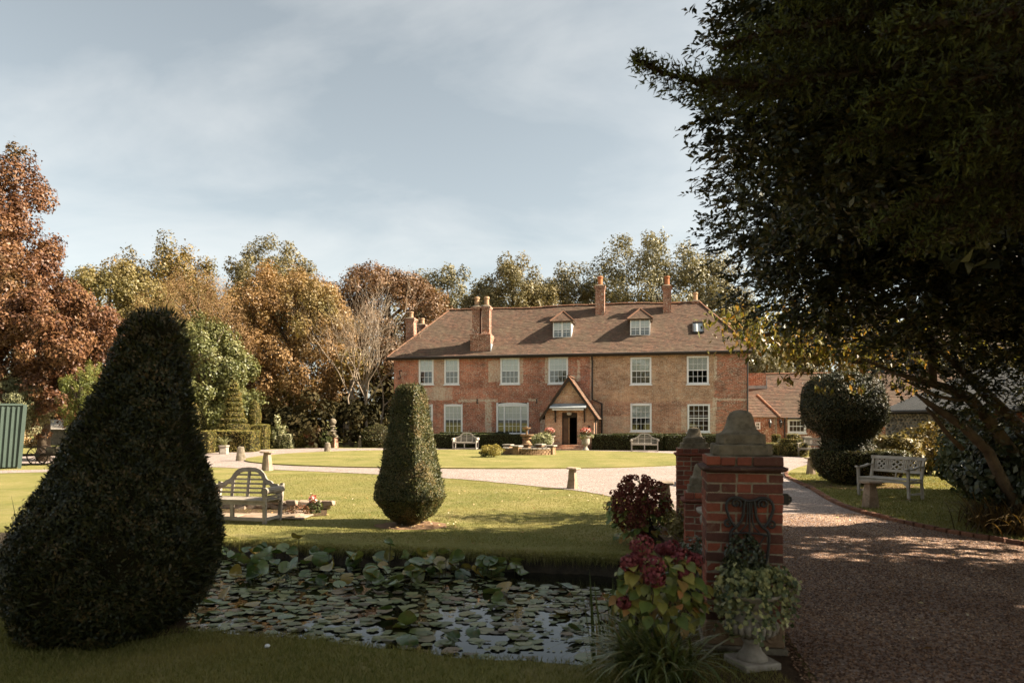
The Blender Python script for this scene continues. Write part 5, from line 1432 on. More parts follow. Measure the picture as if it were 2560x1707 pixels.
# ------------------------------------------------------------------ gate piers, built brick by brick
STR = MB().box(-0.1075, 0.1075, -0.051, 0.051, -0.0325, 0.0325).jitter(0.0035, 3).mesh('brick', bevel=0.006); STR.materials.append(M['brick'])
HED = MB().box(-0.051, 0.051, -0.051, 0.051, -0.0325, 0.0325).jitter(0.0035, 4).mesh('brick', bevel=0.006); HED.materials.append(M['brick'])
def pier(label, loc, nst, z0, nc, seed, cap, cornice=True, plinth=None, capscale=1.0):
    """nst stretchers per side plus one header end; loc is the front left corner"""
    W = nst*0.2255 + 0.1025
    t = thing('gate_pier', label, 'gate pier', (loc[0], loc[1], 0), HROT, 'brick piers of the garden gate')
    rng = random.Random(seed)
    core = MB().box(0.005, W-0.005, 0.005, W-0.005, 0, z0 + nc*0.075).build('mortar_core', M['mortar'], t)
    def ring(z, W_, off, rev, salt):
        side = W_ - 0.1025 - 0.01
        for s in range(4):
            pieces = []
            if (s + salt) % 2 == 0 or nst < 1: pieces = ['S']*nst
            else:
                pieces = ['S']*nst; k = rng.randrange(nst); pieces[k:k+1] = ['H', 'H']
            u = 0.0
            for p in pieces:
                L = 0.215 if p == 'S' else 0.1025
                if u + L > side + 0.01: break
                c = u + L/2
                if rev: c = W_ - c
                x, y, a = ((c, 0.051, 0), (W_-0.051, c, 90), (W_-c, W_-0.051, 180), (0.051, W_-c, 270))[s]
                o = link('brick', STR if p == 'S' else HED, None, t, (x + off + rng.uniform(-.0035, .0035), y + off + rng.uniform(-.0035, .0035), z + rng.uniform(-.0022, .0022)))
                o.rotation_euler = (rng.uniform(-.014, .014), rng.uniform(-.016, .016), math.radians(a) + rng.uniform(-.016, .016)); o.scale = (rng.uniform(.975, 1.01), 1, rng.uniform(.94, 1.03))
                u += L + 0.0105
    for k in range(nc):
        ring(z0 + 0.0375 + k*0.075, W, 0.0, k % 2 == 1, k)
    zt = z0 + nc*0.075
    if cornice:
        MB().lathe([(W/2-0.01, zt), (W/2+0.022, zt+0.012), (W/2+0.04, zt+0.028), (W/2+0.04, zt+0.043), (W/2-0.0, zt+0.052)], 32, (W/2, W/2, 0), 40).jitter(0.0025, seed).build('cornice', M['brick'], t)
        zc = zt + 0.052
        ring(zc + 0.0375, W - 0.0, 0.0, True, 1)
        MB().box(0.02, W-0.02, 0.02, W-0.02, zc, zc+0.073).build('mortar_core', M['mortar'], t)
        zt = zc + 0.076
    c = capscale
    cw = W*0.39
    cp = MB().lathe([(cw, zt), (cw*1.01, zt+0.012), (cw, zt+0.078*c), (cw*0.97, zt+0.085*c)], 32, (W/2, W/2, 0), 18).jitter(0.003, seed+1).build('cap_slab', M['stone'], t)
    MB().lathe([(cw*0.80, zt+0.084*c), (cw*0.81, zt+0.095*c), (cw*0.80, zt+0.160*c), (cw*0.76, zt+0.166*c)], 32, (W/2, W/2, 0), 14).jitter(0.003, seed+2).build('cap_block', M['stone'], t)
    b = MB().lathe([(cw*0.76, zt+0.165*c), (cw*0.66, zt+0.178*c), (cw*0.56, zt+0.205*c), (cw*0.50, zt+0.245*c), (cw*0.455, zt+0.29*c), (cw*0.38, zt+0.325*c), (cw*0.24, zt+0.345*c), (cw*0.05, zt+0.352*c)], 28, (W/2, W/2, 0), 2.6).jitter(0.002, seed+3).build('cap_dome', M['stone'], t, smooth=True)
    if plinth:
        MB().box(-0.008, W+0.008, -0.008, W+0.008, 0.05, z0-0.006).build('carved_band', M['carved'], t, bevel=0.008)
        MB().box(-0.03, W+0.03, -0.03, W+0.03, -0.02, 0.049).build('plinth', M['stone'], t, bevel=0.008)
        for k in range(4):      # carved rounds on the band
            for (px_, py_, ax) in ((0.08 + k*(W-0.16)/3, -0.012, 'X'), (-0.012, 0.08 + k*(W-0.16)/3, 'Y')):
                ro = MB().lathe([(0.055, -0.008), (0.05, 0.008), (0.03, 0.004), (0.018, 0.01), (0.005, 0.012)], 14).xf(Matrix.Rotation(math.radians(90), 4, 'X') if ax == 'X' else Matrix.Rotation(math.radians(-90), 4, 'Y')).build('carved_round', M['carved'], t, loc=(px_, py_, 0.138))
    return t, W
near_t, NW = pier('nearest tall red brick gate pier with bell-shaped stone cap and iron trellis', (1.48, 5.2), 2, 0.225, 15, 1, True, True, True)
low_t, LW = pier('low brick pier with weathered stone cap between the two tall gate piers', (1.95, 7.7), 1, 0.06, 10, 2, True, True, False, 0.9)
far_t, FW = pier('farther tall red brick gate pier beyond the low pier', (2.62, 10.85), 2, 0.2, 13, 3, True, True, True, 0.95)
for s in (0.0,):
    MB().box(0.1, 0.33, 0.56, 2.3, 0, 0.55).build('link_wall', M['mortar'], near_t) if False else None

# wrought-iron amphora trellis fixed to the near pier
def trellis():
    def at(px, py): # on the pier's front face, a little proud
        d = 5.2 - 0.06; X, Y, Z = P(px, py, d)
        # into pier-local coordinates
        dx, dy = X - 1.48, Y - 5.2
        return (HC*dx - HS*dy, -0.022, Z)
    t = thing('iron_trellis', 'black wrought-iron vase-shaped trellis hung on the near brick pier', 'trellis', (1.48, 5.2, 0), HROT)
    def L(pts, r=0.006, name='iron_bar'):
        r = r*1.45
        MB().tube(smooth3([at(*p) for p in pts], 5), r, 6).build(name, M['iron'], t, smooth=True)
    def smooth3(pts, n):
        out = []; Q = [pts[0]] + pts + [pts[-1]]
        for i in range(1, len(Q)-2):
            p0, p1, p2, p3 = [np.array(q) for q in Q[i-1:i+3]]
            for k in range(n):
                s = k/n; out.append(tuple(0.5*((2*p1)+(-p0+p2)*s+(2*p0-5*p1+4*p2-p3)*s*s+(-p0+3*p1-3*p2+p3)*s**3)))
        out.append(tuple(pts[-1])); return out
    cx = 1873
    for s in (-1, 1):
        X = lambda o: cx + s*o
        L([(X(10), 1248), (X(14), 1268), (X(16), 1290), (X(28), 1312), (X(44), 1326), (X(47), 1345), (X(42), 1390), (X(30), 1430), (X(18), 1480)], 0.0075, 'vase_side')
        # big handle scroll
        L([(X(12), 1250), (X(28), 1243), (X(48), 1247), (X(57), 1266), (X(50), 1292), (X(40), 1310), (X(30), 1318)], 0.008, 'handle')
        sp = []
        for k in range(14):
            a = k*0.62; r = 13 - k*0.8; sp.append((X(33 + r*math.cos(a+2.4)), 1258 + r*math.sin(a+2.4)))
        L(sp, 0.006, 'scroll')
        sp = []
        for k in range(12):
            a = k*0.62; r = 11 - k*0.75; sp.append((X(52 + r*math.cos(a-2.0)), 1309 + r*math.sin(a-2.0)))
        L(sp, 0.006, 'scroll')
        L([(X(5), 1250), (X(6), 1290), (X(10), 1312), (X(24), 1328)], 0.004)
        L([(X(2), 1334), (X(20), 1365), (X(36), 1398)], 0.0035); L([(X(38), 1334), (X(20), 1365), (X(2), 1398)], 0.0035)
    L([(cx, 1250), (cx, 1330), (cx, 1480)], 0.005)
    L([(1826, 1334), (cx, 1330), (1919, 1336)], 0.005); L([(1832, 1385), (cx, 1390), (1914, 1385)], 0.004)
    L([(1855, 1248), (cx, 1251), (1893, 1247)], 0.008)
trellis()
# gate hinge plate on the right face of the near pier
hp = thing('hinge_plate', 'black iron gate hinge plate on the right side of the near pier', 'hinge', (1.48, 5.2, 0), HROT)
MB().prism([(0, 1.19), (0.045, 1.195), (0.075, 1.165), (0.075, 1.135), (0.045, 1.105), (0, 1.11)], 0.1, 0.115).xf(Matrix.Translation((NW+0.002, 0, 0))).build('plate', M['iron'], hp, recalc=True)
for zz in (1.175, 1.15, 1.125):
    MB().lathe([(0.006, -0.004), (0.006, 0.004), (0.003, 0.006)], 8).xf(Matrix.Translation((NW+0.058, 0.096, zz)) @ Matrix.Rotation(math.radians(90), 4, 'X')).build('bolt', M['stone'], hp)

# ------------------------------------------------------------------ urn with ivy in front of the near pier, second urn behind
def stone_urn(name, label, loc, rot, k=1.0):
    t = thing(name, label, 'urn', loc, rot)
    m = M['stone_pale']
    MB().box(-0.15*k, 0.15*k, -0.15*k, 0.15*k, 0, 0.055*k).build('plinth', m, t, bevel=0.008)
    MB().lathe([(0.115*k, 0.055*k), (0.105*k, 0.08*k), (0.07*k, 0.12*k), (0.058*k, 0.17*k), (0.075*k, 0.195*k), (0.065*k, 0.21*k)], 24).build('foot', m, t, smooth=True)
    prof = [(0.06, 0.21), (0.12, 0.235), (0.165, 0.28), (0.175, 0.32), (0.15, 0.35), (0.135, 0.38), (0.14, 0.46), (0.175, 0.52), (0.215, 0.54), (0.22, 0.56), (0.19, 0.56), (0.15, 0.5)]
    MB().lathe([(r*k, z*k) for r, z in prof], 28).build('bowl', m, t, smooth=True)
    for i in range(22):   # gadroons round the belly
        a = 2*math.pi*i/22
        g = MB().tube([(0.13*k, 0, 0.235*k), (0.172*k, 0, 0.28*k), (0.18*k, 0, 0.315*k), (0.15*k, 0, 0.35*k)], [0.01*k, 0.02*k, 0.021*k, 0.008*k], 6).build('gadroon', m, t, smooth=True); g.rotation_euler = (0, 0, a)
    for s in (-1, 1):
        MB().lathe([(0.045*k, -0.012*k), (0.05*k, 0.0), (0.03*k, 0.02*k), (0.01*k, 0.024*k)], 12).xf(Matrix.Translation((s*0.185*k, 0, 0.5*k)) @ Matrix.Rotation(math.radians(90*s), 4, 'Y')).build('handle', m, t, smooth=True)
    return t
ux, uy = G(1900, 1683)
stone_urn('ivy_urn', 'pale stone urn at the foot of the near pier', (ux, uy + 0.16, 0.0), 0.25, 0.95)
stone_urn('stone_urn', 'tall pale stone urn half hidden behind the near pier', (2.17, 6.75, 0.0), 0.2, 1.55)

def ivy_plant():
    t = thing('ivy_plant', 'variegated trailing ivy spilling out of the near stone urn', 'ivy', (ux, uy + 0.16, 0), 0)
    rng = np.random.default_rng(77)
    pts, nn = [], []
    for k in range(125):       # trailing stems
        a = rng.random()*6.28; out = 0.09 + 0.12*rng.random(); drop = rng.uniform(0.05, 0.46)
        if math.cos(a) > 0.4: out += 0.03
        for s in np.linspace(0, 1, 26):
            r = 0.05 + out*min(1, s*1.6)
            z = 0.56 + 0.13*math.sin(min(1, s*1.6)*math.pi*0.7) - drop*max(0, s-0.35)*1.5
            pts.append((r*math.cos(a)+rng.normal()*0.018, r*math.sin(a)+rng.normal()*0.018, z + rng.normal()*0.02)); nn.append((math.cos(a)*0.7, math.sin(a)*0.7 - 0.3, 0.7))
    p = np.array(pts); Nn = norm(np.array(nn) + rng.normal(size=p.shape)*0.5)
    L = rng.uniform(0.022, 0.048, len(p))
    V, Fq = leaf_cards(p, Nn, L, L*0.95, rng, droop=0.8)
    link('leaves', mesh_np('leaves', V, Fq, rng.random(len(p))**0.9), M['ivy'], t)
    n = 1500      # dark upright growth against the pier
    d = unit(n, rng)
    p = np.array([-0.05, 0.02, 0.74]) + d*(0.6+0.4*rng.random(n))[:, None]*np.array([0.15, 0.12, 0.20])
    L = rng.uniform(0.015, 0.034, n)
    V, Fq = leaf_cards(p, norm(d + rng.normal(size=p.shape)*.6), L, L*0.8, rng, droop=0.5)
    link('leaves', mesh_np('leaves', V, Fq, rng.random(n)), M['ivy_dark'], t)
    MB().tube([(0, 0, 0.45), (-0.03, 0.0, 0.7), (-0.06, 0.02, 0.85)], [0.02, 0.012, 0.006], 6).build('stem', M['stem'], t)
ivy_plant()

# ------------------------------------------------------------------ left edge: green shed, cart, low hut, planter, finials
def green_shed():
    x1, y1 = G(60, 1170)
    t = thing('green_shed', 'green ribbed metal shed at the far edge of the left lawn', 'shed', (x1, y1, 0), math.radians(36))
    w, d, h = 5.0, 2.4, 2.30
    lean = 0.14
    MB().add([(-w, 0.03, 0.05), (-0.16, 0.03, 0.05), (0, 0.03, h-0.02), (-w, 0.03, h-0.02)], [(0, 1, 2, 3)]).add([(-0.16, 0.03, 0.05), (-0.16, d, 0.05), (0, d, h), (0, 0.03, h)], [(0, 1, 2, 3)]).build('wall', M['green_steel'], t)
    i = 0; x = -0.28
    while x > -w+0.3:
        b = MB().add([(x-0.06, 0.03, 0.06), (x+0.02, 0.03, 0.06), (x+0.02+lean*1.0, 0.03, h-0.06), (x-0.06+lean, 0.03, h-0.06), (x-0.045, -0.03, 0.06), (x+0.005, -0.03, 0.06), (x+0.005+lean, -0.03, h-0.06), (x-0.045+lean, -0.03, h-0.06)],
                     [(4, 5, 6, 7), (0, 4, 7, 3), (5, 1, 2, 6), (0, 1, 5, 4), (3, 7, 6, 2)]).build('rib', M['green_steel'], t)
        x -= 0.155
    MB().add([(-0.20, -0.05, 0.0), (-0.08, -0.05, 0.0), (0.10, -0.05, h+0.02), (-0.02, -0.05, h+0.02), (-0.20, 0.08, 0.0), (-0.08, 0.08, 0.0), (0.10, 0.08, h+0.02), (-0.02, 0.08, h+0.02)], [(0, 1, 2, 3), (7, 6, 5, 4), (1, 5, 6, 2), (0, 3, 7, 4), (3, 2, 6, 7)]).build('corner_post', M['green_steel'], t)
    MB().box(-w, -0.02, -0.03, d, h-0.02, h+0.05).build('roof', M['green_steel'], t)
green_shed()

def cart():
    x, y = G(70, 1163)
    t = thing('old_cart', 'old dark wooden cart with big spoked wheels beside the green shed', 'cart', (x, y + 0.6, 0), 0.25)
    r = 0.36
    for yy in (-0.45, 0.35):
        w = MB()
        ring = [(0.12 + (r)*math.cos(a), yy, r + r*math.sin(a)) for a in [2*math.pi*i/28 for i in range(29)]]
        w.tube(ring, 0.025, 6, cap=False)
        wh = w.build('wheel', M['darkwood'], t)
        sp = MB()
        for i in range(14):
            a = 2*math.pi*i/14; sp.tube([(0.12, yy, r), (0.12 + r*math.cos(a), yy, r + r*math.sin(a))], 0.011, 4)
        sp.build('spokes', M['darkwood'], wh)
        MB().lathe([(0.06, -0.08), (0.06, 0.08)], 10).xf(Matrix.Translation((0.12, yy, r)) @ Matrix.Rotation(math.radians(90), 4, 'X')).build('hub', M['iron'], wh)
    MB().box(-1.6, 0.75, -0.32, 0.22, r-0.02, r+0.06).build('bed', M['darkwood'], t)
    MB().lathe([(0.16, -0.3), (0.17, 0.0), (0.16, 0.3)], 14).xf(Matrix.Translation((0.55, 0.1, 0.52)) @ Matrix.Rotation(math.radians(90), 4, 'Y')).build('barrel', M['stone'], t)
cart()

def hut():
    x, y = G(140, 1112)
    t = thing('stone_hut', 'low dark hut with pale roof beyond the cart', 'hut', (x - 1.5, y, 0), 0.1)
    MB().box(0, 5.0, 0, 2.5, 0, 1.15).build('wall', M['stone'], t)
    MB().add([(-0.2, -0.2, 1.1), (5.2, -0.2, 1.1), (5.2, 1.3, 1.8), (-0.2, 1.3, 1.8), (5.2, 2.7, 1.1), (-0.2, 2.7, 1.1)], [(0, 1, 2, 3), (3, 2, 4, 5)]).build('roof', M['stone_pale'], t)
hut()

def blades(n, rad, L, w, rng, lift=0.9, z0=0.0, spread=1.0, drop=0.9, bias=None):
    """arching strap leaves from a crown: strips of quads"""
    Vs, Fs, Ts = [], [], []
    b = 0
    for i in range(n):
        a = rng.random()*2*np.pi
        if bias is not None and rng.random() < bias[1]: a = bias[0] + rng.normal()*0.6
        l = L*(0.55+0.6*rng.random()); sp = spread*(0.35+0.8*rng.random()); ww = w*(0.6+0.6*rng.random())
        bx_, by_ = rng.normal(size=2)*rad
        k = 7
        sx, sy = -math.sin(a), math.cos(a)
        for j in range(k):
            s = j/(k-1)
            r = l*sp*(s**1.15)*0.85; z = z0 + l*lift*(s - drop*0.62*s**2.4*sp)
            h = ww*(1-s**2.2)*0.5 + 0.0008
            p = np.array([bx_ + r*math.cos(a), by_ + r*math.sin(a), max(z, 0.01)])
            Vs += [p + np.array([sx, sy, 0.12])*h, p - np.array([sx, sy, -0.12])*h]
        for j in range(k-1): Fs.append((b+2*j, b+2*j+1, b+2*j+3, b+2*j+2))
        tt = rng.random(); Ts += [tt]*(k-1)
        b += 2*k
    return np.array(Vs), np.array(Fs), np.array(Ts)

def planter():
    x, y = G(560, 1135)
    t = thing('stone_planter', 'square pale stone planter with spiky plant against the clipped boxes', 'planter', (x, y, 0), 0.2)
    MB().lathe([(0.20, 0), (0.21, 0.08), (0.20, 0.34), (0.24, 0.40), (0.24, 0.46), (0.18, 0.46)], 16, e=10).build('pot', M['stone_pale'], t)
    rng = np.random.default_rng(3)
    V, Fq, T = blades(70, 0.05, 0.75, 0.03, rng, z0=0.44)
    link('foliage', mesh_np('foliage', V, Fq, T), M['willow'], t)
planter()

def finial(px, py, h, label, brick=True):
    x, y = G(px, py)
    t = thing('ball_finial', label, 'finial', (x, y, 0), HROT, 'stone ball finials by the wood')
    k = h/1.85
    if brick:
        MB().box(-0.24*k, 0.24*k, -0.24*k, 0.24*k, 0, 0.62*k).build('base', M['chim_brick'], t)
    else:
        MB().box(-0.24*k, 0.24*k, -0.24*k, 0.24*k, 0, 0.62*k).build('base', M['stone'], t, bevel=0.02)
    MB().lathe([(0.32*k, 0.62*k), (0.32*k, 0.72*k), (0.22*k, 0.78*k), (0.2*k, 0.95*k), (0.27*k, 1.0*k), (0.14*k, 1.08*k), (0.10*k, 1.22*k), (0.19*k, 1.28*k), (0.10*k, 1.36*k)], 16, e=3).build('pedestal', M['stone'], t)
    MB().lathe([(0.21*k*math.sin(a), 1.56*k - 0.21*k*math.cos(a)) for a in [0.15+2.9*i/10 for i in range(11)]], 16).build('ball', M['stone'], t, smooth=True)
finial(832, 1119, 1.95, 'tall grey ball finial on a brick base at the edge of the wood')
finial(900, 1118.5, 0.80, 'small stone ball ornament nearer the ball finial in the shade of the wood', False)
finial(927, 1118.5, 0.75, 'small stone ball ornament farther right under the dark mound', False)
x_, y_ = G(2016, 1128)
pd = thing('stone_pedestal', 'small pale stone pedestal behind the far lattice bench', 'pedestal', (x_, y_, 0), 0)
MB().box(-0.16, 0.16, -0.16, 0.16, 0, 0.75).build('shaft', M['stone_pale'], pd, bevel=0.015)
MB().box(-0.2, 0.2, -0.2, 0.2, 0.75, 0.84).build('slab', M['stone_pale'], pd, bevel=0.012)

# ------------------------------------------------------------------ sunken bed behind the left bench
def sunken_bed():
    cx, cy = G(640, 1290)
    poly_sheet('flower_bed', jig([(-5.7, cy-0.1), (-3.95, cy-0.25), (-3.4, cy+0.1), (-3.6, cy+0.95), (-3.95, cy+1.25), (-5.9, cy+1.4)], .04, 3), 0.009, M['soil'], 0, 'sunken flower bed of bare soil behind the arched bench', 'flower bed')
    t = thing('dry_stone_edging', 'rough dry-stone edging of the sunken bed behind the arched bench', 'stone edging', (0, 0, 0), 0)
    rng = random.Random(6); mes = []
    for k in range(5):
        me = MB().box(-0.13, 0.13, -0.08, 0.08, -0.04, 0.04).jitter(0.02, k+20).mesh('stone', bevel=0.015); me.materials.append(M['stone_red']); mes.append(me)
    for row in range(2):
        for i in range(9):
            o = link('stone', mes[rng.randrange(5)], None, t, (-5.6 + i*0.24 + (0.1 if row else 0), cy + 1.05 + rng.uniform(-.04, .04) - i*0.02, 0.045 + row*0.085))
            o.rotation_euler = (rng.uniform(-.12, .12), rng.uniform(-.12, .12), rng.uniform(-.25, .1)); o.scale = (rng.uniform(.7, 1.1), 1, rng.uniform(.8, 1.2))
    for i in range(5):   # flat stones on the camera side
        o = link('stone', mes[i], None, t, (-3.95 + 0.1*(i % 2) - 0.04*i, cy - 0.3 + i*0.17, 0.03)); o.rotation_euler = (0, 0, rng.uniform(0, 3)); o.scale = (1.1, 1.3, 0.8)
    p = thing('paving', 'worn stone paving under the arched bench', 'paving', (0, 0, 0), 0)
    for i in range(4):
        o = MB().box(-0.3, 0.3, -0.28, 0.28, 0, 0.03).jitter(0.012, i+50).build('slab', M['stone_red'], p, bevel=0.01, loc=(-5.75 + i*0.6, cy - 0.22 - 0.045*i + 0.15, 0.008)); o.rotation_euler = (0, 0, -0.12 + rng.uniform(-.04, .04)); 
    fl = thing('pink_flowers', 'small pink-flowered plant at the corner of the sunken bed', 'flowers', (-3.72, cy + 0.45, 0), 0)
    leaf_ball('foliage', fl, (0, 0, 0.1), 0.16, 260, 0.05, 'shrub_green', 60, 0.9)
    leaf_ball('blossom', fl, (-0.04, 0, 0.26), 0.07, 60, 0.05, 'blossom', 61, 1.2, 0.9)
    fl = thing('bed_plant', 'low reddish-green plants in the front of the sunken bed', 'plant', (-3.95, cy + 0.15, 0), 0)
    leaf_ball('foliage', fl, (0, 0, 0.07), 0.24, 400, 0.045, 'shrub_red', 62, 0.5)
sunken_bed()
# ------------------------------------------------------------------ clipped plants
def clipped(parent, mb, n, L, mat, seed, W=0.42, out=0.25, inset=0.03, jit=0.65, rough_s=3.0, rough_a=0.03, pname='foliage', up=0.25, shoots=0):
    """a dense skin of small leaves over a clipped shape, on a dark inner body"""
    rng = np.random.default_rng(seed)
    V = np.array(mb.v, float)
    p, nn = tri_sample(V, mb.f, n, rng)
    p = p + nn*(bump3(p, rough_s, seed)*rough_a + bump3(p, rough_s*4, seed+1)*rough_a*0.5)[:, None] + nn*(rng.normal(size=n)*L*out)[:, None]
    Nn = norm(nn + rng.normal(size=(n, 3))*jit)
    T = norm(nn*0.6 + rng.normal(size=(n, 3))*0.8 + np.array([0, 0, up]))
    l = L*(0.55 + 0.9*rng.random(n))
    Vl, Fl = leaf_cards(p, Nn, l, l*W, rng, T=T)
    tn = np.clip(rng.random(n)**1.25, 0, 1)
    tn = np.clip(tn + 0.22*bump3(p, rough_s*2.6, seed+5), 0, 1)
    brown = bump3(p, rough_s*0.8, seed+7) > 0.75
    tn = np.where(brown & (rng.random(n) < 0.6), 0.85 + 0.15*rng.random(n), tn)
    if shoots:      # stray new growth standing proud of the clipped face
        q, qn = tri_sample(V, mb.f, shoots, rng)
        Tq = norm(qn + rng.normal(size=(shoots, 3))*0.45 + np.array([0, 0, 0.5]))
        lq = L*rng.uniform(1.2, 3.2, shoots)
        Vq, Fq_ = leaf_cards(q + Tq*lq[:, None]*0.4, norm(np.cross(Tq, unit(shoots, rng))), lq, lq*0.2, rng, T=Tq)
        Vl, Fl, tn = join_np([(Vl, Fl, tn), (Vq, Fq_, rng.random(shoots)*0.8)])
    link(pname, mesh_np(pname, Vl, Fl, tn), M[mat], parent)
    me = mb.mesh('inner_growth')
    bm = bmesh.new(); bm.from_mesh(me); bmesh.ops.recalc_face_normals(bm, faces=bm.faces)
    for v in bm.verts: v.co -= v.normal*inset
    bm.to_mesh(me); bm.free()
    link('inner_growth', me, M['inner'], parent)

def topiary(name, label, cat, loc, rotz, shape, n, L, mat, seed, group=None, trunk=None, **kw):
    t = thing(name, label, cat, loc, rotz, group)
    clipped(t, shape, n, L, mat, seed, **kw)
    if trunk:
        MB().tube([(0, 0, -0.05), (0.02, 0, trunk[1]*0.5), (0, 0.0, trunk[1])], [trunk[0]*1.2, trunk[0], trunk[0]*0.8], 9).build('trunk', M['bark'], t)
    return t

def lean_lathe(prof, n, e):
    """prof: (half width, z, centre x shift)"""
    mb = MB(); 
    for r, z, cx in prof:
        for k in range(n):
            t = 2*math.pi*(k+0.5)/n; ct, st = math.cos(t), math.sin(t)
            m = (abs(ct)**e + abs(st)**e) ** (-1.0/e); mb.v.append((cx + r*m*ct, r*m*st, z))
    for i in range(len(prof)-1):
        for k in range(n):
            a = i*n+k; b = i*n+(k+1) % n; mb.f.append((a, b, b+n, a+n))
    mb.f.append(tuple(reversed(range(n)))); mb.f.append(tuple((len(prof)-1)*n+k for k in range(n)))
    return mb

# big dark yew in front
K = 5.75/1707.0
def yz(py): return 1.75 - (py-1050)*K
prof = []
for py, xl, xr in ((1585, 110, 400), (1545, 45, 440), (1490, 26, 496), (1420, 22, 526), (1330, 46, 540), (1270, 76, 528), (1180, 118, 502), (1060, 178, 472), (920, 246, 448), (850, 278, 442), (805, 288, 438), (778, 304, 432), (760, 326, 420), (750, 352, 404)):
    prof.append(((xr-xl)/2*K*0.845, max(yz(py)*0.962, 0.02), ((xl+xr)/2 + 20 - 280)*K))
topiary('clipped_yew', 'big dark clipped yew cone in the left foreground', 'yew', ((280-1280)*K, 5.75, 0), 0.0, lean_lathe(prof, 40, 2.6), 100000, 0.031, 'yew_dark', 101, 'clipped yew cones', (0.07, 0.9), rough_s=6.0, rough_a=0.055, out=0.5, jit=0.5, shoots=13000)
# small yew obelisk on the lawn
x, y = G(1013, 1316)
K2 = y/1707.0
prof = []
for py, xl, xr in ((1318, 990, 1044), (1290, 957, 1082), (1248, 928, 1113), (1215, 933, 1107), (1170, 943, 1096), (1090, 958, 1078), (1010, 972, 1066), (975, 983, 1059), (962, 994, 1050)):
    prof.append(((xr-xl)/2*K2*0.77, max(1.75-(py-1050)*K2, 0.03), ((xl+xr)/2-1013)*K2))
topiary('clipped_yew', 'smaller square-cut yew obelisk standing on the sunlit lawn', 'yew', (x, y+0.3, 0), 0, lean_lathe([(a, b, c) for a, b, c in prof], 40, 9.0).xf(Matrix.Rotation(math.radians(-22), 4, 'Z')), 60000, 0.030, 'yew_mid', 102, 'clipped yew cones', (0.06, 0.5), rough_s=7, rough_a=0.022, jit=0.42, shoots=2500)
# mushroom yew at the right
x, y = 9.1, 18.2
K3 = y/1707.0
head = [(0.30, 934), (0.62, 940), (0.84, 954), (0.95, 980), (1.02, 1020), (0.98, 1050), (0.86, 1070), (0.72, 1082), (0.62, 1092), (0.60, 1110), (0.64, 1128), (0.68, 1138)]
mb = lean_lathe([(r, 1.75-(py-1050)*K3, -0.28 + (0.0 if py < 1080 else 0.1)) for r, py in reversed(head)], 36, 2.6)
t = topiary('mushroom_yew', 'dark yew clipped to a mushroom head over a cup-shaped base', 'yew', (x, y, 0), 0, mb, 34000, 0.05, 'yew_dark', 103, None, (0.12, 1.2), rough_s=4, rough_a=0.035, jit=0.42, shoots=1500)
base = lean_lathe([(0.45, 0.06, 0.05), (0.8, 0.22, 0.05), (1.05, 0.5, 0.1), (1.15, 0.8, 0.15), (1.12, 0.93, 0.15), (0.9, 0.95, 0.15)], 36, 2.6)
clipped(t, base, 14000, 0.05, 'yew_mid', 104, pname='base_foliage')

# ---- topiary garden on the left
def rbox(w, d, h, z0=0.0, e=7, n=28, r=0.08):
    mb = MB(); prof = [(1-0.03, z0), (1, z0+0.05), (1, z0+h-r), (1-0.03, z0+h-r*0.35), (1-0.09, z0+h)]
    for s, z in prof:
        for k in range(n):
            t = 2*math.pi*(k+0.5)/n; ct, st = math.cos(t), math.sin(t); m = (abs(ct)**e+abs(st)**e)**(-1/e)
            mb.v.append(((w/2 - (1-s)*0.9*min(w, d)*0.5)*m*ct, (d/2 - (1-s)*0.9*min(w, d)*0.5)*m*st, z))
    for i in range(len(prof)-1):
        for k in range(n):
            a = i*n+k; b = i*n+(k+1) % n; mb.f.append((a, b, b+n, a+n))
    mb.f.append(tuple(reversed(range(n)))); mb.f.append(tuple((len(prof)-1)*n+k for k in range(n)))
    return mb
def at_px(px, py, back=0.0):
    x, y = G(px, py); return (x*(1 + back/y), y + back, 0)
def pxw(w, d): return w/1707.0*d
GT = 'clipped boxes of the topiary garden'
d1 = 1707*1.75/84.0
topiary('topiary_block', 'square clipped box block under the left cone in the topiary garden', 'topiary', at_px(498, 1134, 0.8), 0.1, rbox(pxw(72, d1), 1.5, pxw(56, d1)), 5200, 0.06, 'box', 110, GT)
topiary('topiary_cone', 'rounded clipped cone at the left of the topiary garden', 'topiary', at_px(488, 1130, 1.9), 0, lean_lathe([(0.35, 0.9, 0), (0.66, 1.15, 0), (0.62, 1.7, -0.02), (0.48, 2.2, -0.06), (0.22, 2.62, -0.1), (0.05, 2.78, -0.1)], 24, 2), 4200, 0.06, 'box', 111, GT, (0.08, 1.1))
topiary('topiary_block', 'long clipped box block carrying the tiered cone', 'topiary', at_px(590, 1131, 0.9), 0.05, rbox(pxw(106, 37), 1.7, pxw(54, 37)), 8200, 0.06, 'box', 112, GT)
tiers = []
K4 = 37.8/1707
ty = lambda py: 1.75-(py-1050)*K4
for py0, py1, hwd in ((1080, 1058, 43), (1057, 1044, 35), (1043, 1028, 27), (1027, 1015, 25), (1014, 1002, 23.5), (1001, 990, 21.5), (989, 978, 19), (977, 966, 16), (965, 955, 12.5), (954, 944, 7)):
    w = hwd*K4
    tiers += [(w*0.74, ty(py0), 0), (w*0.98, ty(py0)+0.05, 0), (w, (ty(py0)+ty(py1))/2, 0), (w*0.9, ty(py1)-0.03, 0)]
topiary('tiered_topiary', 'tall tiered yew cone cut in rings rising from a box block', 'topiary', at_px(584, 1130, 1.9), 0, lean_lathe(tiers, 26, 2), 9500, 0.055, 'box', 113, None, (0.1, 1.2), inset=0.06)
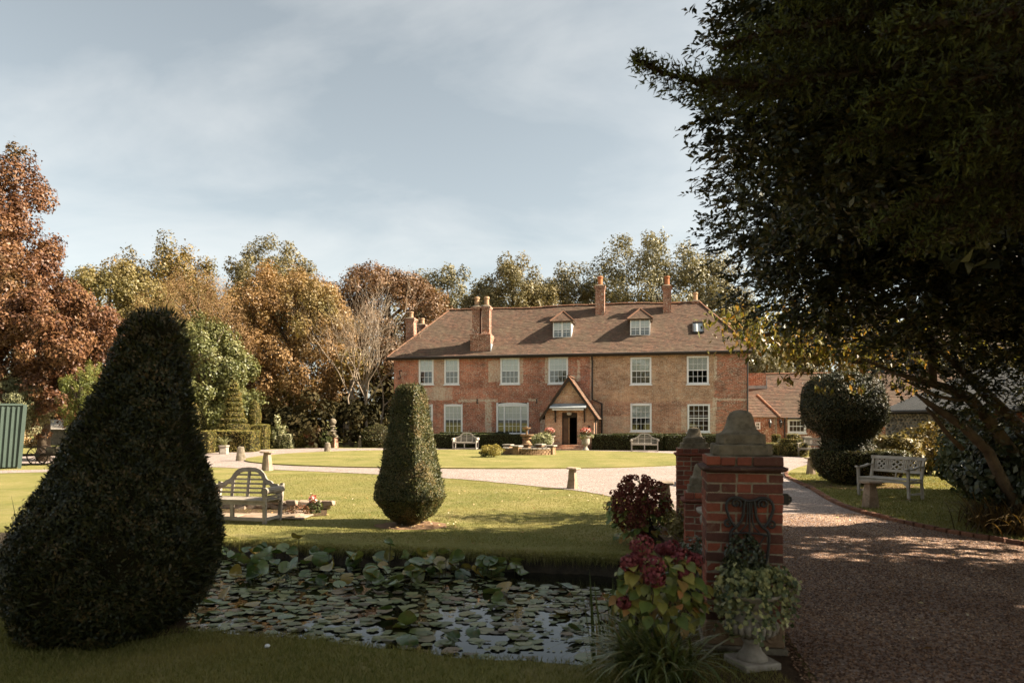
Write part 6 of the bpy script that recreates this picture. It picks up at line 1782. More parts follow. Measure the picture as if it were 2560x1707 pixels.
topiary('topiary_block', 'tall narrow clipped box block beside the tiered cone', 'topiary', at_px(650, 1124, 0.9), 0.1, rbox(pxw(44, 39), 1.4, pxw(64, 39)), 4800, 0.06, 'box', 114, GT)
topiary('topiary_egg', 'egg-shaped clipped yew on top of the tall box block', 'topiary', at_px(636, 1124, 1.6), 0, lean_lathe([(0.12, 1.3, 0), (0.34, 1.45, 0), (0.42, 1.85, 0), (0.36, 2.35, 0), (0.22, 2.8, 0), (0.05, 3.0, 0)], 20, 2), 3000, 0.055, 'box', 115, GT, (0.06, 1.4))
topiary('variegated_block', 'small pale variegated clipped block in the topiary garden', 'topiary', at_px(717, 1122, 0.6), 0, rbox(pxw(31, 40), 0.8, pxw(38, 40)), 2600, 0.06, 'variegated', 116, GT)
topiary('topiary_cup', 'green cup-shaped clipped box under the stacked tiers', 'topiary', at_px(748, 1121, 0.8), 0, lean_lathe([(0.30, 0.03, 0), (0.42, 0.2, 0.0), (0.52, 0.55, 0.03), (0.60, 0.85, 0.05), (0.55, 0.90, 0.05)], 22, 3.5), 3600, 0.055, 'box', 117, GT)
topiary('stacked_topiary', 'clipped ball stacked on two discs in the topiary garden', 'topiary', at_px(731, 1120, 1.5), 0, lean_lathe([(0.3, 0.9, 0), (0.55, 0.98, 0), (0.60, 1.2, 0), (0.45, 1.38, 0), (0.22, 1.45, 0), (0.28, 1.52, 0), (0.33, 1.72, 0), (0.29, 1.95, 0), (0.1, 2.12, 0)], 20, 2), 3200, 0.055, 'box', 118, GT, (0.06, 1.0))
topiary('clipped_mound', 'dark clipped mound hedge at the edge of the wood near the house', 'topiary', at_px(942, 1119, 1.2), 0, lean_lathe([(1.1, 0.0, 0), (1.2, 0.5, 0), (1.05, 0.95, 0), (0.7, 1.3, 0), (0.25, 1.5, 0)], 24, 2.4), 5000, 0.07, 'yew_mid', 119, GT)
# boxes of the right-hand courtyard
topiary('topiary_block', 'low stepped box block left of the tiered courtyard box', 'topiary', at_px(1930, 1139, 0.6), 0, rbox(pxw(38, 33.5), 0.9, pxw(30, 33.5)), 2800, 0.05, 'box', 120, GT)
topiary('topiary_ball', 'small clipped box drum behind the low stepped block', 'topiary', at_px(1941, 1137, 1.3), 0, lean_lathe([(0.2, 0.5, 0), (0.25, 0.6, 0), (0.26, 0.95, 0), (0.18, 1.02, 0)], 18, 2), 1200, 0.045, 'box', 121, GT, (0.04, 0.6))
topiary('tiered_topiary', 'broad tiered box with round top in the courtyard', 'topiary', at_px(1983, 1143, 0.9), 0, lean_lathe([(0.6, 0.03, 0), (0.66, 0.1, 0), (0.66, 0.58, 0), (0.58, 0.66, 0.0), (0.46, 0.68, -.05), (0.52, 0.74, -.05), (0.5, 0.84, -.05), (0.28, 0.86, 0), (0.31, 0.93, 0), (0.28, 1.06, 0), (0.1, 1.1, 0)], 24, 2.6), 4600, 0.05, 'box', 122, None)

# ---- hedges before the house
def hedge(label, u0, u1, v0, v1, h, seed, n):
    c = hw((u0+u1)/2, (v0+v1)/2)
    topiary('hedge', label, 'hedge', c, HROT, rbox(u1-u0, v1-v0, h, e=14, n=36), n, 0.055, 'hedge', seed, 'clipped hedges along the house front', rough_s=2.5, rough_a=0.025)
hedge('clipped hedge in front of the house left of the porch', fu(1075, -4), fu(1298, -4), -3.55, -2.75, 0.90, 130, 10000)
hedge('taller strip of hedge close under the left ground-floor windows', fu(1092, -2.9), fu(1268, -2.9), -2.5, -2.1, 1.0, 131, 5000)
hedge('clipped hedge in front of the house right of the porch', fu(1478, -4), fu(1660, -4), -3.75, -2.95, 0.93, 132, 9000)
hedge('clipped hedge run continuing to the right house corner', fu(1662, -4), fu(1830, -4), -3.75, -2.95, 0.90, 133, 8000)
hedge('back hedge strip under the right ground-floor windows', fu(1530, -2.9), fu(1790, -2.9), -2.9, -2.4, 0.98, 134, 7000)
hedge('short piece of hedge at the left house corner by the wood', fu(985, -3), fu(1040, -3), -3.2, -2.4, 0.9, 135, 2500)

# ------------------------------------------------------------------ loose shrubs
def shrub(name, label, loc, rx, ry, h, n, L, mat, seed, W=0.6, group=None, cat='shrub', droop=0.2, nc=26, cr=0.32):
    t = thing(name, label, cat, loc, 0, group)
    rng = np.random.default_rng(seed)
    V, Fq, T = crown_mesh(rng, (0, 0, h*0.52), (rx, ry, h*0.5), nc, n, L, cr, W, droop, seed)
    V[:, 2] = np.maximum(V[:, 2], 0.01)
    link('foliage', mesh_np('foliage', V, Fq, T), M[mat], t)
    mb = MB()
    for k in range(5):
        a = rng.random()*6.28
        mb.tube([(0.05*math.cos(a), 0.05*math.sin(a), 0), (rx*0.3*math.cos(a), ry*0.3*math.sin(a), h*0.4), (rx*0.5*math.cos(a), ry*0.5*math.sin(a), h*0.7)], [0.03*h, 0.02*h, 0.008*h], 6)
    mb.build('stems', M['bark'], t)
    return t

def crown_mesh(rng, c, R, nc, n, L, cr, W, droop, seed, shell=0.45, up=0.3, lobes=True, spread=0.6, tri=False):
    c = np.array(c, float); R = np.array(R, float)
    d = unit(nc, rng)
    r = shell + (1-shell)*rng.random(nc)**0.45
    lob = 1 + 0.22*bump3(d, 2.3, seed) if lobes else 1.0
    cc = d*(r*lob)[:, None]*(1 - cr*0.55)
    size = cr*(0.6 + 0.8*rng.random(nc))
    w = size**2; idx = rng.choice(nc, size=n, p=w/w.sum())
    e = unit(n, rng)
    rr = (0.62 + 0.42*rng.random(n))
    p = cc[idx] + e*(size[idx]*rr)[:, None]
    loose = rng.random(n) < 0.16; p[loose] = p[loose] + rng.normal(size=(int(loose.sum()), 3))*0.028
    pos = c + p*R
    outw = norm(p)
    Nn = norm(e*1.0 + outw*0.35 + np.array([0, 0, up]) + rng.normal(size=(n, 3))*spread)
    l = L*(0.55 + 0.9*rng.random(n))
    V, Fq = leaf_cards(pos, Nn, l, l*W, rng, droop=droop, tri=tri)
    base = rng.random(nc)*0.45
    T = np.clip(base[idx] + rng.random(n)*0.6, 0, 1)
    return V, Fq, T

shrub('golden_bush', 'round golden box bush in front of the fountain basin', (G(1231, 1146)[0], G(1231, 1146)[1]+0.3, 0.05), 0.50, 0.45, 0.6, 3200, 0.05, 'golden_bush', 140, nc=40)
shrub('dark_bush', 'small dark bush tucked left of the golden bush', (G(1212, 1146)[0], G(1212, 1146)[1]+0.25, 0.05), 0.26, 0.26, 0.36, 900, 0.05, 'hedge', 141)
fx_, fy_ = G(1345, 1131)
shrub('variegated_shrub', 'white-edged variegated shrub just right of the fountain', (fx_, fy_+0.3, 0.05), 0.45, 0.4, 1.0, 2600, 0.06, 'variegated', 142, nc=30)
fx_, fy_ = G(1366, 1132)
shrub('variegated_shrub', 'heart-shaped variegated shrub leaning toward the porch', (fx_, fy_+0.3, 0.05), 0.44, 0.4, 1.05, 2600, 0.06, 'variegated', 143, nc=30)
fx_, fy_ = G(690, 1122); shrub('pale_shrub', 'loose pale variegated shrub among the clipped boxes', (fx_, fy_+0.6, 0), 0.5, 0.45, 1.85, 2400, 0.1, 'variegated', 144, droop=0.0)
fx_, fy_ = G(778, 1121); shrub('red_shrub', 'loose red-brown shrub beside the green cup box', (fx_, fy_+0.6, 0), 0.55, 0.5, 1.5, 2600, 0.09, 'shrub_red', 145)
fx_, fy_ = G(806, 1121); shrub('green_shrub', 'low glossy green shrub behind the small pale staddle stone', (fx_, fy_+0.7, 0), 0.42, 0.4, 1.0, 1800, 0.09, 'shrub_green', 146)
fx_, fy_ = G(75, 1118); shrub('orange_shrub', 'small orange-leaved shrub behind the cart', (fx_, fy_, 0), 0.9, 0.7, 1.3, 1800, 0.13, 'litter', 147)
# right-hand bank of dark shrubs
for i, (xx, yy, rx, ry, h, lab, m_) in enumerate(((9.75, 13.9, 1.0, 0.8, 1.5, 'dark glossy shrub just right of the lattice bench', 'shrub_green'), (8.75, 11.9, 1.0, 0.8, 1.5, 'dark shrub mass at the foot of the leaning trunks', 'ivy_dark'),
        (10.9, 16.0, 1.3, 0.9, 1.9, 'broad dark laurel behind the lattice bench', 'shrub_green'), (10.95, 19.4, 0.7, 0.6, 1.3, 'sunlit grassy shrub between the mushroom yew and the flint wall', 'goldgreen'), (12.9, 21.2, 1.0, 0.8, 1.7, 'brownish shrub against the flint wall', 'oak'), (10.6, 13.0, 1.3, 1.0, 2.1, 'tall dark shrub at the right edge behind the trunks', 'ivy_dark'), (7.95, 11.0, 0.7, 0.6, 1.6, 'dark leafy shrub in front of the leaning trunks', 'ivy_dark'))):
    shrub('shrub', lab, (xx, yy, 0.04), rx, ry, h, 5200, 0.11, m_, 150+i, nc=40)
# drifts under the barn wall
fx_, fy_ = G(2085, 1128); shrub('flower_clump', 'red and white flower clump beyond the mushroom yew', (fx_, fy_, 0.04), 0.6, 0.5, 0.8, 900, 0.09, 'blossom', 158)

# ------------------------------------------------------------------ background trees
def limb_tree(t, h0, h1, R, rng, mat, trunk_r, n=7, base=(0, 0)):
    mb = MB(); bx_, by_ = base
    top = np.array([bx_ + rng.normal()*0.2, by_, h1])
    mb.tube([(bx_, by_, -0.1), (bx_ + rng.normal()*0.1, by_, h0*0.5), tuple((np.array([bx_, by_, h0])+top)/2), tuple(top)], [trunk_r*1.3, trunk_r, trunk_r*0.7, trunk_r*0.15], 9)
    for k in range(n):
        a = 2*math.pi*k/n + rng.random(); z = h0*0.6 + (h1-h0*0.6)*rng.random()*0.6
        e = np.array([math.cos(a)*R[0]*0.75, math.sin(a)*R[1]*0.75, R[2]*(0.3+0.5*rng.random())])
        p = np.array([bx_, by_, z])
        mb.tube([tuple(p), tuple(p + e*0.4 + np.array([0, 0, 0.1*R[2]])), tuple(p + e*0.9)], [trunk_r*0.45, trunk_r*0.28, trunk_r*0.06], 6)
    mb.build('trunk', M[mat], t, smooth=True)

def tree(name, label, x0, x1, y0, y1, d, mat, n, L, seed, bark='bark', nc=70, cr=0.2, W=0.62, droop=0.3, depth=None, group='trees of the surrounding wood', limbs=True, low=None, shell=0.45, gap=1.0):
    X0, _, Z1 = P(x0, y0, d); X1, _, Z0 = P(x1, y1, d)
    rx = (X1-X0)/2; rz = (Z1-max(Z0, 0.2))/2; zc = Z1 - rz
    ry = depth or rx*0.8
    t = thing(name, label, 'tree', ((X0+X1)/2, d, 0), 0, group)
    rng = np.random.default_rng(seed)
    n = int(n*2.75); L *= 0.58; nc = int(nc*3.2*gap); cr *= 0.68; n = int(n*(0.5+0.5*gap))
    V, Fq, T = crown_mesh(rng, (0, 0, zc), (rx*1.06, ry, rz*1.03), nc, n, L, cr, W, droop, seed, shell, tri=True)
    V[:, 2] = np.maximum(V[:, 2], 0.05)
    link('crown', mesh_np('crown', V, Fq, T), M[mat], t)
    limb_tree(t, max(zc-rz*0.5, 1.0), zc+rz*0.7, (rx, ry, rz), rng, bark, max(0.14, rx*0.055))
    return t

tree('copper_beech', 'tall copper beech reaching highest at the left edge of the photo', -340, 182, 290, 940, 33, 'copper', 30000, 0.24, 201, nc=120, cr=0.15, droop=0.6, shell=0.25, gap=0.5)
tree('copper_beech', 'low copper beech with drooping branches behind the big yew', -120, 335, 640, 1085, 29, 'copper', 34000, 0.20, 202, nc=120, cr=0.15, droop=0.8, shell=0.25, gap=0.75)
tree('maple_tree', 'gold-green tree between the copper beech and the dark oak', 140, 410, 652, 980, 50, 'goldgreen', 13000, 0.3, 203, nc=70)
tree('oak_tree', 'dark green-brown oak crown standing highest over the left wood', 300, 556, 606, 960, 60, 'oak', 15000, 0.34, 204, nc=80, cr=0.22)
tree('hornbeam', 'fine-twigged brown tree below the dark oak', 352, 630, 676, 1040, 46, 'twiggy', 20000, 0.17, 205, nc=60, cr=0.22, W=0.35, droop=-0.6)
tree('green_tree', 'bright green rounded tree behind the topiary garden', 388, 642, 778, 1075, 43.5, 'brightgreen', 17000, 0.24, 206, nc=80, cr=0.2, shell=0.5, depth=2.0)
tree('bronze_tree', 'large bronze-leaved tree filling the wood left of the house', 545, 915, 640, 1075, 51, 'bronze', 30000, 0.27, 207, nc=130, cr=0.15, shell=0.35)
tree('ash_tree', 'dull green tree top behind the bronze tree', 565, 815, 618, 900, 64, 'olive', 12000, 0.33, 208, nc=60)
tree('copper_beech', 'distant copper beech just left of the house roof', 790, 1150, 632, 960, 60, 'copper_b', 20000, 0.32, 209, nc=90, cr=0.17, shell=0.4)
tree('ash_tree', 'grey-green tree peeping between the copper beech and the chimneys', 1000, 1235, 665, 960, 72, 'greygreen', 10000, 0.4, 210, nc=50)
tree('ash_tree', 'olive tree crown behind the roof just right of the twin chimney', 1150, 1405, 652, 960, 66, 'olive', 15000, 0.34, 211, nc=60)
tree('ash_tree', 'olive tree crown behind the roof left of the slim ridge chimney', 1285, 1530, 656, 960, 69, 'olive', 14000, 0.34, 212, nc=60)
tree('ash_tree', 'broad grey-green tree behind the right end of the roof', 1470, 1850, 606, 960, 66, 'greygreen', 22000, 0.36, 213, nc=90, cr=0.18)
tree('golden_tree', 'golden-green tree behind the right corner of the house', 1735, 1920, 700, 1020, 62, 'olive', 10000, 0.33, 214, nc=50)
tree('pale_conifer', 'pale conical shrub rising behind the annex roof', 1862, 1972, 872, 1040, 58, 'pale_conifer', 8000, 0.22, 215, nc=60, cr=0.2)
tree('oak_tree', 'dark tree beyond the annex ridge', 1890, 2140, 800, 1040, 66, 'oak', 9000, 0.4, 216, nc=50)
tree('oak_tree', 'dark tree beyond the far end of the annex', 2120, 2420, 780, 1040, 70, 'oak', 10000, 0.42, 217, nc=50)
tree('ash_tree', 'dim tree far behind the flint barn', 2390, 2760, 760, 1040, 68, 'olive', 9000, 0.42, 218, nc=50)
tree('willow', 'pale green willow above the green shed', -90, 132, 932, 1100, 27.5, 'willow', 14000, 0.15, 219, nc=60, cr=0.24, W=0.28, droop=1.6)
tree('golden_conifer', 'small golden-tipped conifer behind the big yew', 150, 262, 905, 1095, 26.5, 'conifer_gold', 7000, 0.13, 220, nc=50, W=0.3, droop=-0.3)

def bare_tree():
    x, y = (905-1280)/1707*46.0, 46.0
    rng = np.random.default_rng(31)
    for idx, (px, py0, hgt, lab) in enumerate(((872, 724, 11.0, 'leafless pale tree standing between the bronze tree and the house'), (940, 770, 9.6, 'second leafless pale tree closest to the house corner'))):
        t = thing('bare_tree', lab, 'tree', ((px-1280)/1707*(45.5+idx), 45.5+idx, 0), 0, 'bare trees beside the house')
        mb = MB()
        def grow(p, d, l, r, lev):
            q = p + d*l; m = p + d*l*0.5 + rng.normal(size=3)*l*0.06
            mb.tube([tuple(p), tuple(m), tuple(q)], [r, r*0.82, r*0.62], 5 if lev < 3 else 3, cap=False)
            if lev >= 6 or l < 0.25: return
            for k in range(2 if lev < 1 else (3 if rng.random() < 0.6 else 2)):
                nd = d + rng.normal(size=3)*0.42 + np.array([0, 0, 0.16]); nd /= np.linalg.norm(nd)
                grow(q if k < 2 else m, nd, l*rng.uniform(0.62, 0.86), r*0.6, lev+1)
        for k in range(3):
            d = np.array([rng.normal()*0.16, rng.normal()*0.1, 1.0]); d /= np.linalg.norm(d)
            grow(np.array([rng.normal()*0.3, rng.normal()*0.3, -0.1]), d, hgt*0.30, 0.085, 0)
        mb.build('trunk', M['bark_pale'], t)
bare_tree()
def ivy_trunk():
    x, y = G(860, 1112)
    t = thing('bare_tree', 'pale leaning trunk at the dark edge of the wood', 'tree', (x, y+0.8, 0), 0)
    MB().tube([(0, 0, -0.1), (0.05, 0, 1.2), (0.25, 0.1, 2.6), (0.3, 0.2, 5)], [0.3, 0.24, 0.2, 0.16], 9).build('trunk', M['bark_pale'], t, smooth=True)
    leaf_ball('crown', t, (0.4, 0.2, 5.6), 1.4, 1500, 0.2, 'oak', 5)
ivy_trunk()

def undergrowth():
    rng = np.random.default_rng(41)
    parts = []
    k = 0
    for xx in np.arange(-62, 64, 2.6):
        for yy, hh in ((53, 4.4), (57, 6.5)):
            if -9 < xx < 40 and yy < 56: continue
            V, Fq, T = crown_mesh(rng, (xx + rng.normal()*0.5, yy + rng.normal()*0.6 + (6 if -9 < xx < 40 else 0), hh*0.45), (2.2, 1.5, hh*0.55), 18, 560, 0.42, 0.34, 0.65, 0.2, k); parts.append((V, Fq, T)); k += 1
    for xx in np.arange(-26, -9.5, 1.9):     # dark belt right behind the topiary
        V, Fq, T = crown_mesh(rng, (xx + rng.normal()*0.4, 44 + rng.normal()*0.5, 1.5), (1.6, 1.2, 1.7), 18, 900, 0.3, 0.34, 0.65, 0.2, k); parts.append((V, Fq, T)); k += 1
    V, Fq, T = join_np(parts); V[:, 2] = np.maximum(V[:, 2], 0.03)
    o = link('woodland_undergrowth', mesh_np('woodland_undergrowth', V, Fq, T), M['wood_far'])
    tag(o, 'dark undergrowth of the surrounding wood', 'undergrowth', kind='stuff')
undergrowth()
def distant_wood():
    rng = np.random.default_rng(43); parts = []
    for k, xx in enumerate(np.arange(-66, 70, 3.4)):
        h = 17.0 + 1.3*math.sin(k*1.7) + rng.normal()*0.7
        V, Fq, T = crown_mesh(rng, (xx, 78 + rng.normal()*1.5, h*0.5), (3.6, 2.0, h*0.5), 90, 2100, 0.34, 0.14, 0.6, 0.2, 700+k, 0.5, tri=True); parts.append((V, Fq, T))
    V, Fq, T = join_np(parts); V[:, 2] = np.maximum(V[:, 2], 0.03)
    o = link('distant_wood', mesh_np('distant_wood', V, Fq, T), M['olive'])
    tag(o, 'far-off wood closing the view behind the house', 'wood', kind='stuff')
distant_wood()

# ------------------------------------------------------------------ the evergreen on the right, overhanging conifer
def big_evergreen():
    bx_, by_ = 8.2, 10.6
    t = thing('evergreen_tree', 'large dark evergreen with leaning trunks filling the right of the photo', 'tree', (0, 0, 0), 0)
    rng = np.random.default_rng(51)
    def wp(px, py, d): return P(px, py, d)
    stems = [([(2560, 1300, 10.6), (2500, 1190, 10.5), (2470, 1127, 10.4), (2406, 1064, 10.2), (2322, 1008, 10.0), (2290, 985, 9.9)], [0.17, 0.15, 0.14, 0.12, 0.075, 0.03]),
             ([(2580, 1300, 10.7), (2530, 1130, 10.7), (2470, 1045, 10.6), (2419, 992, 10.5), (2360, 968, 10.3), (2300, 950, 10.1), (2242, 934, 9.9), (2160, 900, 9.6)], [0.2, 0.17, 0.16, 0.15, 0.12, 0.09, 0.05, 0.02]),
             ([(2640, 1300, 10.9), (2590, 1120, 10.9), (2530, 1050, 10.8), (2475, 995, 10.7), (2433, 952, 10.6), (2385, 905, 10.4), (2330, 860, 10.1), (2250, 780, 9.8), (2150, 700, 9.4)], [0.22, 0.2, 0.18, 0.16, 0.13, 0.10, 0.07, 0.04, 0.02]),
             ([(2332, 958, 10.2), (2330, 900, 10.1), (2334, 850, 10.0), (2345, 760, 9.9), (2330, 620, 9.6)], [0.11, 0.10, 0.09, 0.07, 0.03]),
             ([(2700, 1330, 10.4), (2640, 900, 10.2), (2560, 600, 9.8), (2400, 350, 9.2), (2200, 200, 8.8)], [0.28, 0.22, 0.17, 0.11, 0.04]),
             ([(2406, 1122, 10.5), (2368, 1084, 10.3), (2335, 1040, 10.1), (2317, 1020, 10.0)], [0.07, 0.06, 0.05, 0.04]),
             ([(2450, 985, 10.5), (2395, 1000, 10.2), (2340, 990, 10.0), (2280, 960, 9.8), (2250, 945, 9.7)], [0.06, 0.055, 0.045, 0.03, 0.015])]
    mb = MB()
    for pts, rad in stems:
        mb.tube([wp(*p) for p in pts], [q*0.55 for q in rad], 10)
    mb.build('trunk', M['bark'], t, smooth=True)
    # leaf sprays: short twigs carrying whorls of pointed leaves
    P_, N_l, T_l, Lq = [], [], [], []
    twigs = MB()
    blobs = [((4.45, 8.9, 7.0), (1.55, 1.6, 2.1), 900), ((4.6, 9.2, 4.6), (1.5, 1.5, 1.3), 560), ((3.65, 8.4, 6.0), (1.15, 1.2, 2.0), 560), ((3.25, 8.6, 4.4), (0.75, 0.9, 0.9), 200), ((2.85, 8.5, 5.6), (0.5, 0.6, 0.5), 60), ((3.3, 8.4, 8.6), (1.0, 1.0, 1.2), 240), ((5.2, 9.3, 3.3), (1.3, 1.0, 0.55), 260), ((7.0, 9.6, 3.6), (1.3, 1.0, 0.7), 240), ((6.3, 9.2, 4.1), (1.2, 1.0, 0.8), 300), ((7.4, 9.3, 3.9), (1.2, 1.0, 1.0), 300), ((7.9, 9.9, 2.9), (0.9, 0.8, 0.9), 200), ((6.3, 10.3, 2.5), (0.5, 0.4, 0.35), 45), ((6.9, 10.4, 2.15), (0.45, 0.4, 0.4), 45), ((7.5, 10.6, 1.9), (0.5, 0.4, 0.5), 60), ((5.7, 10.0, 2.75), (0.5, 0.4, 0.25), 40), ((7.3, 10.2, 2.9), (0.6, 0.4, 0.5), 70), ((6.7, 9.9, 3.0), (0.7, 0.5, 0.4), 80), ((6.4, 9.4, 6.6), (2.2, 1.8, 2.6), 1000), ((8.6, 9.6, 6.5), (2.0, 1.8, 3.0), 620),
             ((4.7, 9.0, 9.4), (1.8, 1.8, 1.9), 420), ((7.2, 9.2, 10.0), (2.6, 2.0, 2.2), 420), ((5.9, 9.6, 3.75), (1.6, 1.3, 0.8), 420), ((4.1, 9.2, 3.55), (0.95, 1.0, 0.55), 190), ((7.6, 10.4, 4.3), (1.5, 1.2, 1.2), 240), ((9.6, 9.0, 3.4), (1.5, 1.5, 2.2), 260), ((6.0, 7.0, 9.6), (2.2, 2.0, 1.8), 260), ((8.8, 6.6, 8.6), (2.2, 2.2, 2.4), 260), ((9.8, 5.2, 6.5), (1.8, 2.0, 2.4), 220)]
    blobs = [((c[0]*0.82, c[1]*0.82, 1.75+(c[2]-1.75)*0.82), (R[0]*0.82, R[1]*0.7, R[2]*0.82), n) if c[2] > 5.1 and c[1] > 8 else (c, R, n) for c, R, n in blobs]
    for c, R, n in blobs:
        n = int(n*1.35)
        d = unit(n, rng); r = rng.random(n)**0.33
        lob = 1 + 0.18*bump3(d, 3.1, int(c[0]*10))
        pos = np.array(c) + d*(r*lob)[:, None]*np.array(R)
        for i in range(n):
            ax = d[i]*0.75 + np.array([-0.25, -0.2, 0.05]) + rng.normal(size=3)*0.5; ax /= np.linalg.norm(ax)
            tl = rng.uniform(0.22, 0.42)
            k = 15
            s = np.linspace(0.1, 1.0, k)
            q = pos[i] + ax*(s*tl)[:, None]
            side = unit(k, rng); side = norm(side - ax*(side@ax)[:, None])
            dirv = norm(side*0.85 + ax*0.75)
            nn = norm(np.cross(dirv, np.cross(ax, dirv)) + np.array([0, 0, 0.9]) + rng.normal(size=(k, 3))*0.3)
            P_.append(q + dirv*0.05); T_l.append(dirv); N_l.append(nn); Lq.append(rng.uniform(0.07, 0.115, k))
    Pm = np.concatenate(P_); Tm = np.concatenate(T_l); Nm = np.concatenate(N_l); Lm = np.concatenate(Lq)
    V, Fq = leaf_cards(Pm, Nm, Lm, Lm*0.40, rng, T=Tm, fold=0.2, curl=0.08)
    tint = np.clip(rng.random(len(Pm))**1.2*0.92 + (rng.random(len(Pm)) < 0.015)*0.5, 0, 1)
    link('crown', mesh_np('crown', V, Fq, tint), M['bay'], t)
    # the shaded inside and the far side of the crown: larger leaf clumps; unseen overhead ones added to darken the foreground
    parts = []
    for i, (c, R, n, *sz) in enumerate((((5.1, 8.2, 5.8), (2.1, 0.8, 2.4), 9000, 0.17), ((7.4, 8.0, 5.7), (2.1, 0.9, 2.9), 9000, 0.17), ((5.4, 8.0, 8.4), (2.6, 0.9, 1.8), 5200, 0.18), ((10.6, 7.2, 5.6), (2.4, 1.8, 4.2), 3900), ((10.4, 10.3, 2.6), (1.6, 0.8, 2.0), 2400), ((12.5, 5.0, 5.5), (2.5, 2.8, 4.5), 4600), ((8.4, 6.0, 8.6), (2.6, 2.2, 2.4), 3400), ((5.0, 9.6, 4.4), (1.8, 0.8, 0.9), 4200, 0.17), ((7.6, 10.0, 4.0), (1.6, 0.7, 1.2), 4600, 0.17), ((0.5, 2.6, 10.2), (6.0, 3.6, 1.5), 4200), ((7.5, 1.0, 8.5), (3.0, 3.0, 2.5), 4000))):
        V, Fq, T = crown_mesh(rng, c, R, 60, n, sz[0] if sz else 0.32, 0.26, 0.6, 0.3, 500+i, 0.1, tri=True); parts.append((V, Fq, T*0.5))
    V, Fq, T = join_np(parts)
    link('crown', mesh_np('crown', V, Fq, T), M['bay'], t)
big_evergreen()

def cherry():
    t = thing('cherry_tree', 'tree with drooping yellow-green autumn leaves over the mushroom yew', 'tree', (0, 0, 0), 0)
    rng = np.random.default_rng(61)
    mb = MB()
    for pts in ([(2700, 1150, 13.0), (2560, 900, 12.8), (2380, 840, 12.5), (2150, 850, 12.1), (1980, 870, 11.8)], [(2560, 900, 12.8), (2300, 780, 12.4), (2080, 800, 12.0), (1900, 840, 11.7)], [(2380, 840, 12.5), (2280, 880, 12.2), (2200, 900, 12.0), (2130, 905, 11.9)]):
        mb.tube([P(*p) for p in pts], [0.14, 0.10, 0.06, 0.035, 0.015][:len(pts)], 8)
    # hanging twigs that curl up at the tip
    tips = [(1968, 952, 975), (2055, 975, 985), (2130, 945, 960), (2145, 975, 985), (2275, 975, 990), (2240, 960, 975), (2010, 930, 940)]
    tp = []
    for x, y, yy in tips:
        d = 11.8
        mb.tube([P(x+40, 850, d), P(x+45, y-30, d), P(x+28, y-4, d), P(x, y-8, d)], 0.006, 5)
        tp.append(P(x, y-6, d))
    mb.build('trunk', M['bark'], t, smooth=True)
    pos, T_ = [], []
    for px, py, d, R, n in ((1900, 850, 11.7, 0.55, 190), (2000, 870, 11.8, 0.6, 300), (2090, 880, 11.9, 0.6, 340), (2180, 890, 12.0, 0.6, 300), (2270, 900, 12.2, 0.55, 220), (2100, 820, 12.2, 0.8, 340), (1990, 800, 12.2, 0.7, 300), (2250, 830, 12.4, 0.8, 300), (2400, 860, 12.6, 0.7, 200), (1850, 800, 12.0, 0.5, 160)):
        c = np.array(P(px, py, d)); e = rng.normal(size=(n, 3))*np.array([R, R*0.8, R*0.42])*0.6
        pos.append(c + e)
    for q in tp:
        n = 16; pos.append(np.array(q) + rng.normal(size=(n, 3))*np.array([0.09, 0.07, 0.03]) - np.array([0, 0, 0.04]))
    p = np.concatenate(pos); n = len(p)
    T = norm(np.c_[rng.normal(size=n)*0.35, rng.normal(size=n)*0.35, -np.ones(n)])
    Nn = norm(unit(n, rng) + np.array([0, -0.4, 0.2]))
    L = rng.uniform(0.10, 0.18, n)
    V, Fq = leaf_cards(p, Nn, L, L*0.4, rng, T=T, curl=0.1)
    link('crown', mesh_np('crown', V, Fq, rng.random(n)), M['cherry'], t)
cherry()

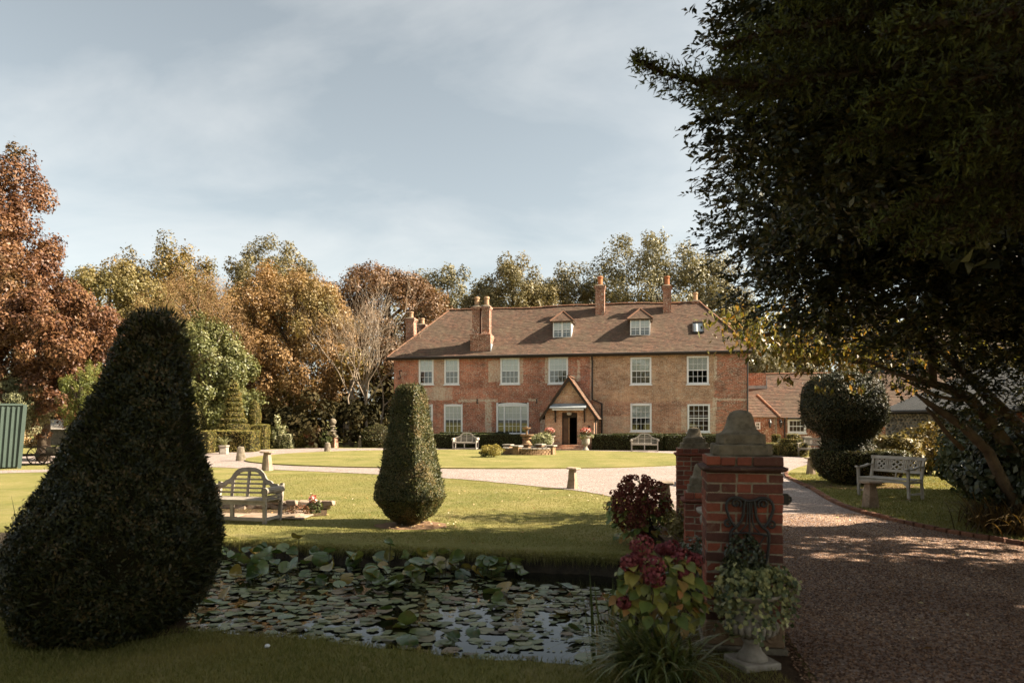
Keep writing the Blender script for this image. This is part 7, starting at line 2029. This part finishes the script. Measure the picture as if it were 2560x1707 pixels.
def cypress():
    """overhanging conifer: boughs with feathery sprays, trunk outside the picture"""
    t = thing('cypress_tree', 'dark cypress bough reaching in from the top right corner', 'tree', (0, 0, 0), 0)
    rng = np.random.default_rng(71)
    mb = MB()
    MB_t = [(8.2, 5.6, -0.1), (8.1, 5.6, 4), (8.0, 5.7, 8), (7.9, 5.7, 12)]
    mb.tube(MB_t, [0.35, 0.28, 0.2, 0.1], 10)
    boughs = []
    def pt(px, py, d): return np.array(P(px, py, d))
    # (path, spray length start/end, droop)
    boughs.append(([pt(2700, 60, 6.2), pt(2350, 150, 6.0), pt(2100, 190, 5.8), pt(1900, 210, 5.7), pt(1750, 205, 5.6), pt(1650, 180, 5.55), pt(1580, 142, 5.5)], 0.42, 0.10))
    boughs.append(([pt(2700, -60, 6.0), pt(2300, 20, 5.8), pt(2050, 60, 5.6), pt(1900, 90, 5.5), pt(1800, 120, 5.5)], 0.45, 0.2))
    boughs.append(([pt(2750, 200, 6.1), pt(2450, 280, 5.9), pt(2250, 320, 5.8), pt(2130, 350, 5.7), pt(2070, 385, 5.7)], 0.36, 0.12))
    boughs.append(([pt(2750, 380, 6.0), pt(2500, 450, 5.9), pt(2330, 500, 5.8), pt(2220, 545, 5.7), pt(2172, 580, 5.7)], 0.34, 0.1))
    boughs.append(([pt(2750, 480, 5.9), pt(2500, 540, 5.8), pt(2380, 570, 5.7), pt(2300, 605, 5.7), pt(2255, 625, 5.7)], 0.32, 0.1))
    boughs.append(([pt(2750, -200, 5.8), pt(2350, -120, 5.6), pt(2100, -60, 5.5), pt(1950, -10, 5.4)], 0.5, 0.25))
    boughs.append(([pt(2750, 100, 5.6), pt(2500, 180, 5.4), pt(2300, 240, 5.3), pt(2150, 260, 5.3)], 0.45, 0.2))
    boughs.append(([pt(2750, 250, 5.2), pt(2600, 300, 5.1), pt(2450, 340, 5.1), pt(2350, 400, 5.1)], 0.4, 0.2))
    boughs.append(([pt(2750, 0, 4.6), pt(2550, 30, 4.6), pt(2350, 60, 4.6), pt(2200, 80, 4.7)], 0.4, 0.25))
    Pq, Nq, Tq, Lq, tint = [], [], [], [], []
    for path, sl, dr in boughs:
        # resample
        seg = [np.linalg.norm(b-a) for a, b in zip(path[:-1], path[1:])]; tot = sum(seg)
        m = int(tot/0.03)
        mb.tube([tuple(p) for p in path], [0.05*(1 - 0.85*i/(len(path)-1)) for i in range(len(path))], 6)
        cum = np.concatenate([[0], np.cumsum(seg)])
        for i in range(m):
            s = tot*i/m
            k = min(np.searchsorted(cum, s, side='right')-1, len(seg)-1)
            f = (s-cum[k])/seg[k]; p = path[k]*(1-f) + path[k+1]*f; ax = (path[k+1]-path[k])/seg[k]
            fr = i/m
            ln = sl*(1.0 - 0.78*fr**3)*(0.4+0.75*rng.random())
            for sgn in range(8):
                sd = rng.normal(size=3)*0.75; sd -= ax*sd.dot(ax); sd /= max(np.linalg.norm(sd), 1e-6)
                dv = sd*0.85 + ax*0.65 + np.array([0, 0, -dr]); dv /= np.linalg.norm(dv)
                nn_ = max(4, int(ln/0.026))
                ss = np.linspace(0.08, 1, nn_)
                q = p + dv*(ss*ln)[:, None] + np.array([0, 0, -0.10*ln])*(ss**2)[:, None] + rng.normal(size=(nn_, 3))*0.012
                tt = norm(dv + rng.normal(size=(nn_, 3))*0.55)
                Pq.append(q); Tq.append(tt); Nq.append(norm(rng.normal(size=(nn_, 3)) + np.array([0, -0.3, 0.5]))); Lq.append(rng.uniform(0.04, 0.085, nn_))
                tint.append(np.clip(0.15 + 0.75*ss*(0.35+0.65*fr) + rng.normal(size=nn_)*0.12, 0, 1))
    Pm, Tm, Nm, Lm, tn = [np.concatenate(z) for z in (Pq, Tq, Nq, Lq, tint)]
    V, Fq = leaf_cards(Pm, Nm, Lm, Lm*0.26, rng, T=Tm, tri=True)
    link('crown', mesh_np('crown', V, Fq, tn), M['cypress'], t)
    mb.build('trunk', M['bark'], t)
    parts = []
    for i, (c, R, n) in enumerate((((8.6, 5.4, 5.5), (2.0, 2.2, 3.4), 5200), ((8.2, 5.6, 9.6), (2.0, 2.2, 3.2), 3200), ((9.4, 3.4, 5.0), (2.2, 1.6, 4.0), 4200), ((9.4, 3.8, 10.0), (2.4, 2.0, 3.0), 4200), ((7.0, 3.0, 9.5), (1.6, 1.4, 1.8), 2200))):
        V, Fq, T = crown_mesh(rng, c, R, 70, n, 0.38, 0.24, 0.6, 0.5, 520+i, 0.1, tri=True); parts.append((V, Fq, T*0.8))
    V, Fq, T = join_np(parts)
    link('crown', mesh_np('crown', V, Fq, T), M['cypress'], t)
cypress()

# an unseen low tree, added past the right edge to shade verge and bench
t = thing('unseen_verge_tree', 'unseen low evergreen added to shade the bench verge', 'tree', (13.6, 13.6, 0), 0)
rg = np.random.default_rng(640)
V, Fq, T = crown_mesh(rg, (0, 0.6, 3.6), (2.8, 3.2, 2.2), 110, 20000, 0.18, 0.2, 0.6, 0.3, 640, 0.2, tri=True)
link('crown', mesh_np('crown', V, Fq, T), M['bay'], t)
limb_tree(t, 1.6, 5.0, (2.4, 2.2, 1.8), rg, 'bark', 0.2)

# unseen trees added around the viewpoint to darken the foreground
for i, (x, y, rx, lab) in enumerate(((-10.5, 0.5, 4.2, 'unseen yew added left of the viewpoint to darken the foreground'), (-3.5, -6.0, 4.6, 'unseen yew added behind the viewpoint to darken the foreground'), (5.5, -5.5, 4.6, 'unseen yew added behind the drive to darken the foreground'))):
    t = thing('added_shade_tree', lab, 'tree', (x, y, 0), 0, 'unseen trees added for shade')
    rg = np.random.default_rng(600+i)
    V, Fq, T = crown_mesh(rg, (0, 0, 5.2), (rx, rx*0.8, 5.0), 90, 3000, 0.42, 0.2, 0.6, 0.3, 600+i, 0.2, tri=True)
    link('crown', mesh_np('crown', V, Fq, T), M['yew_dark'], t)
    limb_tree(t, 3.0, 8.5, (rx, rx, 4), rg, 'bark', 0.3)

# ------------------------------------------------------------------ hydrangeas, strap plants, lilies
def leaf_mesh(L, W, name, n=6, droop=0.25, notch=False):
    """broad pointed leaf with a crease and a bent tip, base at the origin, along +x"""
    V, Fq = [], []
    for i in range(n+1):
        s = i/n; w = W*0.5*math.sin(math.pi*min(1, s*0.92+0.08))**0.8*(1 - s*0.35)/0.9
        if i == n: w = 0.001
        z = -droop*L*s*s
        V += [(s*L, -w, z + w*0.22), (s*L, 0, z), (s*L, w, z + w*0.22)]
    for i in range(n):
        a = 3*i; Fq += [(a, a+3, a+4, a+1), (a+1, a+4, a+5, a+2)]
    me = bpy.data.meshes.new(name); me.from_pydata(V, [], Fq)
    me.polygons.foreach_set('use_smooth', [True]*len(me.polygons)); me.update()
    return me
HYL = [leaf_mesh(0.095, 0.088, 'leaf', 5, dr) for dr in (0.15, 0.3, 0.5)]
for m_ in HYL: m_.materials.append(M['hyd_leaf'])

def flower_head(name, parent, c, r, n, mat, seed, L):
    rng = np.random.default_rng(seed)
    d = unit(n, rng); p = d*np.array([r, r, r*0.85])*(0.86+0.16*rng.random(n))[:, None]
    Nn = norm(d + rng.normal(size=(n, 3))*0.35); l = L*(0.7+0.6*rng.random(n))
    V, Fq = leaf_cards(p, Nn, l, l*0.8, rng, fold=0.12)
    return link(name, mesh_np(name, V, Fq, np.clip(rng.random(n)*0.8+0.1*rng.random(), 0, 1)), M[mat], parent, c)

def aim(o, d, roll):
    q = Vector(d).to_track_quat('X', 'Z'); o.rotation_euler = (q.to_matrix().to_4x4() @ Matrix.Rotation(roll, 4, 'X')).to_euler()

def hydrangea_near():
    x, y = 1.02, 5.05
    t = thing('hydrangea_bush', 'near hydrangea with dull red heads and yellowing leaves beside the brick pier', 'hydrangea', (x, y, 0), 0, 'hydrangea bushes in the bed')
    rng = random.Random(5)
    K_ = 4.85/1707
    def q(px, py, dd=0.0):
        X, Y, Z = P(px, py, 4.85+dd); return (X-x, Y-y, Z)
    st = MB()
    heads = [(1605, 1362, 30, 0.05), (1632, 1415, 31, -0.1), (1636, 1442, 27, -0.14), (1575, 1408, 25, 0.0), (1706, 1395, 30, 0.1), (1738, 1400, 20, 0.15), (1680, 1368, 22, 0.2), (1715, 1438, 22, 0.05), (1560, 1505, 18, 0.0), (1655, 1372, 16, 0.22), (1590, 1395, 18, 0.15)]
    for i, (px, py, r, dd) in enumerate(heads):
        c = q(px, py, dd - 0.16)
        flower_head('flower_head', t, c, r*K_*1.0, 190, 'hyd_flower', 300+i, 0.03)
        st.tube([(rng.uniform(-.1, .25), rng.uniform(-.05, .15), 0), (c[0]*0.6, c[1]*0.5, c[2]*0.5), c], [0.008, 0.006, 0.004], 5)
    st.build('stems', M['bark'], t)
    n = 0
    while n < 240:
        px = rng.uniform(1540, 1765); py = rng.uniform(1390, 1585); 
        ex, ey = (px-1650)/112, (py-1478)/112
        if ex*ex + ey*ey > 1: continue
        dep = rng.uniform(-0.30, 0.20)*(1-0.6*(ex*ex+ey*ey))
        c = q(px, py, dep)
        out = Vector((ex*0.8 + rng.uniform(-.6, .6), -0.75 + rng.uniform(-.4, .3), -0.25 + rng.uniform(-.45, .4) - 0.2*ey))
        o = link('leaf', HYL[rng.randrange(3)], None, t, c); aim(o, out, rng.uniform(-.6, .6)); s = rng.uniform(0.6, 1.15); o.scale = (s, s, s); n += 1
def hydrangea_far():
    x, y = 2.05, 9.9
    t = thing('hydrangea_bush', 'farther hydrangea covered in many small dark red heads on the lawn side', 'hydrangea', (x, y, 0), 0, 'hydrangea bushes in the bed')
    rng = random.Random(9); st = MB()
    d0 = 9.75; K_ = d0/1707
    def q(px, py, dd=0.0):
        X, Y, Z = P(px, py, d0+dd); return (X-x, Y-y, Z)
    pts = [(1520, 1263, 14)]
    i = 0
    while len(pts) < 100:
        px = rng.uniform(1525, 1675); py = rng.uniform(1190, 1345)
        ex, ey = (px-1600)/74, (py-1262)/76
        if ex*ex+ey*ey > 1 or (ey > 0.3 and ex > 0.2) or rng.random() < max(0, ey*0.6): continue
        if any((px-a)**2 + (py-b)**2 < (9)**2 for a, b, _ in pts): continue
        pts.append((px, py, rng.uniform(7.5, 11.5))); i += 1
    for i, (px, py, r) in enumerate(pts):
        ex, ey = (px-1600)/74, (py-1262)/76
        dep = -0.42*math.sqrt(max(0, 1-ex*ex-ey*ey)) + rng.uniform(-.05, .12)
        c = q(px, py, dep)
        flower_head('flower_head', t, c, r*K_, 60, 'sedum_flower', 400+i, 0.034)
        if i % 3 == 0: st.tube([(rng.uniform(-.2, .2), rng.uniform(-.1, .1), 0), (c[0]*0.6, c[1]*0.5, c[2]*0.5), c], [0.012, 0.009, 0.005], 5)
    st.build('stems', M['bark'], t)
    n = 0
    while n < 260:
        px = rng.uniform(1520, 1685); py = rng.uniform(1200, 1385)
        ex, ey = (px-1602)/76, (py-1285)/92
        if ex*ex+ey*ey > 1: continue
        dep = -0.40*math.sqrt(max(0, 1-ex*ex-ey*ey)) + rng.uniform(.02, .3)
        o = link('leaf', HYL[rng.randrange(3)], None, t, q(px, py, dep)); aim(o, (ex+rng.uniform(-.5, .5), -0.7, rng.uniform(-.6, .1)), rng.uniform(-.6, .6)); s = rng.uniform(0.8, 1.25); o.scale = (s, s, s); n += 1
hydrangea_near(); hydrangea_far()
shrub('bed_shrub', 'low bronze-green shrub between the far hydrangea and the low pier', (2.45, 9.2, 0), 0.4, 0.35, 0.75, 2600, 0.05, 'goldgreen', 160, nc=24)
shrub('bed_shrub', 'dark foliage at the base of the low pier behind the near hydrangea', (1.75, 6.5, 0), 0.35, 0.5, 0.55, 1800, 0.05, 'ivy_dark', 161, nc=24)

def strap_plant(name, label, loc, n, L, w, seed, mat='blade', **kw):
    t = thing(name, label, 'plant', loc, 0)
    rng = np.random.default_rng(seed)
    V, Fq, T = blades(n, kw.pop('rad', 0.07), L, w, rng, **kw)
    link('leaves', mesh_np('leaves', V, Fq, T), M[mat], t)
    return t
strap_plant('day_lily', 'arching strap-leaved day lily clump at the pond corner', (1.0, 4.62, 0), 460, 0.66, 0.021, 81, spread=1.05, rad=0.10, drop=1.05, bias=(math.radians(195), 0.55))
strap_plant('iris', 'upright sword-leaved iris at the water edge by the hydrangea', (0.75, 5.35, -0.2), 20, 0.75, 0.035, 82, spread=0.25, rad=0.06, drop=0.3)
strap_plant('iris', 'a few bent iris blades left of the hydrangea stems', (0.92, 5.7, -0.2), 16, 0.62, 0.03, 83, spread=0.4, rad=0.08, drop=0.5)
strap_plant('fern_clump', 'brown arching fern clump at the right edge of the drive', (7.55, 10.3, 0.03), 420, 0.85, 0.02, 84, 'fern', spread=1.05, rad=0.25)
strap_plant('fern_clump', 'second brown grass clump under the leaning trunks', (8.05, 10.95, 0.03), 420, 0.95, 0.02, 85, 'fern', spread=1.0, rad=0.3)
strap_plant('reed', 'tall single reed blades at the left edge of the photo', (-6.3, 8.2, -0.2), 9, 1.1, 0.03, 86, spread=0.4, rad=0.25, drop=0.3)

def pad_mesh(r, name, cup, seed, n=14):
    """round lily leaf with a notch; cup > 0 turns the rim up"""
    rng = random.Random(seed)
    V = [(0, 0, 0)]; Fq = []
    w1 = rng.uniform(0, 6)
    for ring, f in ((0, 0.55), (1, 1.0)):
        for k in range(n+1):
            a = 0.12 + (2*math.pi-0.24)*k/n
            rr = r*f*(1 + 0.05*math.sin(3*a+w1))
            z = cup*r*f*f*(0.75 + 0.5*math.sin(2*a+w1)) + (0.03*r*math.sin(5*a+w1) if ring else 0)
            V.append((rr*math.cos(a), rr*math.sin(a), z))
    m = n+1
    for k in range(n):
        Fq.append((0, 1+k, 2+k)); Fq.append((1+k, 1+m+k, 2+m+k, 2+k))
    me = bpy.data.meshes.new(name); me.from_pydata(V, [], Fq); me.polygons.foreach_set('use_smooth', [True]*len(me.polygons)); me.update()
    return me
def lilies():
    rng = random.Random(12)
    up = [pad_mesh(0.10, 'leaf', c, 20+i) for i, c in enumerate((0.15, 0.35, 0.6, -0.35, 0.9))]
    for m_ in up: m_.materials.append(M['lily'])
    fl = [pad_mesh(0.078, 'leaf', c, 40+i) for i, c in enumerate((0.01, 0.02, 0.05, 0.0))]
    for m_ in fl: m_.materials.append(M['lily_flat'])
    # upright leaves crowded at the far bank
    t = thing('water_lily', 'crowded upright lily leaves rising from the water at the far bank', 'water lily', (-2.6, 8.6, -0.235), 0, 'water lilies on the pond')
    st = MB(); n = 0
    while n < 170:
        x = rng.uniform(-5.6, 0.15); _, f, _ = pond_edges(x)
        dpt = 0.25 + 1.35*rng.random()**1.2*max(0.25, min(1, (0.5-x)/2.6)); y = f - dpt
        h = rng.uniform(0.05, 0.24)*(1.0 - 0.4*(dpt/1.6))
        o = link('leaf', up[rng.randrange(5)], None, t, (x+2.6, y-8.6, h)); s = rng.uniform(0.6, 1.15); o.scale = (s, s, s)
        o.rotation_euler = (rng.uniform(-.1, .85), rng.uniform(-.5, .5), rng.uniform(0, 6.28)) if rng.random() < .75 else (rng.uniform(.5, 1.5), rng.uniform(-.3, .3), rng.uniform(-.9, .9))
        st.tube([(x+2.6+rng.uniform(-.03, .03), y-8.6, -0.05), (x+2.6, y-8.6, h)], 0.004, 4, cap=False); n += 1
    for x, y, h in ((-2.75, 8.75, 0.47), (-1.55, 8.6, 0.42), (-0.85, 8.65, 0.30), (-1.2, 8.1, 0.20)):
        o = link('leaf', up[2], None, t, (x+2.6, y-8.6, h)); o.rotation_euler = (0.5, 0.2, rng.uniform(0, 6)); o.scale = (.8, .8, .8)
        st.tube([(x+2.6, y-8.6, -0.05), (x+2.62, y-8.6, h)], 0.005, 4, cap=False)
    st.build('stems', M['stem'], t)
    # floating pads over the rest of the pond
    t2 = thing('water_lily', 'flat silvery lily pads floating over the near half of the pond', 'water lily', (-1.0, 6.6, -0.235), 0, 'water lilies on the pond')
    pts = []; n = 0; tries = 0
    while n < 300 and tries < 40000:
        tries += 1
        x = rng.uniform(-5.2, 1.35); a, f, tt = pond_edges(x)
        y = rng.uniform(a+0.12, f-0.35)
        if y > f - 0.9 and x > -0.1: continue
        if y < a + 0.8 and x > -0.35 and rng.random() < 0.93: continue      # open water in the near right corner
        if y > 8.0 and x < 0 and rng.random() < 0.7: continue
        if abs(x) > 0.8*y: continue
        if any((x-p)**2 + (y-q)**2 < 0.075**2 for p, q in pts): continue
        pts.append((x, y))
        raised = rng.random() < 0.13
        o = link('leaf', (up if raised else fl)[rng.randrange(4)], None, t2, (x+1.0, y-6.6, 0.006 + (rng.uniform(0.015, 0.06) if raised else rng.uniform(0, 0.01))))
        s = rng.uniform(0.65, 1.25); o.scale = (s, s, s)
        o.rotation_euler = (rng.uniform(-.07, .07) if not raised else rng.uniform(-.2, .9), rng.uniform(-.07, .07) if not raised else rng.uniform(-.4, .4), rng.uniform(0, 6.28)); n += 1
    g = np.random.default_rng(13); m = 2500
    x = g.uniform(-7.5, 1.4, m); ed = np.array([pond_edges(v)[:2] for v in x])
    y = ed[:, 0] + 0.08 + g.random(m)*(ed[:, 1]-ed[:, 0]-0.4)
    ok = ~((y < ed[:, 0]+0.75) & (x > -0.3) & (g.random(m) < 0.9)) & ~((y > ed[:, 1]-0.85) & (x > -0.2))
    x, y = x[ok], y[ok]; m = len(x)
    L = 0.03 + 0.13*g.random(m)**1.6
    Vv = []; Ff = []; tn = []
    ang = np.linspace(0, 2*np.pi, 8, endpoint=False)
    cz = g.uniform(0.002, 0.012, m); tl = g.normal(size=(m, 2))*0.05
    ct, st_ = np.cos(ang), np.sin(ang)
    rr = (L/2)[:, None]*(1 + 0.14*g.normal(size=(m, 8)))
    X = x[:, None] + rr*ct; Y = y[:, None] + rr*st_*g.uniform(0.6, 1, (m, 1)); Z = cz[:, None] + np.abs(tl[:, :1]*rr*ct*6) + 0.0
    V = np.stack([X+1.0, Y-6.6, Z], axis=2).reshape(-1, 3)
    o = link('small_leaves', mesh_np('small_leaves', V, np.arange(m*8).reshape(m, 8), g.random(m)), M['lily_rest'], t2); o['kind'] = 'stuff'
lilies()
# a white ball and scraps on the near grass
for i, (px, py) in enumerate(((668, 1619),)):
    x, y = G(px, py); 
    b = thing('pebble_stone', 'small white stone lying on the near lawn', 'stone', (x, y, 0.015), 0); MB().lathe([(0.004, -0.014), (0.018, -0.008), (0.022, 0.002), (0.014, 0.012), (0.003, 0.015)], 9).jitter(0.002, i).build('stone', M['white'], b, smooth=True)
